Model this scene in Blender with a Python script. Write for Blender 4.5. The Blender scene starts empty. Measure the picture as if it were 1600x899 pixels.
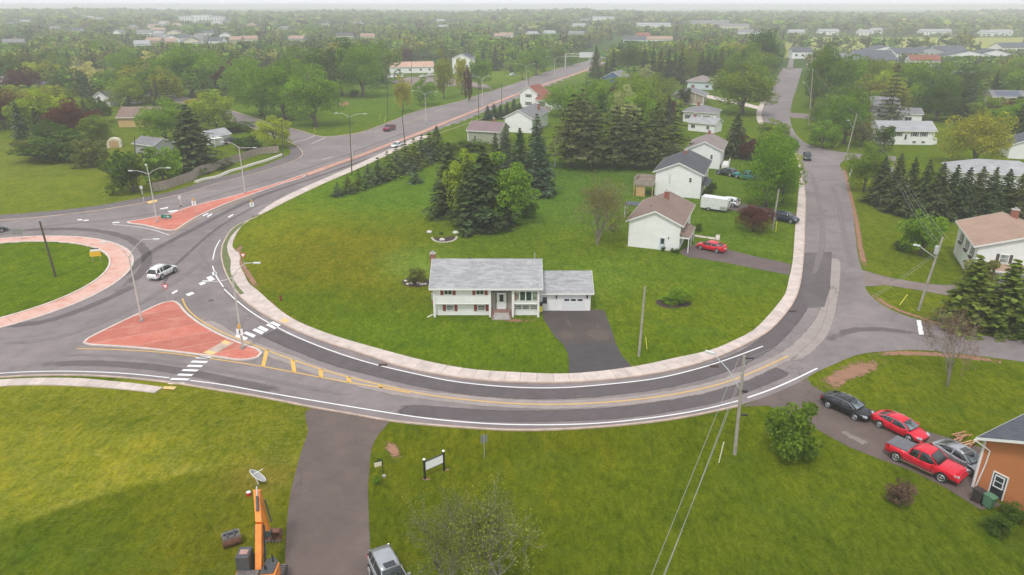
import bpy, bmesh, math, random
import numpy as np
from mathutils import Vector, Matrix, geometry
random.seed(7); RNG = np.random.default_rng(7)
S = bpy.context.scene
COL = S.collection
PI = math.pi
R = math.radians

# ---------------------------------------------------------------- camera, sky, sun, exposure
CAM_H, FPX, HORIZON = 36.0, 1130.0, 8.0
PITCH = math.atan((449.5 - HORIZON) / FPX)
cam = bpy.data.cameras.new('camera'); camo = bpy.data.objects.new('camera', cam); COL.objects.link(camo)
camo.location = (0, 0, CAM_H); camo.rotation_euler = (PI / 2 - PITCH, 0, 0)
cam.sensor_width = 36; cam.lens = FPX / 1600 * 36; cam.clip_start = 0.5; cam.clip_end = 20000
S.camera = camo
SUN_EL, SUN_AZ = R(58), R(200)          # azimuth clockwise from +Y: behind the camera and a little to the left
w = bpy.data.worlds.new('World'); S.world = w; w.use_nodes = True
nt = w.node_tree; bg = nt.nodes['Background']
sky = nt.nodes.new('ShaderNodeTexSky'); sky.sky_type = 'NISHITA'; sky.sun_disc = False
sky.sun_elevation = SUN_EL; sky.sun_rotation = SUN_AZ; sky.air_density = 1.0; sky.dust_density = 3.0; sky.ozone_density = 1.0
mixn = nt.nodes.new('ShaderNodeMixRGB'); mixn.inputs[0].default_value = 0.90
mixn.inputs[2].default_value = (7.8, 8.05, 8.5, 1)       # the cloud layer
nt.links.new(sky.outputs[0], mixn.inputs[1]); nt.links.new(mixn.outputs[0], bg.inputs[0])
bg.inputs[1].default_value = 0.1
sl = bpy.data.lights.new('sun', 'SUN'); sl.energy = 1.5; sl.angle = R(10); sl.color = (1.0, 0.97, 0.92)
so = bpy.data.objects.new('sun', sl); COL.objects.link(so)
sdir = Vector((math.sin(SUN_AZ) * math.cos(SUN_EL), math.cos(SUN_AZ) * math.cos(SUN_EL), math.sin(SUN_EL)))
so.rotation_euler = sdir.to_track_quat('Z', 'Y').to_euler()
so.location = (0, 0, 200)
S.view_settings.view_transform = 'Standard'; S.view_settings.look = 'None'
S.view_settings.exposure = 0.40; S.view_settings.gamma = 1.0; S.view_settings.use_curve_mapping = False
S.render.engine = 'CYCLES'
cy = S.cycles
cy.use_denoising = True; cy.max_bounces = 6; cy.diffuse_bounces = 3; cy.glossy_bounces = 2; cy.transmission_bounces = 3
cy.volume_bounces = 4; cy.transparent_max_bounces = 8; cy.use_adaptive_sampling = True
cy.sample_clamp_indirect = 4.0; cy.caustics_reflective = False; cy.caustics_refractive = False

# ---------------------------------------------------------------- helpers
def ray(u, v):
    xc = (u - 800) / FPX; yc = (449.5 - v) / FPX
    return (xc, math.cos(PITCH) + yc * math.sin(PITCH), -math.sin(PITCH) + yc * math.cos(PITCH))
def at(u, v, z=0.0):
    d = ray(u, v); s = (z - CAM_H) / d[2]
    return Vector((d[0] * s, d[1] * s, z))
def on(u, v, Y):
    d = ray(u, v); s = Y / d[1]
    return Vector((d[0] * s, Y, CAM_H + d[2] * s))
def ats(pts, z=0.0): return [at(u, v, z) for u, v in pts]
def spline(pts, step=1.0, closed=False):
    """Catmull-Rom through world points, resampled at about `step` metres."""
    P = [Vector(p) for p in pts]; n = len(P); out = []
    segs = n if closed else n - 1
    for i in range(segs):
        if closed: p0, p1, p2, p3 = P[(i - 1) % n], P[i], P[(i + 1) % n], P[(i + 2) % n]
        else:
            p1, p2 = P[i], P[i + 1]
            p0 = P[i - 1] if i > 0 else p1 * 2 - p2
            p3 = P[i + 2] if i + 2 < n else p2 * 2 - p1
        t01 = max((p1 - p0).length, 1e-3) ** .5; t12 = max((p2 - p1).length, 1e-3) ** .5; t23 = max((p3 - p2).length, 1e-3) ** .5
        m1 = (p2 - p1) + t12 * ((p1 - p0) / t01 - (p2 - p0) / (t01 + t12))
        m2 = (p2 - p1) + t12 * ((p3 - p2) / t23 - (p3 - p1) / (t12 + t23))
        k = max(1, int((p2 - p1).length / step))
        for j in range(k):
            t = j / k
            out.append((2 * t**3 - 3 * t**2 + 1) * p1 + (t**3 - 2 * t**2 + t) * m1 + (-2 * t**3 + 3 * t**2) * p2 + (t**3 - t**2) * m2)
    if not closed: out.append(P[-1].copy())
    return out
def offset(line, d):
    """Shift a polyline d metres to its left (seen from above)."""
    o = []
    for i, p in enumerate(line):
        a = line[max(0, i - 1)]; b = line[min(len(line) - 1, i + 1)]
        t = (b - a); t.z = 0; t.normalize()
        o.append(Vector((p.x - t.y * d, p.y + t.x * d, p.z)))
    return o

class MB:
    def __init__(s): s.v = []; s.f = []; s.m = []
    def add(s, vs, fs, mi=0):
        o = len(s.v); s.v += [tuple(v) for v in vs]; s.f += [tuple(i + o for i in f) for f in fs]; s.m += [mi] * len(fs); return s
    def quad(s, a, b, c, d, mi=0): return s.add([a, b, c, d], [(0, 1, 2, 3)], mi)
    def box(s, c, sz, rz=0, mi=0):
        x, y, z = sz[0] / 2, sz[1] / 2, sz[2] / 2; co, si = math.cos(rz), math.sin(rz)
        vs = [(c[0] + px * co - py * si, c[1] + px * si + py * co, c[2] + pz) for px, py, pz in
              [(-x, -y, -z), (x, -y, -z), (x, y, -z), (-x, y, -z), (-x, -y, z), (x, -y, z), (x, y, z), (-x, y, z)]]
        return s.add(vs, [(0, 3, 2, 1), (4, 5, 6, 7), (0, 1, 5, 4), (1, 2, 6, 5), (2, 3, 7, 6), (3, 0, 4, 7)], mi)
    def b2(s, x0, y0, z0, x1, y1, z1, mi=0): return s.box(((x0 + x1) / 2, (y0 + y1) / 2, (z0 + z1) / 2), (abs(x1 - x0), abs(y1 - y0), abs(z1 - z0)), 0, mi)
    def bar(s, a, b, w, h, mi=0):
        a = Vector(a); b = Vector(b); t = (b - a).normalized(); up = Vector((0, 0, 1)) if abs(t.z) < .95 else Vector((0, 1, 0))
        sd = t.cross(up).normalized() * (w / 2); u = sd.cross(t).normalized() * (h / 2)
        vs = [a - sd - u, a + sd - u, a + sd + u, a - sd + u, b - sd - u, b + sd - u, b + sd + u, b - sd + u]
        return s.add(vs, [(0, 3, 2, 1), (4, 5, 6, 7), (0, 1, 5, 4), (1, 2, 6, 5), (2, 3, 7, 6), (3, 0, 4, 7)], mi)
    def tube(s, pts, rs, n=8, mi=0, caps=True):
        pts = [Vector(p) for p in pts]
        if not isinstance(rs, (list, tuple)): rs = [rs] * len(pts)
        vs = []; fs = []
        for i, p in enumerate(pts):
            t = (pts[min(i + 1, len(pts) - 1)] - pts[max(i - 1, 0)]).normalized()
            up = Vector((0, 0, 1)) if abs(t.z) < .9 else Vector((1, 0, 0))
            a = t.cross(up).normalized(); b = t.cross(a)
            for k in range(n):
                an = 2 * PI * k / n; vs.append(p + (a * math.cos(an) + b * math.sin(an)) * rs[i])
        for i in range(len(pts) - 1):
            for k in range(n):
                fs.append((i * n + k, (i + 1) * n + k, (i + 1) * n + (k + 1) % n, i * n + (k + 1) % n))
        if caps: fs += [tuple(range(n)), tuple(range((len(pts) - 1) * n, len(pts) * n))[::-1]]
        return s.add(vs, fs, mi)
    def prism(s, poly, z0, z1, mi=0):
        """poly: list of xy, extruded z0..z1 (top triangulated)."""
        n = len(poly); vs = [(p[0], p[1], z0) for p in poly] + [(p[0], p[1], z1) for p in poly]
        area = sum(poly[i][0] * poly[(i + 1) % n][1] - poly[(i + 1) % n][0] * poly[i][1] for i in range(n))
        tr = geometry.tessellate_polygon([[Vector((p[0], p[1], 0)) for p in poly]])
        fs = []
        for t in tr:
            a, b, c = [Vector((poly[i][0], poly[i][1], 0)) for i in t]
            t2 = t if (b - a).cross(c - a).z > 0 else t[::-1]
            fs.append(tuple(i + n for i in t2)); fs.append(tuple(t2[::-1]))
        for i in range(n):
            j = (i + 1) % n
            fs.append((i, j, j + n, i + n) if area > 0 else (j, i, i + n, j + n))
        return s.add(vs, fs, mi)
    def extr(s, prof, axis, a0, a1, mi=0):
        """2D profile extruded along 'x' (prof = y,z) or 'y' (prof = x,z)."""
        n = len(prof)
        if axis == 'x': vs = [(a0, p[0], p[1]) for p in prof] + [(a1, p[0], p[1]) for p in prof]
        else: vs = [(p[0], a0, p[1]) for p in prof] + [(p[0], a1, p[1]) for p in prof]
        fs = [tuple(range(n)), tuple(range(n, 2 * n))[::-1]] + [(i, i + n, (i + 1) % n + n, (i + 1) % n) for i in range(n)]
        return s.add(vs, fs, mi)
    def ribbon(s, L, Rr, z, h=None, mi=0):
        """strip between two polylines at height z; with h it is a raised strip z..z+h (a kerb)."""
        n = min(len(L), len(Rr)); L = L[:n]; Rr = Rr[:n]; zt = z + (h or 0)
        o = len(s.v); s.v += [(p.x, p.y, zt) for p in L] + [(p.x, p.y, zt) for p in Rr]
        for i in range(n - 1): s.f.append((o + i, o + n + i, o + n + i + 1, o + i + 1)); s.m.append(mi)
        if h:
            o2 = len(s.v); s.v += [(p.x, p.y, z) for p in L] + [(p.x, p.y, z) for p in Rr]
            for i in range(n - 1):
                s.f.append((o + i, o + i + 1, o2 + i + 1, o2 + i)); s.f.append((o + n + i + 1, o + n + i, o2 + n + i, o2 + n + i + 1)); s.m += [mi] * 2
            s.f.append((o, o2, o2 + n, o + n)); s.f.append((o + n - 1, o + 2 * n - 1, o2 + 2 * n - 1, o2 + n - 1)); s.m += [mi] * 2
        return s
    def mesh(s, name, mats, smooth=False, fix=True):
        me = bpy.data.meshes.new(name); me.from_pydata(s.v, [], s.f)
        mats = mats if isinstance(mats, (list, tuple)) else [mats]
        for m in mats: me.materials.append(m)
        if len(mats) > 1: me.polygons.foreach_set('material_index', s.m)
        if fix:
            bm = bmesh.new(); bm.from_mesh(me); bmesh.ops.recalc_face_normals(bm, faces=bm.faces); bm.to_mesh(me); bm.free()
        if smooth: me.polygons.foreach_set('use_smooth', [True] * len(me.polygons))
        me.update(); return me
    def build(s, name, mats, parent=None, smooth=False, loc=None, fix=True):
        return link(name, s.mesh(name, mats, smooth, fix), parent, loc)
def link(name, me, parent=None, loc=None):
    o = bpy.data.objects.new(name, me); COL.objects.link(o)
    if parent is not None: o.parent = parent
    if loc is not None: o.location = loc
    return o
def tag(o, label=None, cat=None, group=None, kind=None):
    if label: o['label'] = label
    if cat: o['category'] = cat
    if group: o['group'] = group
    if kind: o['kind'] = kind
    return o
def empty(name, loc, rz=0, label=None, cat=None, group=None, kind=None, parent=None):
    o = bpy.data.objects.new(name, None); COL.objects.link(o); o.location = loc; o.rotation_euler = (0, 0, rz); o.empty_display_size = .3
    if parent is not None: o.parent = parent
    return tag(o, label, cat, group, kind)
CHILD = {}
def copy_tree(o, loc=None, rz=None, label=None, scale=None, mats=None, root=True):
    c = o.copy(); COL.objects.link(c)
    if root:
        if loc is not None: c.location = loc
        if rz is not None: c.rotation_euler = (0, 0, rz)
        if scale is not None: c.scale = scale if isinstance(scale, (tuple, list)) else (scale,) * 3
        if label: c['label'] = label
    for ch in list(o.children):
        d = copy_tree(ch, root=False); d.parent = c
    return c

# ---------------------------------------------------------------- materials
def nodes(name):
    m = bpy.data.materials.new(name); m.use_nodes = True; t = m.node_tree; b = t.nodes['Principled BSDF']
    return m, t, b
def N(t, kind, **kw):
    n = t.nodes.new(kind)
    for k, v in kw.items():
        if k.startswith('i_'): n.inputs[int(k[2:]) if k[2:].isdigit() else k[2:]].default_value = v
        else: setattr(n, k, v)
    return n
def noise(t, scale, detail=4, rough=.55, vec=None, dist=0):
    n = N(t, 'ShaderNodeTexNoise'); n.inputs['Scale'].default_value = scale; n.inputs['Detail'].default_value = detail
    n.inputs['Roughness'].default_value = rough; n.inputs['Distortion'].default_value = dist
    if vec is not None: t.links.new(vec, n.inputs['Vector'])
    return n.outputs['Fac']
def ramp(t, fac, stops):
    n = N(t, 'ShaderNodeValToRGB'); e = n.color_ramp.elements
    while len(e) < len(stops): e.new(.5)
    for i, (p, c) in enumerate(stops):
        e[i].position = p; e[i].color = (c, c, c, 1) if isinstance(c, (int, float)) else (*c, 1)
    t.links.new(fac, n.inputs[0]); return n.outputs[0]
def mix(t, fac, a, b, mode='MIX'):
    n = N(t, 'ShaderNodeMixRGB', blend_type=mode)
    for i, x in ((0, fac), (1, a), (2, b)):
        if isinstance(x, (int, float)): n.inputs[i].default_value = x if i == 0 else (x, x, x, 1)
        elif isinstance(x, tuple): n.inputs[i].default_value = (*x, 1)
        else: t.links.new(x, n.inputs[i])
    return n.outputs[0]
def mth(t, op, a, b=None, clamp=False):
    n = N(t, 'ShaderNodeMath', operation=op); n.use_clamp = clamp
    for i, x in ((0, a), (1, b)):
        if x is None: continue
        if isinstance(x, (int, float)): n.inputs[i].default_value = x
        else: t.links.new(x, n.inputs[i])
    return n.outputs[0]
def bump(t, b, h, s=.3, d=.1):
    n = N(t, 'ShaderNodeBump'); n.inputs['Strength'].default_value = s; n.inputs['Distance'].default_value = d
    t.links.new(h, n.inputs['Height']); t.links.new(n.outputs[0], b.inputs['Normal'])
def pos(t): return N(t, 'ShaderNodeNewGeometry').outputs['Position']
def objc(t): return N(t, 'ShaderNodeTexCoord').outputs['Object']
def scaled(t, vec, sx, sy, sz=1, rz=0):
    n = N(t, 'ShaderNodeMapping'); n.inputs['Scale'].default_value = (sx, sy, sz); n.inputs['Rotation'].default_value = (0, 0, rz)
    t.links.new(vec, n.inputs['Vector']); return n.outputs[0]
def simple(name, col, rough=.6, metal=0, var=.12, scale=3, spec=.5, coat=0):
    m, t, b = nodes(name)
    v = noise(t, scale, 3, vec=objc(t))
    c = ramp(t, v, [(.3, tuple(x * (1 - var) for x in col)), (.7, tuple(min(1, x * (1 + var)) for x in col))])
    t.links.new(c, b.inputs['Base Color']); b.inputs['Roughness'].default_value = rough; b.inputs['Metallic'].default_value = metal
    b.inputs['Specular IOR Level'].default_value = spec; b.inputs['Coat Weight'].default_value = coat
    return m

# ---------------------------------------------------------------- ground materials
def mat_grass():
    m, t, b = nodes('grass')
    p = pos(t)
    att = N(t, 'ShaderNodeVertexColor', layer_name='turf').outputs['Color']
    n1 = noise(t, .05, 4, .6, p); n2 = noise(t, .42, 6, .72, scaled(t, p, 1, .6, 1, R(20)), .6); n3 = noise(t, 2.1, 5, .75, scaled(t, p, 1, .45, 1, R(-25)), .5)
    n4 = noise(t, .9, 5, .7, scaled(t, p, .5, 1.3, 1, R(12)), 1.5); n5 = noise(t, 4.6, 4, .85, p); n6 = noise(t, .16, 3, .6, p, 1.0)
    c = mix(t, 1, att, ramp(t, n1, [(.3, (.88, .92, .9)), (.7, (1.12, 1.08, 1.1))]), 'MULTIPLY')
    c = mix(t, 1, c, ramp(t, n2, [(.34, (.74, .82, .65)), (.5, (1, 1, 1)), (.66, (1.28, 1.15, 1.6))]), 'MULTIPLY')
    c = mix(t, 1, c, ramp(t, n3, [(.34, (.66, .73, .55)), (.5, (1, 1, 1)), (.67, (1.38, 1.28, 1.9))]), 'MULTIPLY')
    c = mix(t, 1, c, ramp(t, n5, [(.3, (.62, .68, .6)), (.5, (1, 1, 1)), (.7, (1.42, 1.34, 1.7))]), 'MULTIPLY')
    c = mix(t, mth(t, 'MULTIPLY', ramp(t, n4, [(.60, 0), (.74, 1)]), .22), c, (.20, .17, .035))
    c = mix(t, mth(t, 'MULTIPLY', ramp(t, n6, [(.54, 0), (.66, 1)]), .22), c, (.075, .15, .02))
    vc = N(t, 'ShaderNodeVertexColor', layer_name='turf').outputs['Alpha']; n7 = noise(t, 1.15, 6, .72, scaled(t, p, .7, 1.5, 1, R(-8)), 1.8); n8 = noise(t, .5, 5, .7, p, 1.2)
    c = mix(t, mth(t, 'MULTIPLY', mth(t, 'MULTIPLY', ramp(t, n7, [(.50, 0), (.66, 1)]), vc), .50), c, (.36, .33, .085))
    c = mix(t, mth(t, 'MULTIPLY', mth(t, 'MULTIPLY', ramp(t, n8, [(.52, 0), (.68, 1)]), vc), .45), c, (.10, .145, .010))
    t.links.new(c, b.inputs['Base Color']); b.inputs['Roughness'].default_value = 1.0; b.inputs['Specular IOR Level'].default_value = 0
    bump(t, b, mth(t, 'ADD', n3, n5), .8, .22)
    return m
def mat_asphalt(name, col, patchy=.5, rough=.8):
    m, t, b = nodes(name); p = pos(t)
    n1 = noise(t, .09, 4, .6, p, .6); n2 = noise(t, .5, 4, .65, p, .3); n3 = noise(t, 14, 2, .6, p)
    c = ramp(t, n1, [(.3, tuple(x * (1 - .22 * patchy) for x in col)), (.7, tuple(x * (1 + .22 * patchy) for x in col))])
    c = mix(t, 1, c, ramp(t, n2, [(.3, .86), (.7, 1.13)]), 'MULTIPLY')
    c = mix(t, 1, c, ramp(t, n3, [(.3, .86), (.7, 1.14)]), 'MULTIPLY')
    cr = N(t, 'ShaderNodeTexVoronoi', feature='DISTANCE_TO_EDGE'); cr.inputs['Scale'].default_value = .16
    wv = N(t, 'ShaderNodeVectorMath', operation='ADD'); t.links.new(p, wv.inputs[0])
    nn = N(t, 'ShaderNodeTexNoise'); nn.inputs['Scale'].default_value = .6; t.links.new(p, nn.inputs['Vector'])
    sc = N(t, 'ShaderNodeVectorMath', operation='SCALE'); sc.inputs['Scale'].default_value = 2.2; t.links.new(nn.outputs['Color'], sc.inputs[0]); t.links.new(sc.outputs[0], wv.inputs[1])
    t.links.new(wv.outputs[0], cr.inputs['Vector'])
    crack = mth(t, 'MULTIPLY', ramp(t, cr.outputs['Distance'], [(.0, 1), (.012, 0)]), ramp(t, noise(t, .05, 2, .5, p), [(.5, 0), (.58, .55)]))
    c = mix(t, crack, c, tuple(x * .42 for x in col))
    t.links.new(c, b.inputs['Base Color']); b.inputs['Roughness'].default_value = rough; b.inputs['Specular IOR Level'].default_value = .35
    bump(t, b, n3, .15, .02)
    return m
def mat_patch(name, col, edge=.5, scale=.6, stretch=1, rz=0, cover=.5, alpha=1.0):
    """a worn or resurfaced film of asphalt with ragged edges, laid on the road sheet."""
    m, t, b = nodes(name); p = pos(t)
    n2 = noise(t, .7, 4, .65, p); c = ramp(t, n2, [(.3, tuple(x * .88 for x in col)), (.7, tuple(x * 1.12 for x in col))])
    t.links.new(c, b.inputs['Base Color']); b.inputs['Roughness'].default_value = .85; b.inputs['Specular IOR Level'].default_value = .3
    uv = N(t, 'ShaderNodeVertexColor', layer_name='fade').outputs['Color']
    n = noise(t, scale, 5, .7, scaled(t, p, stretch, 1, 1, rz), .3)
    a = mth(t, 'ADD', uv, mth(t, 'MULTIPLY', mth(t, 'SUBTRACT', n, .5), edge * 2))
    a = mth(t, 'MULTIPLY', ramp(t, a, [(cover - .16, 0), (cover + .16, 1)]), alpha)
    t.links.new(a, b.inputs['Alpha']); return m
def mat_conc(name, col, var=.15):
    m, t, b = nodes(name); p = pos(t); oi = N(t, 'ShaderNodeObjectInfo').outputs['Random']
    n1 = noise(t, .8, 4, .6, p); n2 = noise(t, 9, 3, .6, p)
    c = ramp(t, n1, [(.3, tuple(x * (1 - var) for x in col)), (.7, tuple(x * (1 + var) for x in col))])
    c = mix(t, 1, c, ramp(t, n2, [(.3, .9), (.7, 1.1)]), 'MULTIPLY')
    c = mix(t, 1, c, ramp(t, oi, [(0, .91), (1, 1.07)]), 'MULTIPLY')
    t.links.new(c, b.inputs['Base Color']); b.inputs['Roughness'].default_value = .85; bump(t, b, n2, .2, .02); return m
def mat_redpave():
    m, t, b = nodes('red_concrete'); p = pos(t); oi = N(t, 'ShaderNodeObjectInfo').outputs['Random']
    n1 = noise(t, .5, 6, .75, p, .2); n2 = noise(t, 6, 3, .6, p)
    c = ramp(t, n1, [(.36, (.48, .135, .09)), (.52, (.52, .165, .115)), (.68, (.58, .25, .19))])
    c = mix(t, 1, c, ramp(t, n2, [(.3, .88), (.7, 1.12)]), 'MULTIPLY')
    c = mix(t, 1, c, ramp(t, oi, [(0, (.86, .82, .8)), (1, (1.12, 1.08, 1.06))]), 'MULTIPLY')
    t.links.new(c, b.inputs['Base Color']); b.inputs['Roughness'].default_value = .8; return m
def mat_pinkapron():
    m, t, b = nodes('worn_red_concrete'); p = pos(t)
    n1 = noise(t, .45, 5, .7, p, .8); n2 = noise(t, 6, 3, .6, p)
    c = ramp(t, n1, [(.40, (.66, .42, .35)), (.58, (.62, .34, .27)), (.70, (.52, .19, .13))])
    c = mix(t, 1, c, ramp(t, n2, [(.3, .92), (.7, 1.08)]), 'MULTIPLY')
    t.links.new(c, b.inputs['Base Color']); b.inputs['Roughness'].default_value = .8; return m
def mat_paint(name, col, wear=.45):
    m, t, b = nodes(name); p = pos(t)
    n = noise(t, 3.5, 5, .75, p); c = mix(t, mth(t, 'MULTIPLY', ramp(t, n, [(.56, 0), (.72, 1)]), wear), col, (.16, .15, .15))
    t.links.new(c, b.inputs['Base Color']); b.inputs['Roughness'].default_value = .6; return m
M = {}
M['grass'] = mat_grass()
M['asphalt'] = mat_asphalt('asphalt', (.215, .180, .178), .8)
M['asphalt_dark'] = mat_asphalt('new_asphalt', (.12, .10, .10), .6)
M['asphalt_brown'] = mat_asphalt('driveway_asphalt', (.135, .100, .088), .7)
M['gravel'] = mat_asphalt('gravel_drive', (.22, .17, .155), .9)
M['patch_light'] = mat_patch('worn_light_asphalt', (.32, .27, .25), .55)
M['patch_dark'] = mat_patch('resurfaced_dark_asphalt', (.115, .095, .097), .25, cover=.4)
M['track'] = mat_patch('tyre_worn_asphalt', (.27, .23, .225), .8, .4, alpha=.6)
M['track_dark'] = mat_patch('tyre_dark_asphalt', (.15, .125, .127), .8, .4, alpha=.5)
M['track_dust'] = mat_patch('dusty_tyre_smear', (.24, .18, .15), 1.3, 2.6, alpha=.33)
M['patch_pale'] = mat_patch('pale_worn_patch', (.27, .225, .20), 1.0, 2.0, alpha=.85)
M['soil'] = mat_patch('red_soil', (.34, .18, .11), 1.3, 1.6, alpha=.85, cover=.55)
M['mulch'] = simple('dark_mulch', (.055, .03, .022), .95, var=.4, scale=6)
M['conc'] = mat_conc('sidewalk_concrete', (.56, .47, .42))
M['kerb'] = mat_conc('kerb_concrete', (.50, .38, .31), .2)
M['kerb_pale'] = mat_conc('pale_kerb_concrete', (.62, .52, .46), .15)
M['tactile'] = simple('yellow_tactile_plate', (.72, .50, .20), .7)
M['red'] = mat_redpave(); M['apron'] = mat_pinkapron()
M['median'] = mat_conc('median_concrete', (.50, .27, .20), .2)
M['white_line'] = mat_paint('white_road_paint', (.80, .79, .78)); M['yellow_line'] = mat_paint('yellow_road_paint', (.70, .42, .09), .5)

# ---------------------------------------------------------------- the block's kerb and sidewalk lines (traced, then smoothed on the ground)
px_outer = [(915,117),(870,136),(800,165),(740,190),(700,204),(650,222),(605,243),(560,264),(500,290),(450,314),(415,332),(395,342),(367,355),(350,377),(345,396),(349,420),(362,447),(378,468),
            (400,485),(425,500),(467,520),(512,537),(575,557),(625,574),(687,587),(750,595.5),(800,598.5),(880,599.5),(975,592),(1050,580),(1112,562.5),(1150,547),(1180,532),
            (1200,520),(1225,495),(1241,472),(1250,448),(1256,400),(1258,350),(1259,312),(1256,287),(1251,257),(1240,235),(1215,215),(1195,195),(1190,178),(1199,155),(1205,140),(1222,107)]
px_inner = [(912,113),(866,132),(795,161),(735,186),(695,200),(645,217.5),(600,238),(555,259),(495,285),(447,307),(420,322),(402,336),(382,350),(367,372),(364,388),(376,400),(374,412),(382,430),(390,445),
            (405,457),(430,480),(462,502),(525,527),(587,545),(650,562),(712,575),(750,580),(800,583),(887,585.5),(987,575),(1050,562),(1112,548),(1150,532),(1175,519),
            (1198,497),(1215,477),(1227,460),(1232,440),(1238,412),(1242,362),(1247,307),(1249,275),(1245,250),(1234,232),(1208,213),(1186,194),(1182,177),(1193,152),(1199,137),(1216,107)]
block_outer = spline(ats(px_outer), .75)
block_inner = spline(ats(px_inner), .75)
px_s = [(-300,640),(-150,606),(0,590),(100,586.5),(175,589),(250,596),(295,602),(325,607),(400,619),(437,626),(487,636),(550,647),(607,657),(650,662),(725,668),(800,672),(875,671),(975,664),(1050,655),(1100,646),(1155,634)]
kerb_s = spline(ats(px_s), 1.0)
px_n = [(-200,356),(0,345),(75,339),(150,330),(212,320),(250,312),(300,300),(337,288),(400,272),(437,260),(462,251),(473,243),(468,232),(452,222),(420,209),(362,190),(300,166),(232,150),(190,141),(130,130)]
kerb_n = spline(ats(px_n), 1.0)
px_hw_left = [(130,122),(190,131),(240,140),(300,155),(345,168),(385,181),(430,195),(470,205),(507,214),(555,209),(612,190),(650,175),(725,157),(750,148),(800,132),(862,110),(912,97),(940,88),(965,79),(1000,71)]
hw_left = spline(ats(px_hw_left), 2.0)
right_edge = spline(ats([(1155,634),(1200,619),(1250,597),(1275,582),(1300,571),(1325,560),(1350,552.5),(1387,549),(1425,547),(1475,550),(1525,556),(1600,566),(1750,590)]), 1.0)
right_up = spline(ats([(1750,556),(1600,533),(1537,525),(1487,515),(1462,507),(1425,497),(1387,482),(1362,464),(1352,450),(1347,424),(1340,395),(1336,362),(1332,330),(1325,300),(1320,275),(1313,256),(1325,250.5),(1345,249),(1400,252)]), 1.0)
right_up2 = spline(ats([(1400,245),(1345,241),(1310,237),(1285,232),(1262,225),(1247,214),(1238,200),(1235,187),(1235,175),(1239,155),(1244,140),(1250,120),(1254,107)]), 1.5)
hw_right = [at(1010, 74), at(975, 84), at(950, 97), at(931, 108)]
road_poly = kerb_s + right_edge[1:] + right_up + right_up2 + [Vector(p) for p in reversed(block_outer)] + list(reversed(hw_right)) + list(reversed(hw_left)) + list(reversed(kerb_n))

def inpoly(px, py, poly):
    X = np.array([p[0] for p in poly]); Y = np.array([p[1] for p in poly]); r = np.zeros(px.shape, bool); j = len(X) - 1
    for i in range(len(X)):
        c = ((Y[i] > py) != (Y[j] > py))
        with np.errstate(divide='ignore', invalid='ignore'):
            r ^= c & (px < (X[j] - X[i]) * (py - Y[i]) / (Y[j] - Y[i] + 1e-12) + X[i])
        j = i
    return r
mid_line = [(a + b) * .5 for a, b in zip(block_inner[::3], block_inner[1::3])]
block_poly = block_inner
# ---------------------------------------------------------------- roundabout geometry: circle fitted to the traced ring
RC = Vector((-76.9, 93.9, 0)); R_OUT, R_IN = 21.9, 18.55

def terrain(x, y):
    x = np.asarray(x, float); y = np.asarray(y, float)
    d = np.hypot(x, y)
    s = np.clip((y - 850) / 1300, 0, 1); s = s * s * (3 - 2 * s)
    h = s * (6 + 3.0 * np.sin(x / 240.0 + 1) + 2.0 * np.sin(x / 97.0))
    l = np.clip((-x - 150) / 600, 0, 1) * np.clip((y - 550) / 700, 0, 1)
    return h + l * 4
def ground_z(x, y):
    z = terrain(x, y)
    return z
def axis(a0, a1, st, far, growth=1.09):
    m = list(np.arange(a0, a1 + .01, st)); s = st; v = m[-1]; hi = []
    while v < far: s *= growth; v += s; hi.append(v)
    s = st; v = m[0]; lo = []
    while v > -far: s *= growth; v -= s; lo.append(v)
    return np.array(lo[::-1] + m + hi)
gx = axis(-80, 80, .5, 5000, 1.05); gy = axis(34, 130, .5, 5500, 1.05); gy = gy[gy > -600]
GX, GY = np.meshgrid(gx, gy)
inside = inpoly(GX.ravel(), GY.ravel(), block_poly).reshape(GX.shape)
GZ = terrain(GX, GY) + inside * .10
din = np.hypot(GX - RC.x, GY - RC.y); GZ = np.where(din < R_IN - .2, .16 + .5 * (1 - (din / R_IN)**2), GZ)
# turf colours: (u, v, radius across m, radius deep m, colour, strength)
turf = np.zeros(GX.shape + (3,)); turf[:] = (.095, .135, .010)
def blob(u, v, rx, ry, col, k=1.0, rz=0):
    c = at(u, v); dx = GX - c.x; dy = GY - c.y; co, si = math.cos(rz), math.sin(rz)
    q = ((dx * co + dy * si) / rx)**2 + ((-dx * si + dy * co) / ry)**2
    wgt = (np.exp(-q**1.5) * k)[..., None]; turf[:] = turf * (1 - wgt) + np.array(col) * wgt
far = np.clip((GY - 260) / 200, 0, 1)[..., None]; turf = turf * (1 - far) + np.array((.05, .085, .022)) * far
YG, OL, DG, BG = (.175, .185, .008), (.148, .134, .005), (.07, .12, .006), (.105, .175, .012)
blob(640, 300, 30, 26, BG, .9); blob(870, 310, 34, 26, (.082, .145, .018), .9); blob(900, 270, 30, 20, (.07, .13, .018), .8); blob(480, 420, 16, 24, OL, .85, .3); blob(430, 370, 12, 20, YG, .7); blob(560, 440, 14, 14, (.135, .145, .006), .75)
blob(570, 385, 14, 15, OL, .7); blob(655, 410, 6, 8, (.15, .23, .05), .6); blob(470, 475, 9, 6, (.10, .14, .006), .8); blob(620, 345, 12, 8, (.13, .165, .008), .6)
blob(650, 530, 18, 7, (.095, .145, .006), .9); blob(600, 500, 10, 6, (.10, .145, .006), .7); blob(830, 545, 12, 5, (.095, .14, .005), .85); blob(760, 520, 14, 4, (.105, .155, .008), .6)
blob(900, 385, 28, 10, (.105, .145, .008), .85); blob(960, 440, 9, 9, (.145, .22, .035), .6); blob(1100, 480, 18, 12, (.115, .150, .006), .9); blob(1030, 530, 16, 5, (.11, .15, .006), .85)
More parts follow.
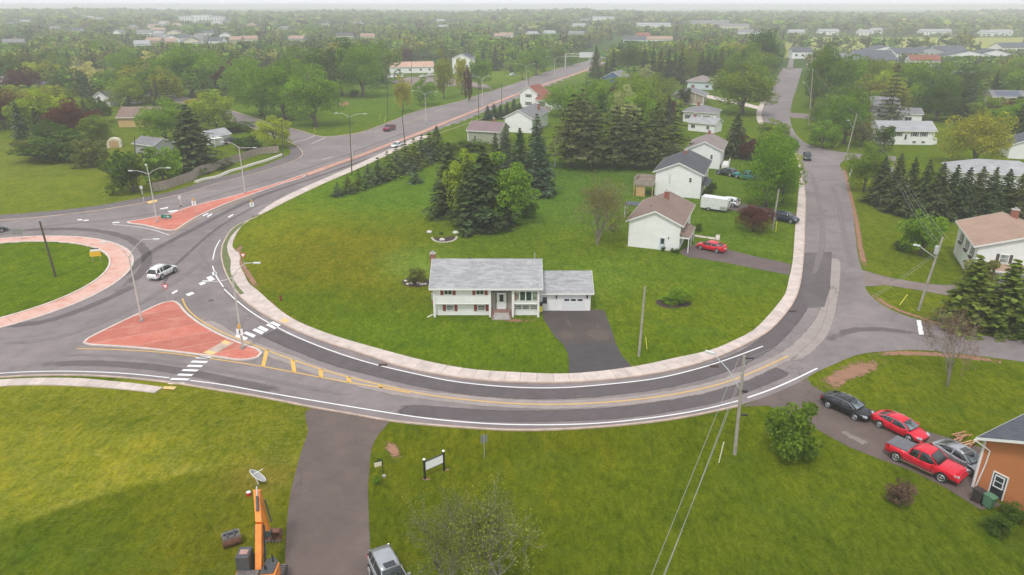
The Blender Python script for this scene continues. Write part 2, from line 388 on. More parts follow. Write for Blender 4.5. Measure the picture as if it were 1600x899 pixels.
blob(1120, 420, 16, 12, (.105, .145, .008), .85); blob(1180, 390, 14, 14, (.085, .14, .012), .85); blob(1150, 300, 12, 30, (.09, .14, .014), .8)
blob(75, 425, 22, 22, (.10, .15, .006), .95); blob(40, 290, 40, 26, (.155, .18, .018), .9); blob(120, 265, 30, 26, (.13, .155, .02), .5); blob(40, 240, 30, 30, (.155, .175, .035), .7)
blob(600, 160, 60, 60, (.085, .145, .015), .9); blob(820, 115, 60, 60, (.13, .18, .025), .85)
blob(1370, 300, 16, 28, (.125, .150, .014), .9); blob(1400, 390, 18, 18, (.115, .145, .010), .9); blob(1440, 480, 14, 8, (.125, .150, .010), .9); blob(1440, 610, 18, 14, (.128, .150, .008), .95)
blob(950, 790, 40, 16, (.072, .100, .003), .95); blob(1250, 800, 26, 18, (.098, .125, .008), .9); blob(720, 720, 13, 11, (.115, .130, .005), .85); blob(1480, 860, 14, 12, (.075, .105, .008), .9)
blob(660, 860, 10, 10, (.095, .11, .006), .8); blob(1000, 692, 24, 3.5, (.105, .115, .003), .7); blob(1240, 720, 14, 7, (.10, .13, .006), .8); blob(1420, 740, 12, 10, (.10, .13, .008), .8)
# front-left field: pale dry grass above a mown arc, deep green below it
edge = spline(ats([(-200, 880), (0, 830), (110, 790), (240, 752), (330, 735), (400, 728), (470, 726)]), 1.0)
ex = np.array([p.x for p in edge]); ey = np.array([p.y for p in edge])
drive_l = np.interp(GY, [38, 45, 60, 62], [-17.2, -17.8, -17.3, -17.3])
infield = (GX < -16) & (GY < 66) & (GY > 20); above = GY - np.interp(GX, ex, ey)
sa = np.clip(above / .7 + .5 + .35 * np.sin(GX * 1.7 + GY), 0, 1)[..., None]; rg = (np.exp(-((above - .75 - .35 * np.sin(GX * .8)) / .5)**2) * (.5 + .5 * np.sin(GX * .9 + 1)))[..., None]
fld = (1 - sa) * np.array((.108, .124, .004)) + sa * np.array((.218, .214, .020)); fld = fld * (1 - rg * .6) + rg * .6 * np.array((.27, .25, .07))
turf = np.where(infield[..., None], fld, turf)
blob(310, 635, 14, 4, (.105, .125, .006), .85); blob(420, 680, 9, 7, (.12, .135, .008), .85); blob(30, 870, 8, 5, (.07, .11, .005), .7); blob(120, 640, 16, 3.5, (.15, .16, .008), .8); blob(380, 860, 7, 6, (.12, .115, .008), .6); blob(405, 745, 3.4, 2.6, (.17, .14, .03), .8)
# far pale field beyond the right-hand houses
ff = ((GX > 180) & (GX < 1500) & (GY > 560) & (GY < 900)); turf = np.where(ff[..., None], np.array((.27, .27, .13)), turf)
nearlawn = inside[..., None] * 1.0; turf = turf * (np.array((1.14, 1.18, .6)) * (1 - nearlawn) + np.array((1.10, 1.17, .75)) * nearlawn)
me = bpy.data.meshes.new('ground'); ny, nx = GX.shape
vs = np.stack([GX, GY, GZ], -1).reshape(-1, 3)
idx = np.arange(nx * ny).reshape(ny, nx); fs = np.stack([idx[:-1, :-1], idx[:-1, 1:], idx[1:, 1:], idx[1:, :-1]], -1).reshape(-1, 4)
me.vertices.add(len(vs)); me.vertices.foreach_set('co', vs.ravel()); me.loops.add(fs.size); me.loops.foreach_set('vertex_index', fs.ravel())
me.polygons.add(len(fs)); me.polygons.foreach_set('loop_start', np.arange(0, fs.size, 4)); me.update(calc_edges=True); me.validate()
me.polygons.foreach_set('use_smooth', np.ones(len(fs), bool))
ca = me.color_attributes.new('turf', 'FLOAT_COLOR', 'POINT'); ca.data.foreach_set('color', np.c_[turf.reshape(-1, 3), (infield * np.where(above > 0, 1.0, .35)).ravel()].ravel())
me.materials.append(M['grass']); ground = link('ground', me); tag(ground, kind='structure')

# ---------------------------------------------------------------- asphalt
def sheet(name, poly, z, mat, kind='structure', parent=None):
    tr = geometry.tessellate_polygon([[Vector((p[0], p[1], 0)) for p in poly]])
    mb = MB(); vs = [(p[0], p[1], z) for p in poly]; fs = []
    for t in tr:
        a, b, c = [Vector((poly[i][0], poly[i][1], 0)) for i in t]; cr = (b - a).cross(c - a).z
        if abs(cr) > 1e-9: fs.append(tuple(t) if cr > 0 else tuple(t[::-1]))
    mb.add(vs, fs); o = mb.build(name, mat, parent, fix=False)
    if kind: o['kind'] = kind
    return o
ZR = .02
road = sheet('road', road_poly, ZR, M['asphalt'])
sheet('lane', ats([(1229, 108), (1239, 108), (1241, 84), (1236, 84)]), ZR, M['gravel'] if False else M['asphalt'])
def strip(name, mid, half, z, mat, fade=None, parent=None, kind='structure', half2=None, ends=3):
    """flat band along a line with a soft-edge attribute (ragged edges in the material)."""
    n = len(mid); rows = [-1, -.6, 0, .6, 1]; fv = [0, .75, 1, .75, 0]; vs = []; fa = []
    h2 = half if half2 is None else half2
    for r, fd in zip(rows, fv):
        for i in range(n):
            hh = half + (h2 - half) * i / max(1, n - 1)
            a = mid[max(0, i - 1)]; b = mid[min(n - 1, i + 1)]; t = (b - a).normalized()
            vs.append((mid[i].x - t.y * hh * r, mid[i].y + t.x * hh * r, z)); e = min(1, min(i, n - 1 - i) / ends) if ends else 1; fa.append(fd * e)
    fs = [(k * n + i, k * n + i + 1, (k + 1) * n + i + 1, (k + 1) * n + i) for k in range(4) for i in range(n - 1)]
    me = bpy.data.meshes.new(name); me.from_pydata(vs, [], fs); me.materials.append(mat)
    ca = me.color_attributes.new('fade', 'FLOAT_COLOR', 'POINT'); ca.data.foreach_set('color', np.repeat(np.array(fa), 4))
    o = link(name, me, parent)
    if kind: o['kind'] = kind
    return o
def patch(name, pts, z, mat, soft=1.5, parent=None):
    """closed blob-shaped sheet with a soft edge."""
    c = sum(pts, Vector()) / len(pts); P = spline(pts, .8, True); vs = []; fa = []
    for k, f in ((0, 0), (1, 1)):
        for p in P:
            d = (c - p); vs.append((p.x + d.x * (k * min(.8, soft / max(d.length, .1))), p.y + d.y * (k * min(.8, soft / max(d.length, .1))), z)); fa.append(f)
    n = len(P); vs.append((c.x, c.y, z)); fa.append(1)
    fs = [(i, (i + 1) % n, n + (i + 1) % n, n + i) for i in range(n)] + [(n + i, n + (i + 1) % n, 2 * n) for i in range(n)]
    me = bpy.data.meshes.new(name); me.from_pydata(vs, [], fs); me.materials.append(mat)
    ca = me.color_attributes.new('fade', 'FLOAT_COLOR', 'POINT'); ca.data.foreach_set('color', np.repeat(np.array(fa, float), 4))
    bm = bmesh.new(); bm.from_mesh(me); bmesh.ops.recalc_face_normals(bm, faces=bm.faces)
    if bm.faces[0].normal.z < 0: bmesh.ops.reverse_faces(bm, faces=bm.faces)
    bm.to_mesh(me); bm.free()
    o = link(name, me, parent); o['kind'] = 'structure'; return o
def line(name, px, wd, z, mat, parent, step=.8, smooth=True):
    pts = ats(px); P = spline(pts, step) if smooth and len(pts) > 2 else pts
    mb = MB().ribbon(offset(P, -wd / 2), offset(P, wd / 2), z); return mb.build(name, mat, parent)
# worn and resurfaced bands of the curve
px_mid = [(300,487),(330,508),(375,533),(430,554),(500,580),(560,597),(620,611),(700,622),(800,631),(875,632.5),(950,629),(1025,621),(1087,610),(1140,596),(1190,575),(1231,555),(1262,530),(1285,500),(1297,470),(1303,430),(1304,395)]
mid = spline(ats(px_mid), 1.5)
dk1 = spline(ats([(420,520),(467,541),(525,563),(600,583),(687,602),(780,613),(880,615),(980,607),(1070,591),(1140,568),(1185,546),(1225,510),(1250,475),(1262,430),(1268,400)]), 1.5)
dk2 = spline(ats([(610,640),(680,644),(760,650),(880,650),(980,644),(1060,632),(1120,619),(1165,603),(1230,577)]), 1.5)
strip('resurfaced_lane', dk1, 1.35, ZR + .004, M['patch_dark'], ends=0)
strip('resurfaced_lane', dk2, 1.25, ZR + .004, M['patch_dark'], ends=1)
strip('worn_centre_band', mid, 1.15, ZR + .008, M['patch_light'])
sheet('asphalt_patch', ats([(1256,396),(1300,394),(1297,450),(1288,480),(1262,482),(1252,455)]), ZR + .012, M['asphalt_dark'])
strip('worn_wheel_track', spline(ats([(1333,425),(1322,380),(1312,330),(1302,290)]), 1.5), .6, ZR + .004, M['track'])
strip('worn_wheel_track', spline(ats([(1302,440),(1300,480),(1287,520),(1260,550),(1225,572)]), 1.5), .7, ZR + .012, M['patch_light'])
for pxs, hw_, mt in (([(-100,452),(60,445),(170,405+35),(235,395),(300,360),(400,310),(500,275),(600,240),(740,185)], .8, 'track_dark'), ([(-60,470),(80,470),(190,432),(262,380),(350,332),(450,288),(560,248),(700,195)], .5, 'track'),
                    ([(-40,540),(90,528),(190,490),(260,450),(330,400)], .7, 'track'), ([(-60,505),(60,505),(180,462),(235,432)], .9, 'track_dark'), ([(-40,375),(90,352),(180,343),(260,330),(340,305),(420,282),(520,250),(640,205)], .7, 'track'),
                    ([(0,362),(110,358),(180,366),(225,390),(222,425),(170,462)], 1.0, 'track_dark'), ([(20,572),(150,568),(260,577),(360,596),(470,618)], .9, 'track_dark'), ([(60,556),(170,556),(300,572),(420,594),(560,622)], .5, 'track'),
                    ([(1268,440),(1285,380),(1280,320),(1268,270)], .6, 'track'), ([(1500,540),(1420,520),(1340,515),(1270,545)], .8, 'track_dark'), ([(330,420),(315,395),(335,365),(380,335)], .5, 'track'),
                    ([(340,440),(368,470),(410,502),(470,530)], .6, 'track'), ([(255,460),(262,430),(290,400),(350,350),(420,312)], .4, 'track_dark')):
    strip('tyre_track', spline(ats(pxs), 2.0), hw_, ZR + .012 + .001 * (hash(pxs[0]) % 3), M[mt])
def ind(c): return c
# lines painted on the road
rm = empty('road_markings', (0, 0, 0), kind='structure'); ZL = ZR + .018
EW = .17
line('edge_line', [(350,452),(372,472),(400,493),(437,514),(475,532),(525,551),(575,567),(650,585),(712,597),(800,605.5),(875,606.5),(950,601),(1025,592),(1087,577.5),(1137,562),(1192,541.5)], EW, ZL, M['white_line'], rm)
line('edge_line', [(332,416),(338,432),(349,449)], EW, ZL, M['white_line'], rm); line('edge_line', [(344,375),(337,388),(332.5,406)], EW, ZL, M['white_line'], rm)
line('edge_line', [(-200,603),(0,584),(62,581),(125,581),(200,584.5),(265,591)], EW, ZL, M['white_line'], rm)
line('edge_line', [(297,595),(350,602),(400,611),(475,624),(575,640.5),(650,652),(712,659),(800,664),(925,662.5),(1025,652.5),(1100,640),(1157,626)], EW, ZL, M['white_line'], rm)
line('edge_line', [(1168,622),(1200,611),(1240,594),(1277,576)], EW + .03, ZL, M['white_line'], rm)
line('centre_line', [(285,467),(292,482),(312,500),(350,521),(400,541),(450,560),(500,577),(545,590),(595,602),(650,614),(700,622),(800,631),(875,632.5),(950,629),(1025,621),(1087,610),(1140,596),(1190,576),(1231,557)], EW, ZL, M['yellow_line'], rm)
line('centre_line', [(120,545.5),(170,546.5),(250,551),(300,557),(400,571.5),(457,582),(500,590),(550,599),(595,606),(640,614.5)], EW, ZL, M['yellow_line'], rm)
for a, b in (((417,548),(411,573)), ((457,563),(460,582)), ((501,578),(502,590)), ((544,590),(546,598)), ((594,602.5),(596,607))):
    line('hatch_bar', [a, b], .42, ZL, M['yellow_line'], rm, smooth=False)
for l, r, y in ((305,331,558.5), (297,326,565), (291,318,571.5), (283,311,578.3), (276,303,585.3), (265,297,592.2), (262,289,598.6)):
    mb = MB(); h = 1.45; mb.quad(at(l, y + h, ZL), at(r - 4, y + h + 1, ZL), at(r, y - h + 1, ZL), at(l + 4, y - h, ZL)); mb.build('crosswalk_bar', M['white_line'], rm)
for q in ([(367,526),(383,532),(388,528),(371,522)], [(380,521),(396,528),(400,524),(385,518)], [(394,516),(409,523),(413,519),(399,513)], [(402,512.5),(415,519),(420,515),(407,509)], [(415,508),(429,514.5),(434,511),(421,505)], [(421,504.5),(434,511),(439,508),(427,502.5)]):
    mb = MB(); mb.quad(*[at(u, v, ZL) for u, v in q]); mb.build('crosswalk_bar', M['white_line'], rm)
mb = MB(); mb.quad(*[at(u, v, ZL) for u, v in [(1432,500.5),(1439,500.5),(1443.5,523),(1436,523)]]); mb.build('stop_bar', M['white_line'], rm)
# short yield dashes near the roundabout and arrows on the approaches
for q in ([(322,434),(330,431),(336,437),(328,440)], [(310,443),(318,440),(322,443),(314,446)], [(331,426),(337,424),(339,428),(333,431)], [(290,460),(300,456),(304,459),(294,463)], [(356,339),(364,334.5),(365,336),(357,340.5)],
          [(316,337),(325,332.5),(327,334),(318,338.5)], [(323,338),(331,333.5),(332,335),(325,339.5)], [(250,326),(262,323.5),(263,325.5),(250,327.5)], [(262,330),(277,328),(279,330),(264,332)], [(266,332.5),(280,330.5),(282,332),(268,334.5)],
          [(121,343),(128,342.5),(129,344.5),(121,344.5)], [(130,344),(138,343.5),(139,345),(131,345.5)], [(175,347.6),(186,346.8),(187,348.3),(176,349)], [(268,458),(276,453),(278,455),(270,460)]):
    mb = MB(); mb.quad(*[at(u, v, ZL) for u, v in q]); mb.build('lane_dash', M['white_line'], rm)
line('island_outline', [(176,351),(215,355),(240,360),(265,368)], .16, ZL, M['white_line'], rm)
line('island_outline', [(265,368),(300,347),(350,324),(400,304)], .10, ZL, M['yellow_line'], rm)
line('gore_line', [(455,224),(478,218),(492,212)], .2, ZL, M['white_line'], rm); line('gore_line', [(487,225),(500,219),(508,215)], .2, ZL, M['white_line'], rm)
line('gore_line', [(504,250),(520,245)], .16, ZL, M['white_line'], rm); line('highway_edge_line', [(530,213),(600,203),(690,172)], .15, ZL, M['yellow_line'], rm)

# ---------------------------------------------------------------- kerbs
def kerb(name, ln, wd, z=.0, h=.15, mat='kerb', side=1, seg=None):
    root = empty(name, (0, 0, 0), kind='structure')
    mb = MB().ribbon(ln, offset(ln, wd * side), z, h); mb.build('kerb_strip', M[mat], root); return root
i_cut = [i for i, p in enumerate(block_outer) if p.y < 330]
kerb('kerb', block_outer[i_cut[0]:i_cut[-1]], .2)
kerb('kerb', kerb_s, .2, side=-1, h=.13)
kerb('kerb', [p for p in kerb_n if p.y < 300], .2, side=1, h=.13)
kerb('kerb', [p for p in hw_left if p.y < 330], .2, side=1, h=.13)

# ---------------------------------------------------------------- sidewalk slabs
def slabs(root, A, B, z0, z1, mat, pitch=1.5, gap=.03, inset=.0, name='slab'):
    """slabs between polylines A and B (B is looked up at the nearest point)."""
    acc = 0; cut = [0]
    for i in range(1, len(A)):
        acc += (A[i] - A[i - 1]).length
        if acc >= pitch: cut.append(i); acc = 0
    Bn = np.array([(p.x, p.y) for p in B])
    def near(p): return B[int(np.argmin(((Bn - (p.x, p.y))**2).sum(1)))]
    out = []
    for a, b in zip(cut[:-1], cut[1:]):
        p, q = A[a], A[b]; t = (q - p).normalized() * gap / 2; r, s = near(q), near(p)
        if (r - s).length < .3: continue
        mb = MB(); P4 = [p + t, q - t, r - t, s + t]
        if inset:
            P4 = [P4[0] + (P4[3] - P4[0]) * inset, P4[1] + (P4[2] - P4[1]) * inset, P4[2], P4[3]]
        mb.prism([(v.x, v.y) for v in P4], z0, z1 + random.uniform(-.004, .004)); out.append(mb.build(name, mat, root))
    return out
sw = empty('sidewalk', (0, 0, 0), kind='structure')
dB = spline(ats(px_inner), .25)
j0 = min(range(len(block_outer)), key=lambda i: (block_outer[i] - at(395, 342)).length); j1 = min(range(len(block_outer)), key=lambda i: (block_outer[i] - at(1256, 287)).length)
ko = offset(block_outer, .2)
jA = min(range(len(block_outer)), key=lambda i: (block_outer[i] - at(372, 462)).length)
i0 = [i for i, p in enumerate(block_outer) if p.y < 215][0]
slabs(sw, ko[i0:j0], dB, .0, .14, M['conc'], 2.4)
slabs(sw, ko[jA:j1], dB, .0, .14, M['conc'], 1.55); j2 = [i for i, p in enumerate(block_outer) if p.y < 330][-1]; slabs(sw, ko[j1:j2], dB, .0, .14, M['conc'], 2.6)
wv = spline(ats([(395,342),(378,354),(362,370),(355,386),(357,398),(361,410),(360,424),(366,440),(380,458),(392,470)]), .5)
slabs(sw, wv, dB, .0, .14, M['conc'], 1.55)
vg = [p for p in wv]
sheet('verge', [(p.x, p.y) for p in ko[j0:jA]] + [(p.x, p.y) for p in reversed(vg)], .13, simple('verge_grass', (.13, .15, .05), .95, var=.3, scale=2))
mb = MB(); mb.prism([tuple(at(u, v, .14).xy) for u, v in ((438,500),(446,497),(452,502),(444,505))], .1, .155); mb.build('tactile_plate', M['tactile'], sw)
sw2 = empty('sidewalk', (0, 0, 0), kind='structure')
top2 = spline(ats([(-200,612),(0,594.5),(60,592),(125,592.5),(175,597),(225,602),(255,606.5),(278,603)]), .5); bot2 = spline(ats([(-200,624),(0,604.5),(60,602.5),(125,604.5),(200,610),(262,617.5)]), .25)
slabs(sw2, top2, bot2, 0, .11, M['conc'], 1.55)
mb = MB(); mb.prism([tuple(at(u, v, .11).xy) for u, v in ((256,604),(276,604.5),(272,609),(254,607.5))], .1, .125); mb.build('tactile_plate', M['tactile'], sw2)
# multi-use path north of the roundabout
pn = spline(ats([(-200,346),(0,336),(75,330.5),(150,322),(205,312),(262,301),(330,281),(400,263),(436,249),(452,241),(452,232),(440,225)]), 1.0)
pk = [p for p in kerb_n]
Pn = np.array([(p.x, p.y) for p in pn]); 
q = [offset(kerb_n, .2)[i] for i in range(len(kerb_n)) if kerb_n[i].y < at(468, 232).y + 1]
sheet('path', [(p.x, p.y) for p in q] + [(p.x, p.y) for p in reversed(pn)], .028, mat_asphalt('path_asphalt', (.15, .125, .125), .6))
pd = empty('crossing_pad', (0, 0, 0), kind='structure'); MB().prism([tuple(at(u, v).xy) for u, v in ((229,316.5),(243,313),(247,316),(233,319.5))], 0, .15).build('pad', M['tactile'], pd)

# ---------------------------------------------------------------- roundabout island and splitter islands
ri = empty('roundabout_apron', RC, kind='structure')
nseg = 36
for k in range(nseg):
    a0 = 2 * PI * k / nseg + .0012; a1 = 2 * PI * (k + 1) / nseg - .0012; ins = [(math.cos(a0 + (a1 - a0) * j / 3), math.sin(a0 + (a1 - a0) * j / 3)) for j in range(4)]
    if k == 0 or True:
        mb = MB(); mb.prism([(c * (R_IN + .25), s_ * (R_IN + .25)) for c, s_ in ins] + [(c * (R_OUT - .35), s_ * (R_OUT - .35)) for c, s_ in ins[::-1]], 0, .11); mb.build('slab', M['apron'], ri)
circ = lambda r: [Vector((r * math.cos(2 * PI * k / 120), r * math.sin(2 * PI * k / 120), 0)) for k in range(121)]
MB().ribbon(circ(R_IN - .02), circ(R_IN + .24), 0, .2).build('kerb', M['kerb_pale'], ri); MB().ribbon(circ(R_OUT - .34), circ(R_OUT), 0, .10).build('kerb', M['kerb_pale'], ri)
def clip(poly, n, c, keep_pos=True):
    out = []
    for i in range(len(poly)):
        a, b = poly[i], poly[(i + 1) % len(poly)]; da = n[0] * a[0] + n[1] * a[1] - c; db = n[0] * b[0] + n[1] * b[1] - c
        if not keep_pos: da, db = -da, -db
        if da >= 0: out.append(a)
        if (da >= 0) != (db >= 0): f = da / (da - db); out.append((a[0] + (b[0] - a[0]) * f, a[1] + (b[1] - a[1]) * f))
    return out
def island(name, px, direction, pitch, mat='red', h=.15, kw=.3):
    P = spline(ats(px), .6, True); area = sum(P[i].x * P[(i + 1) % len(P)].y - P[(i + 1) % len(P)].x * P[i].y for i in range(len(P)))
    if area < 0: P = P[::-1]
    root = empty(name, (0, 0, 0), kind='structure'); Q = P + [P[0]]
    def closed_off(line_, d):
        n = len(line_); o = []
        for i in range(n):
            a, b = line_[(i - 1) % n], line_[(i + 1) % n]; t = (b - a).normalized(); o.append(Vector((line_[i].x - t.y * d, line_[i].y + t.x * d, 0)))
        return o
    I = closed_off(P, kw); MB().ribbon(P + [P[0]], I + [I[0]], 0, h).build('kerb', M['kerb_pale'], root)
    poly = [(p.x, p.y) for p in closed_off(P, kw + .01)]; n = (math.cos(direction), math.sin(direction)); pr = [n[0] * a + n[1] * b for a, b in poly]; c = min(pr); MB().prism(poly, 0, h - .025).build('bedding', M['apron'], root)
    while c < max(pr):
        s_ = clip(clip(poly, n, c + .015), n, c + pitch - .015, False); c += pitch
        if len(s_) >= 3:
            s_ = clip(clip(poly, n, c - pitch + .07), n, c - .07, False)
            if len(s_) < 3: continue
            try: MB().prism(s_, 0, h - .004 + random.uniform(-.004, .004)).build('slab', M[mat], root)
            except Exception: pass
    return root
island('splitter_island', [(272,471.5),(281,476),(291,488),(312,505),(350,526),(385,540),(405,547),(410,553),(404,560),(376,564.5),(340,560),(300,555),(225,546.5),(165,542),(136,540),(129,537),(135,531),(180,508),(225,487),(255,474)], R(118), 3.1)
island('splitter_island', [(198,348),(230,342),(265,335),(287,327),(322,317.5),(360,308),(400,297),(440,285),(475,274),(476,277),(440,288.5),(402,302),(350,321),(310,339),(290,351),(272,361),(255,360),(225,353)], R(100), 3.4)
md = empty('median_strip', (0, 0, 0), kind='structure')
ml = spline(ats([(478,274.5),(520,259),(560,245),(600,229.5),(650,211),(700,190.5),(750,171),(800,151),(850,133),(905,114),(945,98)]), 2.0)
k = 0
while k < len(ml) - 3:
    seg = ml[k:k + 4]; a = offset(seg, -.95); b = offset(seg, .95); MB().ribbon(a, b, 0, .15).build('slab', M['median'], md); k += 3
mb = MB(); mb.prism([tuple(at(u, v, .15).xy) for u, v in ((352,532),(366,536),(331,556),(317,551.5))], .1, .165); mb.build('crossing_ramp', M['kerb'], None)['kind'] = 'structure'
for q in (((351,532),(361,535.5),(355,539.5),(345,535.5)), ((325,547.5),(338,551),(330,555.5),(318,551))):
    mb = MB(); mb.prism([tuple(at(u, v, .15).xy) for u, v in q], .1, .18); mb.build('tactile_plate', M['tactile'], None)['kind'] = 'structure'

# ---------------------------------------------------------------- driveways
def drive(name, px, z, mat, smooth=True, step=.8):
    P = spline(ats(px), step, True) if smooth else ats(px); return sheet(name, [(p.x, p.y) for p in P], z, mat)
drive('driveway', [(481,640),(481,675),(471,705),(462,737),(455,765),(450,800),(447,840),(445,899),(440,990),(590,990),(580,899),(578,850),(576,800),(575,762),(577,737),(579,710),(584,692),(594,676),(607,660),(600,655),(540,644)], .012, M['asphalt_brown'])
drive('driveway', [(846,486),(849,500),(859,515),(866,527),(880,540),(887,553),(889,566),(889,585),(987,576),(985,572),(972,558),(963,540),(955,515),(947,495),(944,486),(925,485)], .118, mat_asphalt('old_driveway_asphalt', (.078, .062, .056), .9), False)
drive('driveway_apron', [(880.5,540.5),(920,537),(963,540.5),(972,558),(985,572),(987,575.5),(940,581),(889,585.5),(889,566),(887,553)], .124, mat_asphalt('patched_driveway_asphalt', (.068, .060, .062), .5), False)
drive('side_driveway', [(1158,636),(1200,618),(1262,592),(1268,602),(1290,615),(1360,640),(1440,672),(1530,698),(1560,720),(1530,765),(1565,790),(1533,797),(1512,784),(1475,761),(1425,736),(1375,718),(1325,698),(1285,676),(1250,655),(1200,634)], .014, M['asphalt_brown'], False)
drive('gravel_driveway', [(1344,421),(1370,429),(1400,436),(1450,444),(1480,446),(1530,440),(1570,425),(1620,430),(1640,470),(1560,470),(1480,462),(1425,452),(1387,446),(1350,448)], .014, M['gravel'], False)
drive('house_driveway', [(1068,389),(1095,381),(1133,390),(1180,402),(1236,414),(1233,431),(1180,421),(1130,411),(1075,403),(1062,397)], .118, mat_asphalt('brown_driveway_asphalt', (.13, .095, .09), .6), False)
drive('house_driveway', [(1092,318),(1100,328),(1150,330),(1180,337),(1243,348),(1244,335),(1180,322),(1130,316)], .118, M['asphalt_brown'], False)
drive('house_driveway', [(1115,272),(1160,276),(1185,284),(1240,292),(1240,282),(1180,272),(1130,265)], .118, M['asphalt_brown'], False)
for px, hw in (([(1238,182),(1275,184),(1300,190)], 3), ([(1204,128),(1170,130)], 2.5), ([(1245,134),(1268,136)], 2.5)):
    pass
drive('side_driveway_far', [(1233,176),(1260,178),(1300,186),(1300,192),(1262,186),(1236,184)], .016, M['gravel'], False)
drive('service_road', [(1100,148),(1140,155),(1190,168),(1190,173),(1140,161),(1100,153)], .13, M['conc'], False)
drive('parking_lot', [(610,128),(640,120),(700,122),(760,132),(770,140),(720,134),(650,138)], .016, M['gravel'], False)
patch('bare_soil', ats([(1263,602),(1272,590),(1300,573),(1335,560),(1386,560),(1384,576),(1352,592),(1325,600),(1305,617),(1284,614)]), .018, M['soil'], 3.5); patch('worn_patch', ats([(1305,670),(1318,671),(1340,680),(1352,687),(1367,697),(1352,700),(1334,691),(1316,681)]), .03, M['patch_pale'], .8)
patch('bare_soil', ats([(594,700),(604,684),(622,690),(628,705),(636,722),(622,725),(606,712)]), .016, M['soil'], 1.5)
patch('bare_soil', ats([(655,748),(668,745),(676,750),(664,753)]), .016, M['soil'], .4); patch('bare_soil', ats([(688,735),(700,731),(708,735),(694,738)]), .016, M['soil'], .4)
strip('bare_soil_verge', spline(ats([(1319,262),(1327,300),(1338,345),(1345,390),(1353,422)]), 1.5), .55, .016, M['soil'])
strip('bare_soil_verge', spline(ats([(1355,452),(1390,479),(1430,494),(1490,512),(1600,530)]), 1.5), .5, .024, M['soil'], kind='structure'); strip('bare_soil_verge', spline(ats([(1340,557),(1400,552),(1500,557),(1600,571)]), 1.5), .7, .018, M['soil'])
strip('bare_soil_verge', spline(ats([(408,463),(440,492),(480,514),(540,535)]), 1.0), .6, .112, M['soil']); strip('bare_soil_verge', spline(ats([(380,380),(371,400),(385,425),(405,455)]), 1.0), .5, .112, M['soil'])
strip('worn_ground', spline(ats([(770,499),(800,502),(845,503)]), .8), .55, .112, M['soil'])
strip('driveway_dust', spline(ats([(1200,633),(1240,640),(1290,662)]), 1.0), 1.2, .02, M['track_dust'])
for q in ([(884,497),(890,503),(896,515),(886,512)], [(931,503),(938,508),(940,518),(932,515)], [(868,522),(886,516),(902,524),(899,535),(880,534)], [(912,520),(930,514),(950,518),(957,533),(934,537),(918,531)]): patch('dusty_stain', ats(q), .128, M['track_dust'], .8)

for u, v in ((1259, 476), (330, 470), (905, 620), (1290, 330)):
    b = at(u, v); mh = MB().tube([(0, 0, 0), (0, 0, .03)], .33, 16).build('manhole_cover', M['asphalt_dark'], None, loc=(b.x, b.y, ZR + .012)); tag(mh, {1259: 'dark manhole cover in the new asphalt of the bend', 330: 'manhole cover near the crosswalk lane of the roundabout exit', 905: 'manhole cover in the lane below the driveway', 1290: 'manhole cover in the middle of the right street'}[u], 'manhole cover')
for u, v in ((1116, 573), (598, 571), (1238, 487)):
    b = at(u, v); dr_ = MB().box((0, 0, .02), (.9, .45, .04)).build('storm_drain', M['mulch'], None, loc=(b.x, b.y, ZR + .012)); tag(dr_, {1116: 'storm drain by the sidewalk kerb behind the tall lawn pole', 598: 'storm drain by the sidewalk kerb at the left of the curve', 1238: 'storm drain by the sidewalk kerb at the start of the right street'}[u], 'storm drain')

# ---------------------------------------------------------------- foliage
def mat_leaf(name, col, var=.30, trans=.3, hue=.0):
    m = bpy.data.materials.new(name); m.use_nodes = True; t = m.node_tree; t.nodes.clear()
    out = t.nodes.new('ShaderNodeOutputMaterial'); d = t.nodes.new('ShaderNodeBsdfDiffuse'); tr = t.nodes.new('ShaderNodeBsdfTranslucent'); ms = t.nodes.new('ShaderNodeMixShader'); ms.inputs[0].default_value = trans
    a = N(t, 'ShaderNodeVertexColor', layer_name='leaf').outputs['Color']; oi = N(t, 'ShaderNodeObjectInfo').outputs['Random']
    n = noise(t, .55, 3, .6, pos(t))
    c = ramp(t, a, [(0, tuple(x * (1 - var) for x in col)), (.6, col), (1, tuple(x * (1 + var * 1.3) for x in col))])
    c = mix(t, 1, c, ramp(t, oi, [(0, (.80, .86, .85)), (.5, (1, 1, 1)), (1, (1.25, 1.12, 1.0))]), 'MULTIPLY')
    c = mix(t, 1, c, ramp(t, n, [(.3, (.78, .82, .8)), (.7, (1.25, 1.18, 1.1))]), 'MULTIPLY')
    t.links.new(c, d.inputs[0]); t.links.new(c, tr.inputs[0]); t.links.new(d.outputs[0], ms.inputs[1]); t.links.new(tr.outputs[0], ms.inputs[2]); t.links.new(ms.outputs[0], out.inputs['Surface'])
    return m
LEAF = dict(green=mat_leaf('leaf_green', (.19, .33, .025)), mid=mat_leaf('leaf_mid_green', (.17, .26, .028)), lime=mat_leaf('leaf_lime', (.33, .43, .035)), yellow=mat_leaf('leaf_yellow_green', (.34, .36, .04)),
            dull=mat_leaf('leaf_dull', (.20, .22, .05)), deep=mat_leaf('leaf_deep_green', (.09, .155, .022)), red=mat_leaf('leaf_copper', (.12, .045, .038)), blossom=mat_leaf('leaf_blossom', (.50, .52, .20)),
            spruce=mat_leaf('needle_spruce', (.070, .100, .038), .5, .1), blue=mat_leaf('needle_blue', (.080, .120, .068), .5, .1), pine=mat_leaf('needle_pine', (.082, .100, .042), .5, .1), cedar=mat_leaf('needle_cedar', (.12, .175, .03), .5, .15),
            bud=mat_leaf('leaf_buds', (.26, .23, .07), .35, .3), budgreen=mat_leaf('leaf_young', (.22, .25, .05), .35, .3), brown=mat_leaf('leaf_dry', (.20, .13, .09), .3, .2))
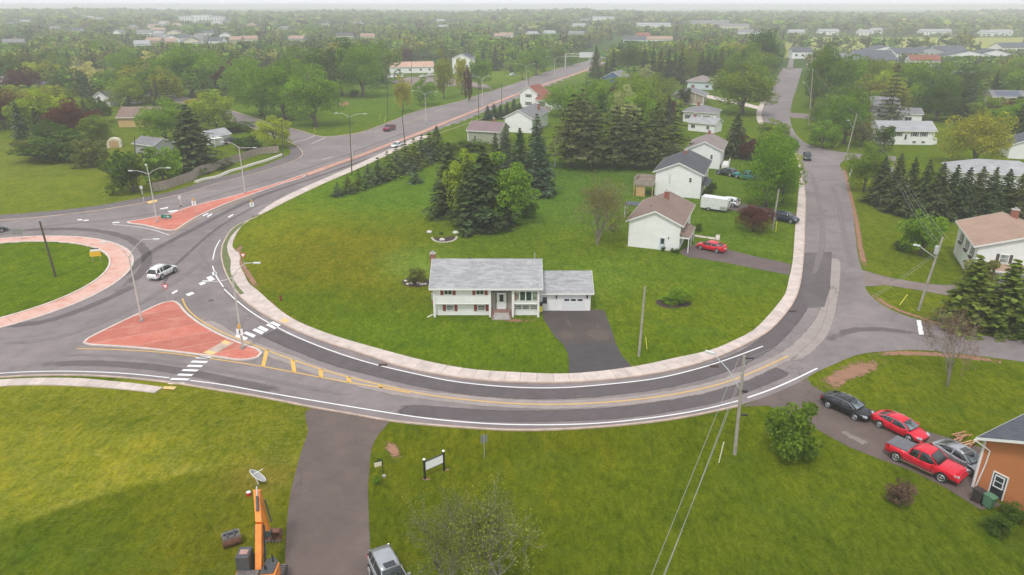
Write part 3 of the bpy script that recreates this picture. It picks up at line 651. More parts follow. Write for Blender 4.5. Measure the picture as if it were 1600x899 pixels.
M['bark'] = simple('bark', (.13, .105, .085), .95, var=.3, scale=5); M['bark_grey'] = simple('grey_bark', (.24, .21, .18), .95, var=.3, scale=5); M['bark_dark'] = simple('dark_bark', (.07, .055, .045), .95, var=.3, scale=5)
def cards(C, size, rng, nrm=None, flat=0.0, aspect=1.0):
    """one four-cornered leaf spray at every point of C; returns (verts, faces, tint)."""
    n = len(C); d = rng.normal(size=(n, 3))
    if nrm is not None: d = d * (1 - flat) + nrm * flat * 2.2
    d /= np.linalg.norm(d, axis=1, keepdims=True) + 1e-9
    r = rng.normal(size=(n, 3)); a = np.cross(d, r); a /= np.linalg.norm(a, axis=1, keepdims=True) + 1e-9; b = np.cross(d, a)
    s = (np.asarray(size) * rng.uniform(.65, 1.35, n))[:, None] * .5
    j = rng.uniform(.6, 1.2, (n, 4, 1))
    V = np.stack([C - a * s * aspect, C - b * s, C + a * s * aspect, C + b * s], 1); V = C[:, None] + (V - C[:, None]) * j
    return V.reshape(-1, 3)
def mesh_quads(name, V, mats, tint=None, trunkV=None):
    me = bpy.data.meshes.new(name); n = len(V) // 4
    me.vertices.add(len(V)); me.vertices.foreach_set('co', np.ascontiguousarray(V, dtype=np.float32).ravel()); me.loops.add(n * 4); me.loops.foreach_set('vertex_index', np.arange(n * 4, dtype=np.int32))
    me.polygons.add(n); me.polygons.foreach_set('loop_start', np.arange(0, n * 4, 4, dtype=np.int32)); me.update(calc_edges=True)
    ca = me.color_attributes.new('leaf', 'FLOAT_COLOR', 'POINT')
    if tint is None: tint = np.repeat(RNG.random(n), 4)[:, None].repeat(3, 1)
    ca.data.foreach_set('color', np.c_[tint, np.ones(len(tint))].astype(np.float32).ravel())
    for m in (mats if isinstance(mats, list) else [mats]): me.materials.append(m)
    return me
def broad_crown(rng, nclump, per, leaf, shape='round', base=.25, gap=.0, jag=.25):
    """unit tree (height 1, crown radius about .5 before scaling): clumps on an uneven shell; returns leaf points and clump centres."""
    P = []; CC = []; tint_ = []
    for k in range(nclump):
        th = rng.uniform(0, 2 * PI); u = rng.uniform(-.75, 1); rr = math.sqrt(max(0, 1 - u * u)); rad = rng.uniform(.45, .95) if rng.random() < .75 else rng.uniform(0, .5)
        if shape == 'oval': prof = .82
        elif shape == 'vase': prof = .62 + .38 * (u + .75) / 1.75
        else: prof = 1
        c = np.array([math.cos(th) * rr * rad * prof, math.sin(th) * rr * rad * prof, u * rad])
        cr = rng.uniform(.16, .34)
        m = int(per * (cr / .25)**2); q = rng.normal(size=(m, 3)); q /= np.linalg.norm(q, axis=1, keepdims=True); q *= rng.uniform(.55, 1.1, (m, 1)) ** .6
        q[:, 2] = q[:, 2] * .75 + .08
        P.append(c + q * cr); CC.append(c); tint_.append(np.full(m, rng.uniform(0, 1)))
    P = np.concatenate(P); CC = np.array(CC)
    zc = base + (1 - base) / 2; hz = (1 - base) / 2
    mx = max(P[:, 2].max(), 1e-3); mn = min(P[:, 2].min(), -.5)
    f = lambda z: np.where(z > 0, z / mx, z / -mn)
    def tr(A): A = A.copy(); A[:, 2] = zc + f(A[:, 2]) * hz; A[:, :2] *= .5 / 1.05; return A
    broad_crown.tint = np.concatenate(tint_); return tr(P), tr(CC)
def trunk_mesh(name, CC, rng, r=.028, base=.25, mat='bark', limbs=9, top=.85, sc=(1, 1), fork=0):
    mb = MB(); n = 7; pts = [Vector((rng.normal() * .008 * i, rng.normal() * .008 * i, top * i / n)) for i in range(n + 1)]; pts[0] = Vector((0, 0, -.02))
    mb.tube(pts, [r * (1.35 if i == 0 else 1) * (1 - .85 * i / n) + .002 for i in range(n + 1)], 7)
    for c in CC[rng.permutation(len(CC))[:limbs]]:
        z0 = rng.uniform(base * .75, min(top * .8, max(base, c[2] * .9))); z0 = min(z0, c[2] * .95); i = min(n - 1, int(z0 / top * n)); s = pts[i].lerp(pts[i + 1], z0 / top * n - i)
        c = Vector(c); m1 = s.lerp(c, .5) + Vector((0, 0, .03)); mb.tube([s, m1, c], [r * .5 * (1 - z0 * .6), r * .32 * (1 - z0 * .6), r * .08], 5, caps=False)
    return mb.mesh(name, M[mat], smooth=True, fix=False)
def conifer_points(rng, layers=20, nb=9, per=10, base=.06, droop=.18, pw=.9, irregular=.15, spread=.5):
    C = []; NRM = []
    for i in range(layers):
        f = i / (layers - 1); z = base + (1 - base) * f * .985; L0 = spread * ((1 - f) ** pw) * (.85 if i == 0 else 1) + .015
        k = max(4, int(nb * (1 - f * .5)))
        off = rng.uniform(0, 2 * PI)
        for b in range(k):
            an = off + 2 * PI * b / k + rng.normal() * .2; L = L0 * (1 + rng.normal() * irregular); m = max(3, int(per * (L / spread) + 2))
            s = np.linspace(.22, 1, m) + rng.normal(size=m) * .03; lat = rng.normal(size=m) * .16 * s * L * (1.15 - s * .5)
            x = math.cos(an) * s * L - math.sin(an) * lat; y = math.sin(an) * s * L + math.cos(an) * lat
            zz = z - droop * L * s**1.3 + rng.normal(size=m) * .006 + .05 * L * np.maximum(0, s - .8)
            C.append(np.stack([x, y, zz], 1)); NRM.append(np.tile([math.cos(an) * .35, math.sin(an) * .35, 1], (m, 1)))
    return np.concatenate(C), np.concatenate(NRM)
PROTO = {}
def add_proto(kind, crown_me, trunk_me): PROTO.setdefault(kind, []).append((crown_me, trunk_me))
def mk_broad(kind, seed, nclump, per, leaf, Hn, Wn, **kw):
    rng = np.random.default_rng(seed); tk = {k: kw.pop(k) for k in ('limbs', 'r', 'mat', 'top') if k in kw}
    P, CC = broad_crown(rng, nclump, per, leaf, **kw); P = P * (Wn, Wn, Hn); V = cards(P, leaf, rng) / (Wn, Wn, Hn)
    tn = np.clip(np.repeat(broad_crown.tint * .6 + rng.random(len(P)) * .4, 4), 0, 1)[:, None].repeat(3, 1)
    add_proto(kind, mesh_quads('crown', V, LEAF['green'], tn), trunk_mesh('trunk', CC, rng, base=kw.get('base', .25), **tk))
for k in range(4): mk_broad('broad', 11 + k, 44, 150, .34, 10, 9, shape=['round', 'oval', 'round', 'round'][k], base=[.10, .12, .14, .06][k])
for k in range(2): mk_broad('grand', 21 + k, 90, 150, .30, 12, 12, shape='round', base=.06, limbs=14)
for k in range(2): mk_broad('sparse', 31 + k, 46, 60, .26, 8, 7, shape='vase', base=.22, limbs=26)
for k in range(2): mk_broad('bush', 41 + k, 40, 90, .20, 3.5, 4, shape='round', base=.0, limbs=8, top=.5)
def mk_conifer(kind, seed, Hn, Wn, leaf, asp=1.5, **kw):
    rng = np.random.default_rng(seed); C, Nn = conifer_points(rng, **kw); C = C * (Wn, Wn, Hn); V = cards(C, leaf, rng, Nn, .68, asp) / (Wn, Wn, Hn)
    mb = MB(); mb.tube([(0, 0, -.02), (0, 0, .5), (0, 0, .97)], [.03, .016, .003], 7); add_proto(kind, mesh_quads('crown', V, LEAF['spruce']), mb.mesh('trunk', M['bark'], True, fix=False))
for k in range(3): mk_conifer('spruce', 51 + k, 12, 6.5, .50, layers=24, nb=14, per=19, irregular=.24, pw=.72)
for k in range(2): mk_conifer('slim', 61 + k, 12, 5, .50, layers=22, nb=11, per=13, irregular=.22, pw=.75)
for k in range(2): mk_conifer('pine', 71 + k, 13, 9, .55, layers=13, nb=10, per=24, irregular=.28, droop=.06, pw=.62, base=.16)
for k in range(2): mk_conifer('young', 81 + k, 3.5, 3, .26, layers=12, nb=9, per=9, irregular=.14, droop=.05, base=.04)
def mk_bare(kind, seed, Hn, Wn, leaf, dens, r=.02, splits=3, spread=.5):
    """leafless or budding tree: recursive twigs with sparse buds at the tips."""
    rng = np.random.default_rng(seed); mb = MB(); tips = []
    def grow(p, d, L, rad, lvl):
        k = 3; pts = [Vector(p)]
        for i in range(k):
            d = (d + Vector(rng.normal(size=3)) * .13 + Vector((0, 0, .05))).normalized(); pts.append(pts[-1] + d * (L / k))
        mb.tube([q_ for q_ in pts], [rad * (1 - .4 * i / k) for i in range(k + 1)], 6 if lvl < 2 else 3, caps=False)
        if lvl >= 2: tips.extend([tuple(q_) for q_ in pts[1:]])
        if lvl < 5:
            for j in range(splits if lvl < 4 else 2):
                s = pts[rng.integers(2, k + 1)] if lvl else pts[rng.integers(1, k + 1)]
                ax = Vector(rng.normal(size=3)); nd = (d + ax.normalized() * rng.uniform(.7, 1.15) + Vector((0, 0, .10))).normalized(); grow(s, nd, L * rng.uniform(.62, .85), rad * .55, lvl + 1)
    for j in range(3 if Wn > 6 else 2):
        a = j * 2.1 + rng.uniform(0, 1); grow(Vector((0, 0, 0)), Vector((math.cos(a) * .22, math.sin(a) * .22, 1)).normalized(), Hn * .3, Hn * r, 0)
    V = np.array(mb.v); zt = np.percentile(V[:, 2], 98.5); xr = np.percentile(np.hypot(V[:, 0], V[:, 1]), 93)
    mb.v = [tuple(v) for v in V / (xr * 2, xr * 2, zt)]
    T = np.array(tips); T = T[rng.permutation(len(T))]; T = np.repeat(T, dens, 0); T = T + rng.normal(size=T.shape) * .16
    Vc = cards(T, leaf, rng) / (xr * 2, xr * 2, zt)
    add_proto(kind, mesh_quads('crown', Vc, LEAF['bud']), mb.mesh('trunk', M['bark_grey'], False, fix=False))
mk_bare('budding', 91, 8, 8, .085, 3, r=.0125); mk_bare('budding', 92, 7, 7, .085, 3, r=.0125); mk_bare('twiggy', 93, 6, 6, .075, 2, r=.016)

TREES = []
def tree(kind, u, v, vt, wpx, col, label, cat='tree', group=None, name=None, vi=None, rzv=None, base=None):
    """base pixel (u, v), top pixel row vt, crown width in photo pixels: all turned into metres here."""
    b = at(u, v) if base is None else base
    z0 = .1 if inpoly(np.array([b.x]), np.array([b.y]), block_poly)[0] else float(terrain(b.x, b.y))
    hgt = max(.3, on(u, vt, b.y).z - z0); wd = 1.06 * wpx / FPX * math.hypot(b.y, CAM_H) * .99
    pr = PROTO[kind]; cm, tm = pr[(len(TREES) if vi is None else vi) % len(pr)]
    nm = name or {'broad': 'deciduous_tree', 'grand': 'deciduous_tree', 'sparse': 'deciduous_tree', 'bush': 'shrub', 'spruce': 'spruce_tree', 'slim': 'spruce_tree', 'pine': 'pine_tree', 'young': 'young_spruce', 'budding': 'budding_tree', 'twiggy': 'bare_tree'}[kind]
    r = empty(nm, (b.x, b.y, z0), random.uniform(0, 2 * PI) if rzv is None else rzv, label, cat, group); r.scale = (wd, wd, hgt)
    c = link('crown', cm, r)
    c.material_slots[0].link = 'OBJECT'; c.material_slots[0].material = LEAF[col]
    if tm is not None: link('trunk', tm, r)
    TREES.append((b.x, b.y, wd, hgt)); return r
# --- trees standing on the main lawn and round the near houses: (kind, base u, base v, top v, width px, colour, label)
T = [
 ('spruce',703,338,222,66,'spruce','tall dark spruce at the left end of the tree clump on the lawn'),
 ('spruce',756,357,230,84,'spruce','broadest dark spruce at the front of the tree clump on the lawn'),
 ('broad',728,344,234,66,'lime','yellow green leafy tree behind the gap of the two front spruces of the lawn clump'),
 ('spruce',732,352,242,50,'cedar','yellowish green conifer between the two front spruces of the lawn clump'),
 ('broad',797,352,238,92,'green','bright green leafy tree at the right end of the lawn clump'),
 ('spruce',774,350,252,48,'spruce','dark spruce tucked behind the broad spruce of the lawn clump'),
 ('spruce',726,332,234,46,'deep','slender dark tree behind the left spruce of the lawn clump'),
 ('bush',824,339,315,34,'deep','dark low shrub at the right foot of the lawn clump'),
 ('young',649,287,253,30,'blue','small lone spruce standing on the open lawn beside the hedge row'),
 ('spruce',842,305,212,52,'blue','dark blue spruce right of the lawn clump beside a lamp'),
 ('spruce',812,285,200,44,'spruce','dark spruce behind the bright green tree of the lawn clump'),
 ('spruce',838,275,178,44,'blue','tall dark spruce in front of the white gabled house by the highway'),
 ('spruce',790,262,198,34,'blue','spruce close to the white gable of the grey roofed house'),
 ('slim',774,262,208,28,'spruce','narrow spruce beside the green walled house'),
 ('slim',683,232,196,24,'spruce','narrow young spruce at the highway end of the lawn hedge'),
 ('pine',893,262,148,80,'pine','big dark pine at the left end of the pine belt behind the lawn'),
 ('pine',925,262,160,74,'pine','second big pine from the left in the pine belt'),
 ('pine',960,264,168,76,'pine','third pine of the belt, behind the bare tree'),
 ('pine',992,262,166,70,'pine','middle pine of the belt with a ragged top'),
 ('pine',1022,262,162,72,'pine','pine of the belt left of the dark roofed house'),
 ('pine',1048,256,176,64,'pine','last pine of the belt, touching the dark roofed house'),
 ('pine',908,240,140,66,'pine','pine in the second rank of the belt at its left end'),
 ('pine',975,240,160,66,'pine','pine in the second rank behind the middle of the belt'),
 ('budding',933,384,284,84,'bud','thin half bare tree standing on the lawn left of the brown roofed house'),
 ('grand',1196,324,212,92,'green','large bright green tree leaning over the street sidewalk'),
 ('grand',1213,276,194,60,'green','bright green tree beside the sidewalk, behind the large street tree'),
 ('broad',1215,302,230,56,'lime','lighter green tree between the two street trees'),
 ('grand',1176,362,318,58,'red','copper leaved tree on the lawn left of the short street pole'),
 ('broad',1170,250,212,46,'red','dark copper tree beside the third white house'),
 ('spruce',1147,245,178,44,'pine','dark conifer behind the white house with the hip roof'),
 ('broad',1204,222,186,50,'mid','green tree behind the street trees near the bend'),
 ('grand',1160,180,94,100,'mid','very large green tree left of the far street'),
 ('grand',1188,125,44,62,'deep','tall dark green tree at the left edge of the far street'),
 ('grand',1176,140,66,72,'mid','large round tree behind the very large one by the far street'),
 ('broad',1150,150,80,52,'mid','green tree at the end of the dark spruce row'),
 ('broad',905,200,130,56,'green','bright leafy tree behind the pine belt at the left'),
 ('grand',880,182,132,60,'green','leafy tree right of the white house with brown roofs'),
 ('broad',935,190,124,46,'green','fresh green tree below the blue gabled house'),
 ('grand',990,190,112,66,'lime','light green tree in the middle of the gardens behind the pines'),
 ('broad',978,205,132,44,'blossom','pale blossoming tree in the gardens behind the pines'),
 ('broad',1005,140,100,34,'blossom','pale tree with whitish flowers under the dark round maple'),
 ('broad',982,225,160,38,'blossom','whitish flowering tree rising just above the pines'),
 ('broad',1015,200,134,50,'mid','green tree behind the right half of the pine belt'),
 ('broad',1040,190,150,30,'red','small copper tree left of the beige gabled house'),
 ('broad',915,215,160,50,'deep','dark leafy tree behind the first pines'),
 ('grand',985,118,66,54,'deep','dark round maple left of the spruce row'),
 ('spruce',930,132,72,26,'spruce','dark spruce standing by the highway next to the road sign'),
 ('slim',957,125,78,20,'spruce','spruce between the road sign and the dark maple'),
 ('slim',947,128,92,18,'spruce','short spruce right beside the green highway sign'),
 ('slim',1005,124,72,22,'spruce','spruce directly right of the dark round maple'),
 ('grand',1080,130,74,46,'mid','round green tree in front of the dark spruce row'),
 ('bush',1070,165,135,22,'spruce','round clipped conifer beside the white hip roofed house'),
 ('bush',1185,158,138,36,'deep','dark shrub at the front of the very large tree'),
 ('grand',1222,318,240,46,'green','bright green tree crowding the street sidewalk, right of the large street tree'),
 ('broad',1203,250,198,38,'lime','lime green tree at the street bend behind the other street trees'),
 # left of the highway
 ('grand',262,224,153,78,'green','large bright green tree behind the wooden fence'),
 ('spruce',305,264,164,86,'spruce','large dark spruce right behind the wooden fence'),
 ('bush',210,300,232,80,'deep','mass of dark bushes at the left end of the wooden fence'),
 ('bush',255,285,230,64,'green','light green shrub between the bushes and the dark spruce'),
 ('bush',185,278,246,60,'deep','dark bushes behind the tall lamp at the fence end'),
 ('bush',100,248,206,120,'deep','long dark thicket along the back of the pale meadow'),
 ('bush',60,250,215,70,'dull','dull brownish thicket at the left of the pale meadow'),
 ('bush',140,262,218,60,'dull','brushy thicket right of the pale meadow'),
 ('broad',430,232,180,56,'lime','lime green small tree at the street corner by the fence end'),
 ('bush',390,232,212,46,'deep','dark shrubs behind the fence near the parked dark car'),
 ('bush',372,206,190,60,'deep','dark hedge behind the parked dark car'),
 ('broad',340,205,140,74,'lime','light yellowish green tree leaning over the side street'),
 ('broad',318,190,146,50,'yellow','yellow green tree behind the fence gardens'),
 ('broad',240,160,92,66,'mid','green roadside tree left of the side street'),
 ('grand',300,152,66,110,'green','tall wide green tree behind the side street'),
 ('broad',262,170,104,50,'yellow','yellowish tree in front of the tall wide one'),
 ('broad',356,155,104,34,'red','dark copper tree beside the side street'),
 ('broad',378,160,92,56,'green','green tree right of the dark copper one'),
 ('grand',408,182,88,96,'green','large green tree at the left of the park lawn'),
 ('grand',445,187,92,92,'green','large green tree next to it on the park lawn'),
 ('grand',494,198,100,92,'green','spreading green tree in front of the park lawn group'),
 ('grand',480,150,72,84,'mid','tall green tree in the middle of the park lawn group'),
 ('grand',534,150,58,84,'deep','tallest dark green tree at the back of the park lawn'),
 ('grand',567,152,64,72,'green','tall green tree with a bare stem right of the tallest one'),
 ('broad',604,130,64,50,'mid','green tree left of the long white building'),
 ('broad',590,138,100,34,'deep','dark bushy tree in front of the white building'),
 ('bush',555,152,140,16,'deep','small round dark shrub on the park lawn'),
 ('broad',630,176,118,28,'yellow','thin young tree on the park lawn beside the highway'),
 ('broad',665,165,120,36,'green','young green tree on the park lawn behind a lamp'),
 ('broad',694,155,76,30,'yellow','slim tall young tree by the highway verge'),
 ('broad',722,148,90,28,'yellow','slim young tree right of it by the highway verge'),
 ('broad',750,140,84,34,'green','green verge tree left of the open grass strip'),
 ('broad',732,160,102,14,'red','thin reddish young tree on the highway verge'),
 ('broad',390,120,88,40,'red','dark red tree behind the park lawn group'),
 ('broad',632,100,76,30,'red','dark red tree behind the white building'),
 ('broad',816,125,82,24,'green','verge tree at the far end of the grass strip'),
 ('broad',838,118,70,34,'green','verge tree beside the far highway'),
 ('broad',850,112,74,28,'green','bright verge tree at the far highway'),
 ('broad',872,104,72,34,'mid','verge tree left of the highway sign gantry'),
 ('broad',893,103,84,20,'green','tree right at the foot of the sign gantry'),
 # right side
 ('grand',1288,172,64,66,'mid','tall full green tree at the right edge of the far street'),
 ('grand',1270,165,80,34,'deep','dark tree standing right beside the far street driveways'),
 ('grand',1318,168,84,64,'green','full round green tree right of the tall street edge tree'),
 ('grand',1352,160,88,60,'mid','broad mid green tree in the tree mass left of the two storey house'),
 ('pine',1388,196,104,44,'pine','tall dark pine standing in front of the two storey white house'),
 ('grand',1424,165,92,62,'green','broad green tree behind the split entry house on the right'),
 ('grand',1462,168,96,60,'mid','wide crowned tree above the right end of the split entry roof'),
 ('grand',1498,160,100,52,'deep','dark wide tree left of the solar panel house'),
 ('spruce',1500,188,126,30,'spruce','dark conifer between the split entry house and the solar panel house'),
 ('grand',1545,140,98,60,'mid','broad tree above the solar panel house at the far right'),
 ('spruce',1592,225,150,44,'spruce','dark conifer at the right edge behind the small slate roofed house'),
 ('grand',1318,225,142,70,'green','bright green tree right of the street bend'),
 ('broad',1285,232,188,50,'green','green bushy tree at the street corner under the lamp pole'),
 ('broad',1345,230,180,44,'dull','brown green tree left of the grey roofed white house'),
 ('grand',1350,300,222,62,'mid','big green tree at the left end of the spruce hedge'),
 ('bush',1360,265,230,40,'deep','dark bush at the left end of the spruce hedge'),
 ('bush',1438,400,330,72,'green','wide light green shrub on the slope left of the brown roofed house'),
 ('bush',1406,390,374,22,'deep','small dark bush beside the wide light green shrub'),
 ('broad',1380,236,196,40,'deep','dark green tree in front of the grey roofed white house'),
 ('grand',1520,258,172,100,'yellow','broad yellow green tree on the lawn behind the long grey roof'),
 ('slim',1506,510,400,84,'cedar','left one of the two big spruces beside the gravel drive'),
 ('slim',1562,516,406,86,'cedar','right one of the two big spruces beside the gravel drive'),
 ('slim',1596,500,440,52,'cedar','dense spruce at the picture edge right of the two big ones'),
 ('bush',1530,455,405,60,'dull','greyish bush in front of the brown roofed white house'),
 ('twiggy',1480,604,488,90,'brown','bare reddish tree on the corner lawn by the side road'),
 ('bush',1238,712,630,86,'mid','round leafy green shrub on the front lawn beside the driveway'),
 ('bush',1406,792,752,46,'brown','small brownish bush on the front lawn below the red pickup'),
 ('bush',1560,835,808,40,'deep','low dark shrub below the orange house'),
 ('bush',1585,812,790,46,'deep','dark shrub against the wall of the orange house'),
 ('budding',704,932,772,128,'budgreen','half bare budding tree at the bottom, left one of the pair'),
 ('budding',772,945,776,138,'budgreen','half bare budding tree at the bottom, right one of the pair'),
 ('bush',589,757,743,15,'green','small round green shrub beside the wide driveway'),
 ('bush',593,726,716,10,'deep','tiny dark plant by the driveway entrance'),
 ('bush',650,445,420,34,'dull','loose shrub in the flower bed left of the house'),
 ('bush',1065,474,448,44,'green','light green shrub in the round mulch bed'),
 ('bush',1048,476,462,30,'green','smaller shrub spreading over the round mulch bed'),
 ('bush',1036,394,385,8,'deep','clipped ball shrub nearest the door of the brown roofed house'),
 ('bush',1050,396,388,8,'deep','clipped ball shrub in the middle under the white wall'),
 ('bush',1058,397,388,10,'deep','clipped ball shrub at the corner of the white wall'),
 ('bush',1092,362,349,12,'deep','dark shrub by the front wall of the brown roofed house'),
 ('bush',1112,303,284,16,'deep','dark shrub in front of the dark roofed house'),
 ('bush',960,400-38,345,16,'lime','small yellow leafed plant against the white gable'),
 ('bush',690,368,362,8,'mid','small plant in the crescent stone bed'),
 ('bush',738,236,220,60,'deep','dense dark bushes at the end of the hedge row'),
 ('bush',700,243,222,44,'deep','dark bushes beside the green walled house'),
]
for a in T:
    g_ = None
    tree(*a[:7], cat='shrub' if a[0] == 'bush' else 'tree')
hr = [(528,308,24),(545,303,30),(562,297,34),(577,291,36),(592,285,40),(607,279,44),(621,273,46),(635,267,48),(648,261,46),(660,255,46),(672,251,44),(684,248,40)]
_t = ['first', 'second', 'third', 'fourth', 'fifth', 'sixth', 'seventh', 'eighth', 'ninth']
ordn = ['first', 'second', 'third', 'fourth', 'fifth', 'sixth', 'seventh', 'eighth', 'ninth', 'tenth', 'eleventh', 'twelfth', 'thirteenth', 'fourteenth', 'fifteenth', 'sixteenth', 'seventeenth', 'eighteenth', 'nineteenth', 'twentieth'] + ['twenty ' + q for q in _t] + ['thirtieth'] + ['thirty ' + q for q in _t]
for i, (u, v, hp) in enumerate(hr):
    tree('young', u, v, v - hp * .95, hp * 1.02, ['blue', 'spruce', 'cedar'][i % 3], '%s young spruce of the row along the highway lawn edge, counted from its roundabout end' % ordn[i], group='young spruces in a row along the highway')
hr = [(1372,318,245),(1393,328,240),(1414,336,246),(1436,340,250),(1458,342,254),(1480,340,258),(1500,341,262),(1520,338,260),(1540,341,262),(1562,338,264),(1584,342,268),(1606,342,266)]
for i, (u, v, vt) in enumerate(hr):
    tree('spruce', u, v, vt, 44, ['spruce', 'pine', 'spruce'][i % 3], '%s dark spruce from the street in the tall hedge right of the road' % ordn[i], group='spruces of the tall hedge right of the road')
hr = [(1018,70),(1030,76),(1042,74),(1052,80),(1062,72),(1094,76),(1104,74),(1114,78),(1124,74),(1134,80)]
for i, (u, vt) in enumerate(hr):
    tree('slim', u, 132, vt, 20, 'spruce', '%s tall dark spruce of the row behind the gardens, counted from the dark maple' % ordn[i], group='dark spruces in a row behind the gardens')
hr = [(762,188,165),(772,186,162),(782,186,163),(792,184,160),(803,182,154),(812,182,160)]
for i, (u, v, vt) in enumerate(hr):
    tree('slim', u, v, vt, 18, 'blue', '%s small spruce behind the green walled house, counted from the left' % ordn[i], group='small spruces between house and highway')

# ---------------------------------------------------------------- building materials
def mat_siding(name, col, pitch=.11, vert=False, dark=.80):
    m, t, b = nodes(name); c0 = objc(t); sp = N(t, 'ShaderNodeSeparateXYZ'); t.links.new(c0, sp.inputs[0])
    z = sp.outputs['X' if vert else 'Z']; fr = mth(t, 'FRACT', mth(t, 'DIVIDE', z, pitch))
    l = ramp(t, fr, [(0, dark), (.16, 1), (1, 1)]); n = noise(t, .7, 4, .6, c0)
    c = mix(t, 1, ramp(t, n, [(.3, tuple(x * .93 for x in col)), (.7, tuple(min(1, x * 1.05) for x in col))]), l, 'MULTIPLY')
    t.links.new(c, b.inputs['Base Color']); b.inputs['Roughness'].default_value = .65; bump(t, b, fr, .25, .03); return m
def mat_shingle(name, col, var=.22):
    m, t, b = nodes(name); c0 = objc(t); n1 = noise(t, 1.1, 4, .7, scaled(t, c0, .55, 2.6, 2.6), .6); n2 = noise(t, 7, 3, .7, scaled(t, c0, .5, 1.6, 1.6)); n3 = noise(t, .3, 3, .5, c0)
    sp = N(t, 'ShaderNodeSeparateXYZ'); t.links.new(c0, sp.inputs[0]); fr = mth(t, 'FRACT', mth(t, 'DIVIDE', sp.outputs['Z'], .075))
    c = ramp(t, n1, [(.32, tuple(x * (1 - var) for x in col)), (.68, tuple(x * (1 + var) for x in col))])
    c = mix(t, 1, c, ramp(t, n2, [(.3, .82), (.7, 1.18)]), 'MULTIPLY'); c = mix(t, 1, c, ramp(t, n3, [(.3, .92), (.7, 1.08)]), 'MULTIPLY'); c = mix(t, 1, c, ramp(t, fr, [(0, .82), (.2, 1)]), 'MULTIPLY')
    t.links.new(c, b.inputs['Base Color']); b.inputs['Roughness'].default_value = .9; b.inputs['Specular IOR Level'].default_value = .2; bump(t, b, fr, .3, .03); return m
def mat_brick(name, col):
    m, t, b = nodes(name); n = N(t, 'ShaderNodeTexBrick'); n.inputs['Scale'].default_value = 4.5; n.inputs['Color1'].default_value = (*col, 1); n.inputs['Color2'].default_value = (*[x * .7 for x in col], 1); n.inputs['Mortar'].default_value = (.35, .3, .27, 1)
    t.links.new(scaled(t, objc(t), 1, 1, 1), n.inputs['Vector']); t.links.new(n.outputs[0], b.inputs['Base Color']); b.inputs['Roughness'].default_value = .9; return m
def mat_glass(name, col=(.03, .04, .045), rough=.08):
    m, t, b = nodes(name); n = noise(t, 1.5, 2, .5, objc(t)); c = ramp(t, n, [(.35, tuple(x * .6 for x in col)), (.65, tuple(x * 1.6 for x in col))]); t.links.new(c, b.inputs['Base Color'])
    b.inputs['Roughness'].default_value = rough; b.inputs['Specular IOR Level'].default_value = .8; return m
W_ = dict(white=mat_siding('white_siding', (.87, .865, .855), dark=.86), cream=mat_siding('cream_siding', (.72, .66, .50)), beige=mat_siding('beige_siding', (.42, .33, .25)), sage=mat_siding('sage_siding', (.36, .37, .28)), orange=mat_siding('orange_siding', (.56, .205, .075), .14, dark=.72),
          blue=mat_siding('blue_siding', (.08, .15, .30)), pale=mat_siding('pale_blue_siding', (.62, .70, .74)), grey=mat_siding('grey_siding', (.42, .42, .42)), ochre=mat_siding('ochre_siding', (.62, .42, .18)))
RF = dict(grey=mat_shingle('grey_shingles', (.35, .35, .355), .26), mid=mat_shingle('mid_grey_shingles', (.22, .21, .22)), dark=mat_shingle('dark_shingles', (.095, .095, .105)), slate=mat_shingle('slate_blue_shingles', (.10, .11, .13), .3), brown=mat_shingle('brown_shingles', (.24, .17, .14), .12),
          tan=mat_shingle('tan_shingles', (.38, .255, .19), .14), taupe=mat_shingle('taupe_shingles', (.27, .22, .21), .15), plum=mat_shingle('plum_metal_roof', (.24, .17, .18), .06), red=mat_shingle('red_brown_shingles', (.27, .10, .07), .15), rust=mat_shingle('rusty_roof', (.52, .33, .25), .25), pale=mat_shingle('pale_grey_shingles', (.36, .36, .37), .12))
M['trim'] = simple('white_trim', (.82, .81, .79), .5, var=.03); M['glass'] = mat_glass('window_glass'); M['glass_pale'] = mat_glass('pale_window_glass', (.22, .24, .23), .12); M['glass_curtain'] = mat_glass('curtained_glass', (.26, .30, .25), .2)
M['shut_red'] = simple('dark_red_shutter', (.28, .06, .05), .6, var=.08); M['shut_dark'] = simple('dark_shutter', (.10, .07, .07), .6); M['shut_grey'] = simple('grey_shutter', (.14, .14, .15), .6)
M['brick'] = mat_brick('chimney_brick', (.34, .11, .07)); M['brick_dull'] = mat_brick('entry_brick', (.28, .13, .10)); M['door_white'] = simple('white_door', (.78, .78, .80), .45, var=.02); M['door_dark'] = simple('dark_door', (.03, .03, .035), .4); M['door_pale'] = simple('pale_blue_door', (.60, .66, .74), .45, var=.03)
M['metal'] = simple('galvanised_steel', (.55, .56, .57), .45, .6, .06); M['metal_dark'] = simple('dark_steel', (.05, .05, .055), .5, .3); M['wood_weathered'] = simple('weathered_wood', (.34, .28, .235), .9, var=.22, scale=2); M['wood_new'] = simple('fresh_wood', (.55, .34, .16), .8, var=.15)
M['stone_step'] = simple('concrete_step', (.42, .39, .37), .9, var=.15); M['black'] = simple('black_plastic', (.02, .02, .022), .5); M['solar'] = simple('solar_panel_glass', (.10, .12, .17), .15, .2, .05)
def fpt(face, w_, d, s, z, out=0.0):
    if face == 'front': return Vector((s, -out, z))
    if face == 'right': return Vector((w_ + out, s, z))
    if face == 'back': return Vector((w_ - s, d + out, z))
    return Vector((-out, d - s, z))
def fquadbox(mb, face, w_, d, s0, s1, z0, z1, o0, o1, mi=0):
    a = fpt(face, w_, d, s0, z0, o0); b = fpt(face, w_, d, s1, z1, o1)
    return mb.b2(min(a.x, b.x), min(a.y, b.y), z0, max(a.x, b.x), max(a.y, b.y), z1, mi)
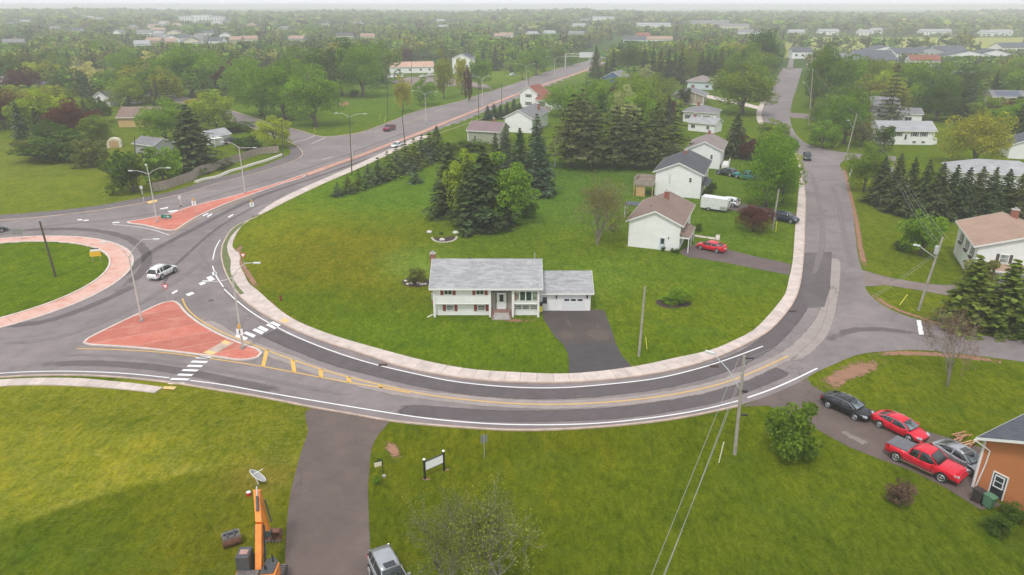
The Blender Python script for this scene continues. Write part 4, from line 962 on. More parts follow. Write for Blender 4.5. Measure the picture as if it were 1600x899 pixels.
def window(root, face, w_, d, s, z, ww, wh, bars=(1, 0), shut=None, glass='glass', o=0.0, name='window', trim='trim', mid=None):
    """framed window centred at s along a face, sill at z."""
    mb = MB(); t = .07
    for q in ((s - ww / 2, s + ww / 2, z, z + t), (s - ww / 2, s + ww / 2, z + wh - t, z + wh), (s - ww / 2, s - ww / 2 + t, z + t, z + wh - t), (s + ww / 2 - t, s + ww / 2, z + t, z + wh - t)): fquadbox(mb, face, w_, d, *q, o, o + .07)
    wn = mb.build(name, M[trim], root)
    mb = MB(); fquadbox(mb, face, w_, d, s - ww / 2 + t, s + ww / 2 - t, z + t, z + wh - t, o + .005, o + .025); mb.build('pane', M[glass], wn)
    if bars[0] or bars[1]:
        mb = MB()
        for i in range(bars[0]): x = s - ww / 2 + ww * (i + 1) / (bars[0] + 1); fquadbox(mb, face, w_, d, x - .025, x + .025, z + t, z + wh - t, o + .026, o + .055)
        for i in range(bars[1]): y = z + wh * (i + 1) / (bars[1] + 1); fquadbox(mb, face, w_, d, s - ww / 2 + t, s + ww / 2 - t, y - .025, y + .025, o + .027, o + .052)
        mb.build('glazing_bar', M[trim], wn)
    if shut:
        for sg in (-1, 1):
            mb = MB(); c = s + sg * (ww / 2 + .24); fquadbox(mb, face, w_, d, c - .19, c + .19, z - .02, z + wh + .02, o, o + .045)
            for k in range(int(wh / .18)): fquadbox(mb, face, w_, d, c - .15, c + .15, z + .06 + k * .18, z + .12 + k * .18, o + .046, o + .06)
            mb.build('shutter', M[shut], root)
    return wn
def door(root, face, w_, d, s, z, ww=.95, wh=2.05, mat='door_white', glass=(.3, .6, .35, .9), o=0.0, gm='glass'):
    mb = MB(); t = .09
    for q in ((s - ww / 2 - t, s - ww / 2, z, z + wh + t), (s + ww / 2, s + ww / 2 + t, z, z + wh + t), (s - ww / 2, s + ww / 2, z + wh, z + wh + t)): fquadbox(mb, face, w_, d, *q, o, o + .07)
    dr = mb.build('door', M['trim'], root); mb = MB(); fquadbox(mb, face, w_, d, s - ww / 2, s + ww / 2, z, z + wh, o + .003, o + .035); mb.build('door_leaf', M[mat], dr)
    if glass: mb = MB(); fquadbox(mb, face, w_, d, s - ww * glass[0], s + ww * glass[0], z + wh * (1 - glass[2] - .08) , z + wh * .93, o + .036, o + .05); mb.build('pane', M[gm], dr)
    mb = MB(); p = fpt(face, w_, d, s + ww * .4, z + 1.0, o + .07); mb.box(p, (.07, .07, .12)); mb.build('handle', M['metal'], dr); return dr
def garage_door(root, face, w_, d, s, z, ww, wh, mat='door_white', panes=3, o=0.0, pb=.72):
    gd = None
    n = 4
    mb = MB()
    for q in ((s - ww / 2 - .12, s - ww / 2, z, z + wh + .12), (s + ww / 2, s + ww / 2 + .12, z, z + wh + .12), (s - ww / 2, s + ww / 2, z + wh, z + wh + .12)): fquadbox(mb, face, w_, d, *q, o, o + .07)
    gd = mb.build('garage_door', M['trim'], root)
    for k in range(n):
        mb = MB(); fquadbox(mb, face, w_, d, s - ww / 2 + .005, s + ww / 2 - .005, z + wh * k / n + .01, z + wh * (k + 1) / n - .01, o + .004, o + .04); mb.build('panel', M[mat], gd)
    for k in range(panes):
        c = s + (k - (panes - 1) / 2) * ww * .30; mb = MB(); fquadbox(mb, face, w_, d, c - ww * .115, c + ww * .115, z + wh * pb - .13, z + wh * pb + .13, o + .041, o + .055); mb.build('pane', M['glass'], gd)
    return gd
def roof_gable(root, w_, d, ev, rise, ax, over, mat, th=.16, x0=0, y0=0, end=.35, name='roof', fascia=True):
    mb = MB()
    if ax == 'x':     # ridge along x
        hy = d / 2; sl = rise / hy; ez = ev - over * sl
        prof = [(y0 - over, ez), (y0 + hy, ev + rise), (y0 + d + over, ez), (y0 + d + over, ez + th), (y0 + hy, ev + rise + th), (y0 - over, ez + th)]
        mb.extr([prof[0], prof[1], prof[4], prof[5]], 'x', x0 - end, x0 + w_ + end); mb.extr([prof[1], prof[2], prof[3], prof[4]], 'x', x0 - end, x0 + w_ + end)
    else:
        hx = w_ / 2; sl = rise / hx; ez = ev - over * sl
        prof = [(x0 - over, ez), (x0 + hx, ev + rise), (x0 + w_ + over, ez), (x0 + w_ + over, ez + th), (x0 + hx, ev + rise + th), (x0 - over, ez + th)]
        mb.extr([prof[0], prof[1], prof[4], prof[5]], 'y', y0 - end, y0 + d + end); mb.extr([prof[1], prof[2], prof[3], prof[4]], 'y', y0 - end, y0 + d + end)
    r = mb.build(name, mat, root)
    if fascia:
        mb = MB(); f = .03
        if ax == 'x':
            for xx in (x0 - end - f, x0 + w_ + end): mb.extr([(prof[0][0], prof[0][1] - .06), (prof[1][0], prof[1][1] - .06), (prof[4][0], prof[4][1] + .01), (prof[5][0], prof[5][1] + .01)], 'x', xx, xx + f); mb.extr([(prof[1][0], prof[1][1] - .06), (prof[2][0], prof[2][1] - .06), (prof[3][0], prof[3][1] + .01), (prof[4][0], prof[4][1] + .01)], 'x', xx, xx + f)
            for yy in (y0 - over - f, y0 + d + over): mb.b2(x0 - end - f, yy, ez - .05, x0 + w_ + end + f, yy + f, ez + th - .01)
        else:
            for yy in (y0 - end - f, y0 + d + end): mb.extr([(prof[0][0], prof[0][1] - .06), (prof[1][0], prof[1][1] - .06), (prof[4][0], prof[4][1] + .01), (prof[5][0], prof[5][1] + .01)], 'y', yy, yy + f); mb.extr([(prof[1][0], prof[1][1] - .06), (prof[2][0], prof[2][1] - .06), (prof[3][0], prof[3][1] + .01), (prof[4][0], prof[4][1] + .01)], 'y', yy, yy + f)
            for xx in (x0 - over - f, x0 + w_ + over): mb.b2(xx, y0 - end - f, ez - .05, xx + f, y0 + d + end + f, ez + th - .01)
        mb.build('fascia', M['trim'], root)
    return r
def roof_hip(root, w_, d, ev, rise, over, mat, x0=0, y0=0):
    a, b, c, e = x0 - over, y0 - over, x0 + w_ + over, y0 + d + over; W2, D2 = c - a, e - b
    if W2 >= D2: r1, r2 = (a + D2 / 2, (b + e) / 2, ev + rise), (c - D2 / 2, (b + e) / 2, ev + rise)
    else: r1, r2 = ((a + c) / 2, b + W2 / 2, ev + rise), ((a + c) / 2, e - W2 / 2, ev + rise)
    z = ev; lo = [(a, b, z), (c, b, z), (c, e, z), (a, e, z)]; up = [(p[0], p[1], z + .14) for p in lo]
    mb = MB(); vs = lo + up + [r1, r2]
    fs = [(0, 3, 2, 1), (0, 1, 5, 4), (1, 2, 6, 5), (2, 3, 7, 6), (3, 0, 4, 7)]
    if W2 >= D2: fs += [(4, 5, 9, 8), (5, 6, 9), (6, 7, 8, 9), (7, 4, 8)]
    else: fs += [(4, 5, 8), (5, 6, 9, 8), (6, 7, 9), (7, 4, 8, 9)]
    mb.add(vs, fs); r = mb.build('roof', mat, root)
    mb = MB()
    for q in ((a - .03, b - .03, c + .03, b), (a - .03, e, c + .03, e + .03), (a - .03, b, a, e), (c, b, c + .03, e)): mb.b2(q[0], q[1], z - .04, q[2], q[3], z + .12)
    mb.build('gutter', M['trim'], root); return r
def walls(root, w_, d, ev, rise, ax, mat, x0=0, y0=0, z0=-.3, name='wall'):
    mb = MB()
    if rise and ax == 'x': mb.extr([(y0, z0), (y0 + d, z0), (y0 + d, ev), (y0 + d / 2, ev + rise - .01), (y0, ev)], 'x', x0, x0 + w_)
    elif rise and ax == 'y': mb.extr([(x0, z0), (x0 + w_, z0), (x0 + w_, ev), (x0 + w_ / 2, ev + rise - .01), (x0, ev)], 'y', y0, y0 + d)
    else: mb.b2(x0, y0, z0, x0 + w_, y0 + d, ev)
    return mb.build(name, mat, root)
def chimney(root, x, y, z0, z1, sz=.6, mat='brick', cap=True):
    mb = MB(); mb.b2(x - sz / 2, y - sz / 2, z0, x + sz / 2, y + sz / 2, z1); c = mb.build('chimney', M[mat], root)
    mb = MB(); mb.b2(x - sz / 2 - .05, y - sz / 2 - .05, z1, x + sz / 2 + .05, y + sz / 2 + .05, z1 + .1); mb.tube([(x, y, z1 + .1), (x, y, z1 + .35)], sz * .22, 8); mb.build('chimney_cap', M['stone_step'], c); return c
HOUSES = []
def house(label, P0, rz, w_, d, ev, rise, ax, wm, rm_, over=.45, kind='gable', name='house', end=.35, cat='house', group=None):
    z0 = .1 if inpoly(np.array([P0[0]]), np.array([P0[1]]), block_poly)[0] else 0
    r = empty(name, (P0[0], P0[1], z0), rz, label, cat, group); walls(r, w_, d, ev, rise if kind == 'gable' else 0, ax, W_[wm])
    if kind == 'gable': roof_gable(r, w_, d, ev, rise, ax, over, RF[rm_], end=end)
    else: roof_hip(r, w_, d, ev, rise, over, RF[rm_])
    c, s = math.cos(rz), math.sin(rz); HOUSES.append((P0[0] + c * w_ / 2 - s * d / 2, P0[1] + s * w_ / 2 + c * d / 2, math.hypot(w_, d) / 2)); return r

# ---------------------------------------------------------------- the split-entry house in the middle
HX0, HY0, HW, HD, EV, RS = -9.65, 81.9, 13.0, 7.9, 4.05, 2.05
h = empty('house', (HX0, HY0, .1), 0, 'white split entry house with pale grey roof and red shutters amid the lawn', 'house')
HOUSES.append((HX0 + 6, HY0 + 4, 8)); HOUSES.append((6.5, 86, 5))
mb = MB(); mb.b2(0, .55, -.3, 6.94, HD, 1.72); mb.b2(9.76, .55, -.3, HW, HD, 1.72); mb.b2(0, 0, 1.72, 6.95, .55, 1.78); mb.build('lower_wall', W_['white'], h)
mb = MB(); mb.extr([(0, 1.75), (HD, 1.75), (HD, EV), (HD / 2, EV + RS - .02), (0, EV)], 'x', 0, 6.95); mb.extr([(0, 1.75), (HD, 1.75), (HD, EV), (HD / 2, EV + RS - .02), (0, EV)], 'x', 9.75, HW); mb.extr([(.9, .3), (HD, .3), (HD, EV), (HD / 2, EV + RS - .02), (.9, EV + .2)], 'x', 6.95, 9.75); mb.build('wall', W_['white'], h)
roof_gable(h, HW, HD, EV, RS, 'x', .5, RF['grey'], end=.4)
for x in (.12, 6.95, 9.75, HW - .12):
    mb = MB(); mb.box((x, -.02, EV / 2 - .15), (.26, .2, EV + .1)); mb.build('pilaster', M['trim'], h)
mb = MB(); mb.b2(0, -.03, 1.70, 6.8, 0, 1.78); mb.b2(9.9, -.03, 1.70, HW - .2, 0, 1.78); mb.build('trim_board', M['trim'], h)
for s in (1.85, 5.75): window(h, 'front', HW, HD, s, 2.95, 1.0, .78, (1, 0), 'shut_red', 'glass')
for s in (2.0, 5.85): window(h, 'front', HW, HD, s, .58, .95, .82, (0, 1), 'shut_red', 'glass_pale', o=-.55 + .56 - .005 - .55 + .0)
window(h, 'front', HW, HD, 11.35, 2.1, 2.95, 1.35, (0, 0), None, 'glass_curtain')
bw = MB()
for x in (10.55, 11.32, 12.1): fquadbox(bw, 'front', HW, HD, x - .045, x + .045, 2.15, 3.4, .026, .07)
bw.build('mullion', M['trim'], h)
for x0, x1 in ((10.68, 11.22), (11.42, 12.0)):
    mb = MB(); fquadbox(mb, 'front', HW, HD, x0, x1, 2.22, 3.36, .026, .035); mb.build('pane', M['glass'], h)
for x in (9.98 + .06, 12.63 + .22):
    mb = MB(); fquadbox(mb, 'front', HW, HD, x - .15 if x > 11 else x - .02, x + .2 if x > 11 else x + .12, 2.05, 3.5, 0, .045); mb.build('shutter', M['shut_red'], h)
for i, s in enumerate((10.62, 11.57, 12.52)): window(h, 'front', HW, HD, s - .2, .75, .92, .66, (0, 1), None, 'glass_pale', o=-.55)
for x in (10.0, 12.95 - .3):
    mb = MB(); fquadbox(mb, 'front', HW, HD, x - .02 if x < 11 else x + .02, x + .12 if x < 11 else x + .3, .68, 1.5, -.55, -.5); mb.build('shutter', M['shut_red'], h)
# recessed brick entry
mb = MB()
for x0, x1 in ((7.08, 7.5), (9.2, 9.62)): mb.b2(x0, .78, .1, x1, .9, 2.95)
mb.build('brick_panel', M['brick_dull'], h)
for x in (7.72, 8.98): window(h, 'front', HW, HD, x, .72, .34, 2.1, (0, 0), None, 'glass_curtain', o=-.88, trim='shut_dark', name='sidelight')
mb = MB(); mb.b2(7.08, .74, 2.95, 9.62, .9, 3.07); mb.build('lintel', M['shut_dark'], h)
dr = door(h, 'front', HW, HD, 8.35, .72, .92, 2.08, 'door_white', (.27, .6, .45), o=-.86)
st = None
for k, (y0, z1) in enumerate(((-.95, .18), (-.62, .36), (-.29, .54))):
    mb = MB(); mb.b2(7.35 + .04 * k, y0, -.1, 9.35 - .04 * k, y0 + .36, z1); mb.build('step', M['stone_step'], h)
mb = MB(); mb.b2(7.2, .07, -.1, 9.5, .85, .70); mb.build('landing', M['brick_dull'], h)
mb = MB()
for x in (7.28, 9.42):
    mb.b2(x - .1, -1.0, -.1, x + .1, .06, .32)
mb.build('step_wall', M['brick_dull'], h)
chimney(h, -.36, 4.6, -.2, 6.7, .62, 'brick')
mb = MB(); mb.tube([(12.55, 5.2, 5.2), (12.55, 5.2, 6.6)], .05, 6); mb.build('vent_pipe', M['metal'], h); mb = MB(); mb.tube([(12.4, 1.6, 4.6), (12.4, 1.6, 5.5), (12.75, 1.6, 5.6)], .03, 5); mb.build('vent_pipe', M['metal'], h)
mb = MB(); mb.b2(4.2, 4.0, 6.1, 4.5, 4.3, 6.35); mb.build('vent', M['black'], h)
mb = MB(); mb.b2(-.28, .5, 2.0, -.02, 1.0, 2.8); mb.build('meter_box', M['metal'], h); mb = MB(); mb.tube([(-.1, .1, .3), (-.8, -.2, .05)], .06, 6); mb.build('downspout', M['trim'], h)
# attached garage
mb = MB(); GX0, GX1, GY0, GD, GEV, GR = HW, HW + 6.45, 1.95, 6.2, 2.55, 1.55
mb.extr([(GY0, -.3), (GY0 + GD, -.3), (GY0 + GD, GEV), (GY0 + GD / 2, GEV + GR - .02), (GY0, GEV)], 'x', GX0, GX1); mb.build('garage_wall', W_['white'], h)
roof_gable(h, GX1 - GX0 + .38, GD, GEV, GR, 'x', .4, RF['grey'], x0=GX0, y0=GY0, end=.02, name='garage_roof')
gr = empty('garage_front', (GX0, GY0, 0), 0, parent=h)
def gpart(f, *a, **k):
    o = f(h, *a, **k); 
    for q in (o if isinstance(o, list) else [o]): q.location = (GX0, GY0, 0)
    return o
gpart(door, 'front', 6.45, GD, .75, .0, .85, 2.0, 'door_white', (.32, .6, .42)); gpart(garage_door, 'front', 6.45, GD, 4.35, 0, 2.75, 2.05, 'door_white', 3)
bpy.data.objects.remove(gr)
for x in (2.2, 6.05):
    mb = MB(); mb.box((GX0 + x, GY0 - .1, 1.9), (.14, .16, .34)); mb.box((GX0 + x, GY0 - .12, 2.1), (.2, .2, .05)); mb.build('wall_lamp', M['black'], h)
mb = MB(); mb.b2(GX0 + 6.38, GY0 - .06, 0, GX0 + 6.5, GY0, GEV - .1); mb.build('corner_board', M['trim'], h)

# ---------------------------------------------------------------- houses along the street, from the nearest back
A20 = R(-20)
def side_pt(P1, rz, w_): return (P1[0] - math.cos(rz) * w_, P1[1] - math.sin(rz) * w_)
h1 = house('white gabled house with brown roof, brick chimney and red car at its side', (18.55, 110.0), R(-20.5), 7.9, 13.2, 4.35, 1.75, 'y', 'white', 'brown', .55)
door(h1, 'front', 7.9, 13.2, 5.35, -.02, .9, 2.05, 'door_pale', (.3, .6, .42)); mb = MB(); mb.box((6.25, -.08, 2.05), (.14, .14, .24)); mb.build('wall_lamp', M['black'], h1)
chimney(h1, 4.2, 8.7, 5, 7.3, .75)
mb = MB(); mb.b2(2.2, 5.2, 5.25, 2.4, 5.4, 5.6); mb.build('roof_vent', M['metal_dark'], h1)
for k, s in enumerate((2.4, 5.6, 9.8)): window(h1, 'right', 7.9, 13.2, s, 2.55, 1.3, 1.05, (1, 0), 'shut_dark')
mb = MB(); mb.extr([(7.92, 2.95), (9.5, 2.35), (9.5, 2.47), (7.92, 3.1)], 'y', -.3, 6.4); mb.build('porch_roof', RF['brown'], h1)
mb = MB(); mb.b2(9.42, -.33, 2.25, 9.52, 6.43, 2.46); mb.b2(7.92, -.36, 2.3, 9.5, -.31, 2.5); mb.build('porch_fascia', M['trim'], h1)
for y in (-.2, 3.1, 6.3): mb = MB(); mb.b2(9.32, y - .06, 0, 9.44, y + .06, 2.35); mb.build('porch_post', M['trim'], h1)
mb = MB(); mb.b2(7.86, -.05, 0, 7.98, .05, 4.2); mb.b2(-.06, -.05, 0, .05, .05, 4.2); mb.build('corner_board', M['trim'], h1)
door(h1, 'right', 7.9, 13.2, 7.6, .9, .95, 2.05, 'door_dark', None); window(h1, 'right', 7.9, 13.2, 1.6, .9, 1.3, .9, (1, 0)); mb = MB(); mb.b2(7.95, 7.0, 0, 9.2, 8.3, .85); mb.build('porch_step', M['stone_step'], h1)
h2 = house('white two storey gabled house with near black roof and raised wood deck', side_pt((37.3, 140.4), A20, 9.0), A20, 9.0, 14.5, 4.9, 1.9, 'y', 'white', 'dark', .55)
window(h2, 'front', 9, 14.5, 6.9, 3.1, .55, 1.0, (0, 1), None); chimney(h2, 4.3, 10.5, 5.5, 7.5, .75); mb = MB(); mb.tube([(2.9, -.05, 2.6), (2.9, -.05, 4.4)], .05, 6); mb.build('vent_pipe', M['metal'], h2)
for s in (2.5, 6.5, 10.5): window(h2, 'right', 9, 14.5, s, 2.9, 1.3, 1.1, (1, 0), 'shut_dark')
mb = MB(); mb.extr([(9.02, 2.75), (10.4, 2.3), (10.4, 2.4), (9.02, 2.9)], 'y', 1, 8); mb.build('porch_roof', RF['dark'], h2)
mb = MB(); mb.b2(8.96, -.05, 0, 9.06, .05, 4.7); mb.build('corner_board', M['trim'], h2)
h3 = house('white gabled house with taupe roof standing behind the near black roof', side_pt((48.6, 168.2), A20, 7.6), A20, 7.6, 13, 4.4, 1.7, 'y', 'white', 'taupe', .5)
window(h3, 'front', 7.6, 13, 5.6, 2.2, .6, 1.1, (0, 1)); chimney(h3, 3.6, 11.5, 5, 7.0, .7)
mb = MB(); mb.b2(8.0, 1, 0, 9.6, 6, .9); mb.b2(9.5, 1, .9, 9.6, 6, 1.7); mb.build('side_deck', M['trim'], h3)
h4 = house('white bungalow with dark hip roof and brick chimney, below the beige gabled house', (56.5, 243), R(-24), 10.5, 9, 3.2, 1.9, 'x', 'white', 'mid', .5, 'hip'); chimney(h4, 4, 4, 4, 6.2, .8)
for s in (1.6, 4.6, 7.6): window(h4, 'front', 10.5, 9, s, 1.0, 1.3, 1.3, (1, 0), 'shut_dark')
door(h4, 'front', 10.5, 9, 9.4, .1)
h4b = house('small white gabled outbuilding with pale roof in front of the white bungalow', (54.0, 224.5), R(-38), 8.5, 5.5, 2.7, 1.3, 'x', 'white', 'grey', .4); window(h4b, 'front', 8.5, 5.5, 1.6, .9, 1.4, 1.1, (1, 0)); chimney(h4b, .8, 2.6, 2.6, 4.8, .7)
window(h4b, 'front', 8.5, 5.5, 6.4, .9, 1.0, 1.1, (1, 0))
h5 = house('beige gabled house with dark grey roof and white trim', (62.3, 289.0), A20, 12.0, 12, 3.3, 2.0, 'y', 'beige', 'mid', .6); window(h5, 'front', 12, 12, 1.6, .9, .9, 1.5, (1, 0), 'shut_dark'); chimney(h5, 6.6, 10, 4.5, 6.4, .8)
mb = MB(); mb.b2(-.06, -.06, 0, .3, 0, 3.2); mb.b2(11.7, -.06, 0, 12.06, 0, 3.2); mb.b2(8.7, -.05, 0, 8.85, 0, 4.2); mb.b2(0, -.05, 0, 12, 0, .35); mb.build('corner_board', M['trim'], h5)
h6 = house('pale blue white bungalow with grey hip roof, farthest of the houses left of the street', (80.3, 342), R(-22), 11.5, 11.5, 3.5, 2.4, 'x', 'pale', 'taupe', .6, 'hip'); window(h6, 'front', 11.5, 11.5, 2.4, .9, 1.5, 1.2, (1, 0)); window(h6, 'front', 11.5, 11.5, 8.8, .9, 1.5, 1.2, (1, 0))
# deck behind h2
dk = empty('deck', (26.4, 141.6, .1), A20, 'raised weathered wood deck with plank railing at the back of the near black roofed house', 'deck')
dk.location = (24.4, 142.6, .1); HOUSES.append((26, 144, 5))
mb = MB(); mb.b2(0, 0, 2.45, 4.0, 5, 2.6); mb.build('deck_floor', M['wood_weathered'], dk)
for k in range(20): mb = MB(); mb.b2(.02 + k * .2, -.05, 2.2, .19 + k * .2, -.005, 3.55); mb.build('plank', M['wood_weathered'], dk)
for k in range(25): mb = MB(); mb.b2(-.05, .02 + k * .2, 2.2, -.005, .19 + k * .2, 3.55); mb.build('plank', M['wood_weathered'], dk)
mb = MB(); mb.b2(-.06, 4.95, 2.6, 4.0, 5.0, 3.55); mb.b2(-.1, -.1, 3.55, 4.0, .05, 3.6); mb.b2(-.1, .05, 3.55, .05, 5.0, 3.6); mb.build('railing', M['wood_weathered'], dk)
mb = MB(); mb.b2(.5, .15, 0, 2.3, .25, 2.4); mb.build('wood_panel', M['wood_new'], dk)
for x, y in ((.1, .1), (3.8, .1), (.1, 4.8)): mb = MB(); mb.b2(x - .08, y - .08, 0, x + .08, y + .08, 2.45); mb.build('post', M['wood_new'], dk)
ss = empty('garden_shelter', (20.3, 126.8, .1), A20, 'small open shelter with dark flat roof behind the brown roofed house', 'shelter')
mb = MB(); mb.b2(0, 0, 2.3, 3.4, 2.6, 2.45); mb.build('roof', RF['slate'], ss)
for x, y in ((.1, .1), (3.3, .1), (.1, 2.5), (3.3, 2.5)): mb = MB(); mb.b2(x - .06, y - .06, 0, x + .06, y + .06, 2.3); mb.build('post', M['trim'], ss)
# right of the street
h7 = house('white house with tan brown roof, dark shutters and brick chimney, right of the gravel drive', (64.35, 94.9), R(-20), 10.5, 12.8, 5.1, 1.75, 'y', 'white', 'tan', .6)
chimney(h7, 6.6, 12.2, 5.5, 7.7, .9)
for s in (3.3, 8.2): window(h7, 'front', 10.5, 12.8, s, 3.0, 1.1, 1.2, (0, 1), 'shut_dark', 'glass_pale')
for s in (2.5, 5.8, 9.6): window(h7, 'left', 10.5, 12.8, 12.8 - s, 2.9, 1.1, 1.3, (1, 0), 'shut_grey'); mb = MB(); mb.b2(-.35, s - .6, 2.55, -.02, s + .6, 2.8); mb.build('window_box', M['shut_dark'], h7)
mb = MB(); mb.extr([(-1.6, 2.15), (0, 2.7), (0, 2.82), (-1.6, 2.27)], 'x', 1.2, 10.8); mb.build('porch_roof', RF['tan'], h7); mb = MB(); mb.b2(1.15, -1.65, 2.05, 10.85, -1.6, 2.27); mb.build('porch_fascia', M['trim'], h7)
garage_door(h7, 'front', 10.5, 12.8, 7.6, 0, 3.0, 2.05, 'shut_dark', 0); mb = MB(); mb.b2(1.7, -.06, .3, 1.75, 0, 5.0); mb.build('downspout', M['trim'], h7)
h8 = house('orange sided gabled house with slate roof, cut by the right edge of the picture', (36.95, 48.25), R(-60), 10.4, 11, 4.65, 2.35, 'y', 'orange', 'slate', .35, end=.75)
mb = MB(); mb.b2(-.1, -.06, 0, .12, .0, 4.6); mb.b2(-.1, -.06, 0, -.02, .3, 4.6); mb.build('corner_board', M['trim'], h8)
dd = door(h8, 'front', 10.4, 11, 1.72, .12, .95, 2.05, 'door_dark', None); window(h8, 'front', 10.4, 11, 1.72, 1.0, .72, 1.05, (0, 1), None, 'glass', o=.04, name='door_window')
mb = MB(); mb.tube([(-.42, -.85, 4.45), (.25, -.3, 3.95), (.55, -.09, 3.7), (.5, -.09, 2.4), (.26, -.09, .2)], .055, 6); mb.build('downspout', M['trim'], h8)
mb = MB(); mb.b2(-.42, -.8, 4.28, -.3, 11.6, 4.42); mb.build('gutter', M['trim'], h8)
mb = MB(); mb.b2(-.12, .7, 0, -.02, 3.2, 2.3); mb.build('garage_door', M['door_white'], h8)
h9 = house('white split entry house with mid grey roof and grey shutters behind the yellow lawn', (101.6, 201.2), R(-4), 14.6, 8, 3.9, 1.9, 'x', 'white', 'pale', .45)
for s in (4.9, 9.2, 11.6): window(h9, 'front', 14.6, 8, s, 2.3, 1.2, 1.2, (1, 0), 'shut_grey')
door(h9, 'front', 14.6, 8, 6.9, .7, 1.3, 2.2, 'door_white', (.2, .5, .6))
mb = MB(); fquadbox(mb, 'front', 14.6, 8, 6.0, 8.2, 3.0, 3.8, 0, .05); mb.build('entry_panel', W_['cream'], h9); mb = MB(); mb.b2(14.6, 1, .0, 16.0, 4, 1.6); mb.build('side_deck', M['trim'], h9)
for s in (9.4, 11.8): window(h9, 'front', 14.6, 8, s, .4, 1.0, .7, (1, 0))
h10 = house('white two storey house with grey roof half hidden behind a dark tree on the right', (117.5, 241), R(-12), 8, 9, 5.6, 2.2, 'x', 'white', 'mid', .4); window(h10, 'front', 8, 9, 5.8, 3.4, 1.6, 1.1, (1, 0)); window(h10, 'front', 8, 9, 2.0, 3.4, 1.2, 1.2, (1, 0))
h10b = house('white garage wing beside the two storey white house on the right', (125.6, 239), R(-12), 7, 7, 3.2, 1.4, 'x', 'white', 'mid', .4); window(h10b, 'front', 7, 7, 3, 1, 2, 1.2, (1, 0))
h11 = house('cream house with solar panels on its grey roof at the right edge', (182.2, 281), R(-8), 13, 8, 3.6, 2.0, 'x', 'cream', 'mid', .4); window(h11, 'front', 13, 8, 9.2, 1.6, 1.3, 1.0, (1, 0))
for k in range(5):
    mb = MB(); x = 1.2 + k * 1.75; sl = 2.0 / 4; mb.add([(x, .6, 3.6 + .6 * sl + .22), (x + 1.68, .6, 3.6 + .6 * sl + .22), (x + 1.68, 3.4, 3.6 + 3.4 * sl + .22), (x, 3.4, 3.6 + 3.4 * sl + .22), (x, .6, 3.6 + .6 * sl + .18), (x + 1.68, .6, 3.6 + .6 * sl + .18), (x + 1.68, 3.4, 3.6 + 3.4 * sl + .18), (x, 3.4, 3.6 + 3.4 * sl + .18)], [(0, 1, 2, 3), (7, 6, 5, 4), (0, 4, 5, 1), (1, 5, 6, 2), (2, 6, 7, 3), (3, 7, 4, 0)]); mb.build('solar_panel', M['solar'], h11)
h12 = house('low white house with long pale grey hip roof behind the tall spruce hedge', (94.2, 152.0), R(-17), 17, 9, 3.0, 2.2, 'x', 'white', 'grey', .6, 'hip')
h13 = house('white gabled house with slate roof at the right edge beyond the broad tree', (124.9, 181.6), R(-20), 9, 9, 3.4, 1.8, 'y', 'white', 'slate', .5); garage_door(h13, 'front', 9, 9, 5.5, 0, 2.6, 2.0, 'door_white', 2)
# left of the pines, near the highway
h14 = house('sage green house with plum coloured roof beside the highway', (-12.35, 203.2), R(-18), 9.3, 8.5, 3.5, 1.9, 'x', 'sage', 'plum', .4); window(h14, 'front', 9.3, 8.5, 2.2, .4, .9, 1.9, (1, 0), None); chimney(h14, 6.2, 4.4, 4.8, 6.4, .6)
window(h14, 'right', 9.3, 8.5, 4, 2.2, .9, 1.1, (0, 1)); mb = MB(); mb.b2(-.05, -.06, 0, .18, 0, 3.4); mb.build('corner_board', M['trim'], h14)
h15 = house('white house with wide gable and grey roof between the sage house and the pines', (-2.2, 221.9), R(-19), 8.6, 17, 4.4, 2.2, 'y', 'white', 'mid', .5); chimney(h15, 7.0, 12, 4.5, 7.2, .7)
h16 = house('white two storey gable of the brown roofed house beside the highway', (3.0, 279.5), R(-28), 7.2, 9, 5.3, 2.4, 'y', 'white', 'red', .4)
for z in (.9, 3.7): window(h16, 'front', 7.2, 9, 3.6, z, 1.7, 1.2, (1, 1), 'shut_dark')
walls(h16, 7, 8, 3.3, 2.4, 'x', W_['white'], x0=7.2, y0=-1); roof_gable(h16, 7, 8, 3.3, 2.4, 'x', .4, RF['red'], x0=7.2, y0=-1, name='wing_roof'); window(h16, 'front', 7.2, 9, 9.6, .6, 1.9, 2.0, (2, 0), 'shut_dark', o=1.0)
walls(h16, 5.5, 7, 2.8, 2.0, 'y', W_['white'], x0=14.2, y0=-.5); roof_gable(h16, 5.5, 7, 2.8, 2.0, 'y', .4, RF['red'], x0=14.2, y0=-.5, name='garage_roof'); mb = MB(); mb.b2(9.5, -6.0, 0, 15.5, -5.8, 1.6); mb.build('garden_fence', M['brick_dull'], h16)
h17 = house('blue sided house with white trimmed gable in the trees by the highway', (43.4, 360), R(-26), 10.5, 12, 3.3, 2.9, 'y', 'blue', 'mid', .6); window(h17, 'front', 10.5, 12, 3, .8, 1.6, 1.3, (1, 0))
h18 = house('long low white building with rusty pale roof beyond the park lawn', (-68.5, 424), R(12), 24.5, 12, 3.4, 2.3, 'x', 'white', 'rust', .4, cat='building', name='building')
for s in (5, 11, 17, 22): window(h18, 'front', 24.5, 12, s, 1.2, 1.3, 1.2, (1, 0))
h19 = house('tall white house with slate roof beyond the highway verge trees', (-33.5, 424), R(-12), 10.5, 10, 8.2, 2.4, 'y', 'white', 'slate', .5)
for s, z in ((3, 5.5), (7, 5.5), (3, 2), (7, 2)): window(h19, 'front', 10.5, 10, s, z, 1.3, 1.4, (1, 0))
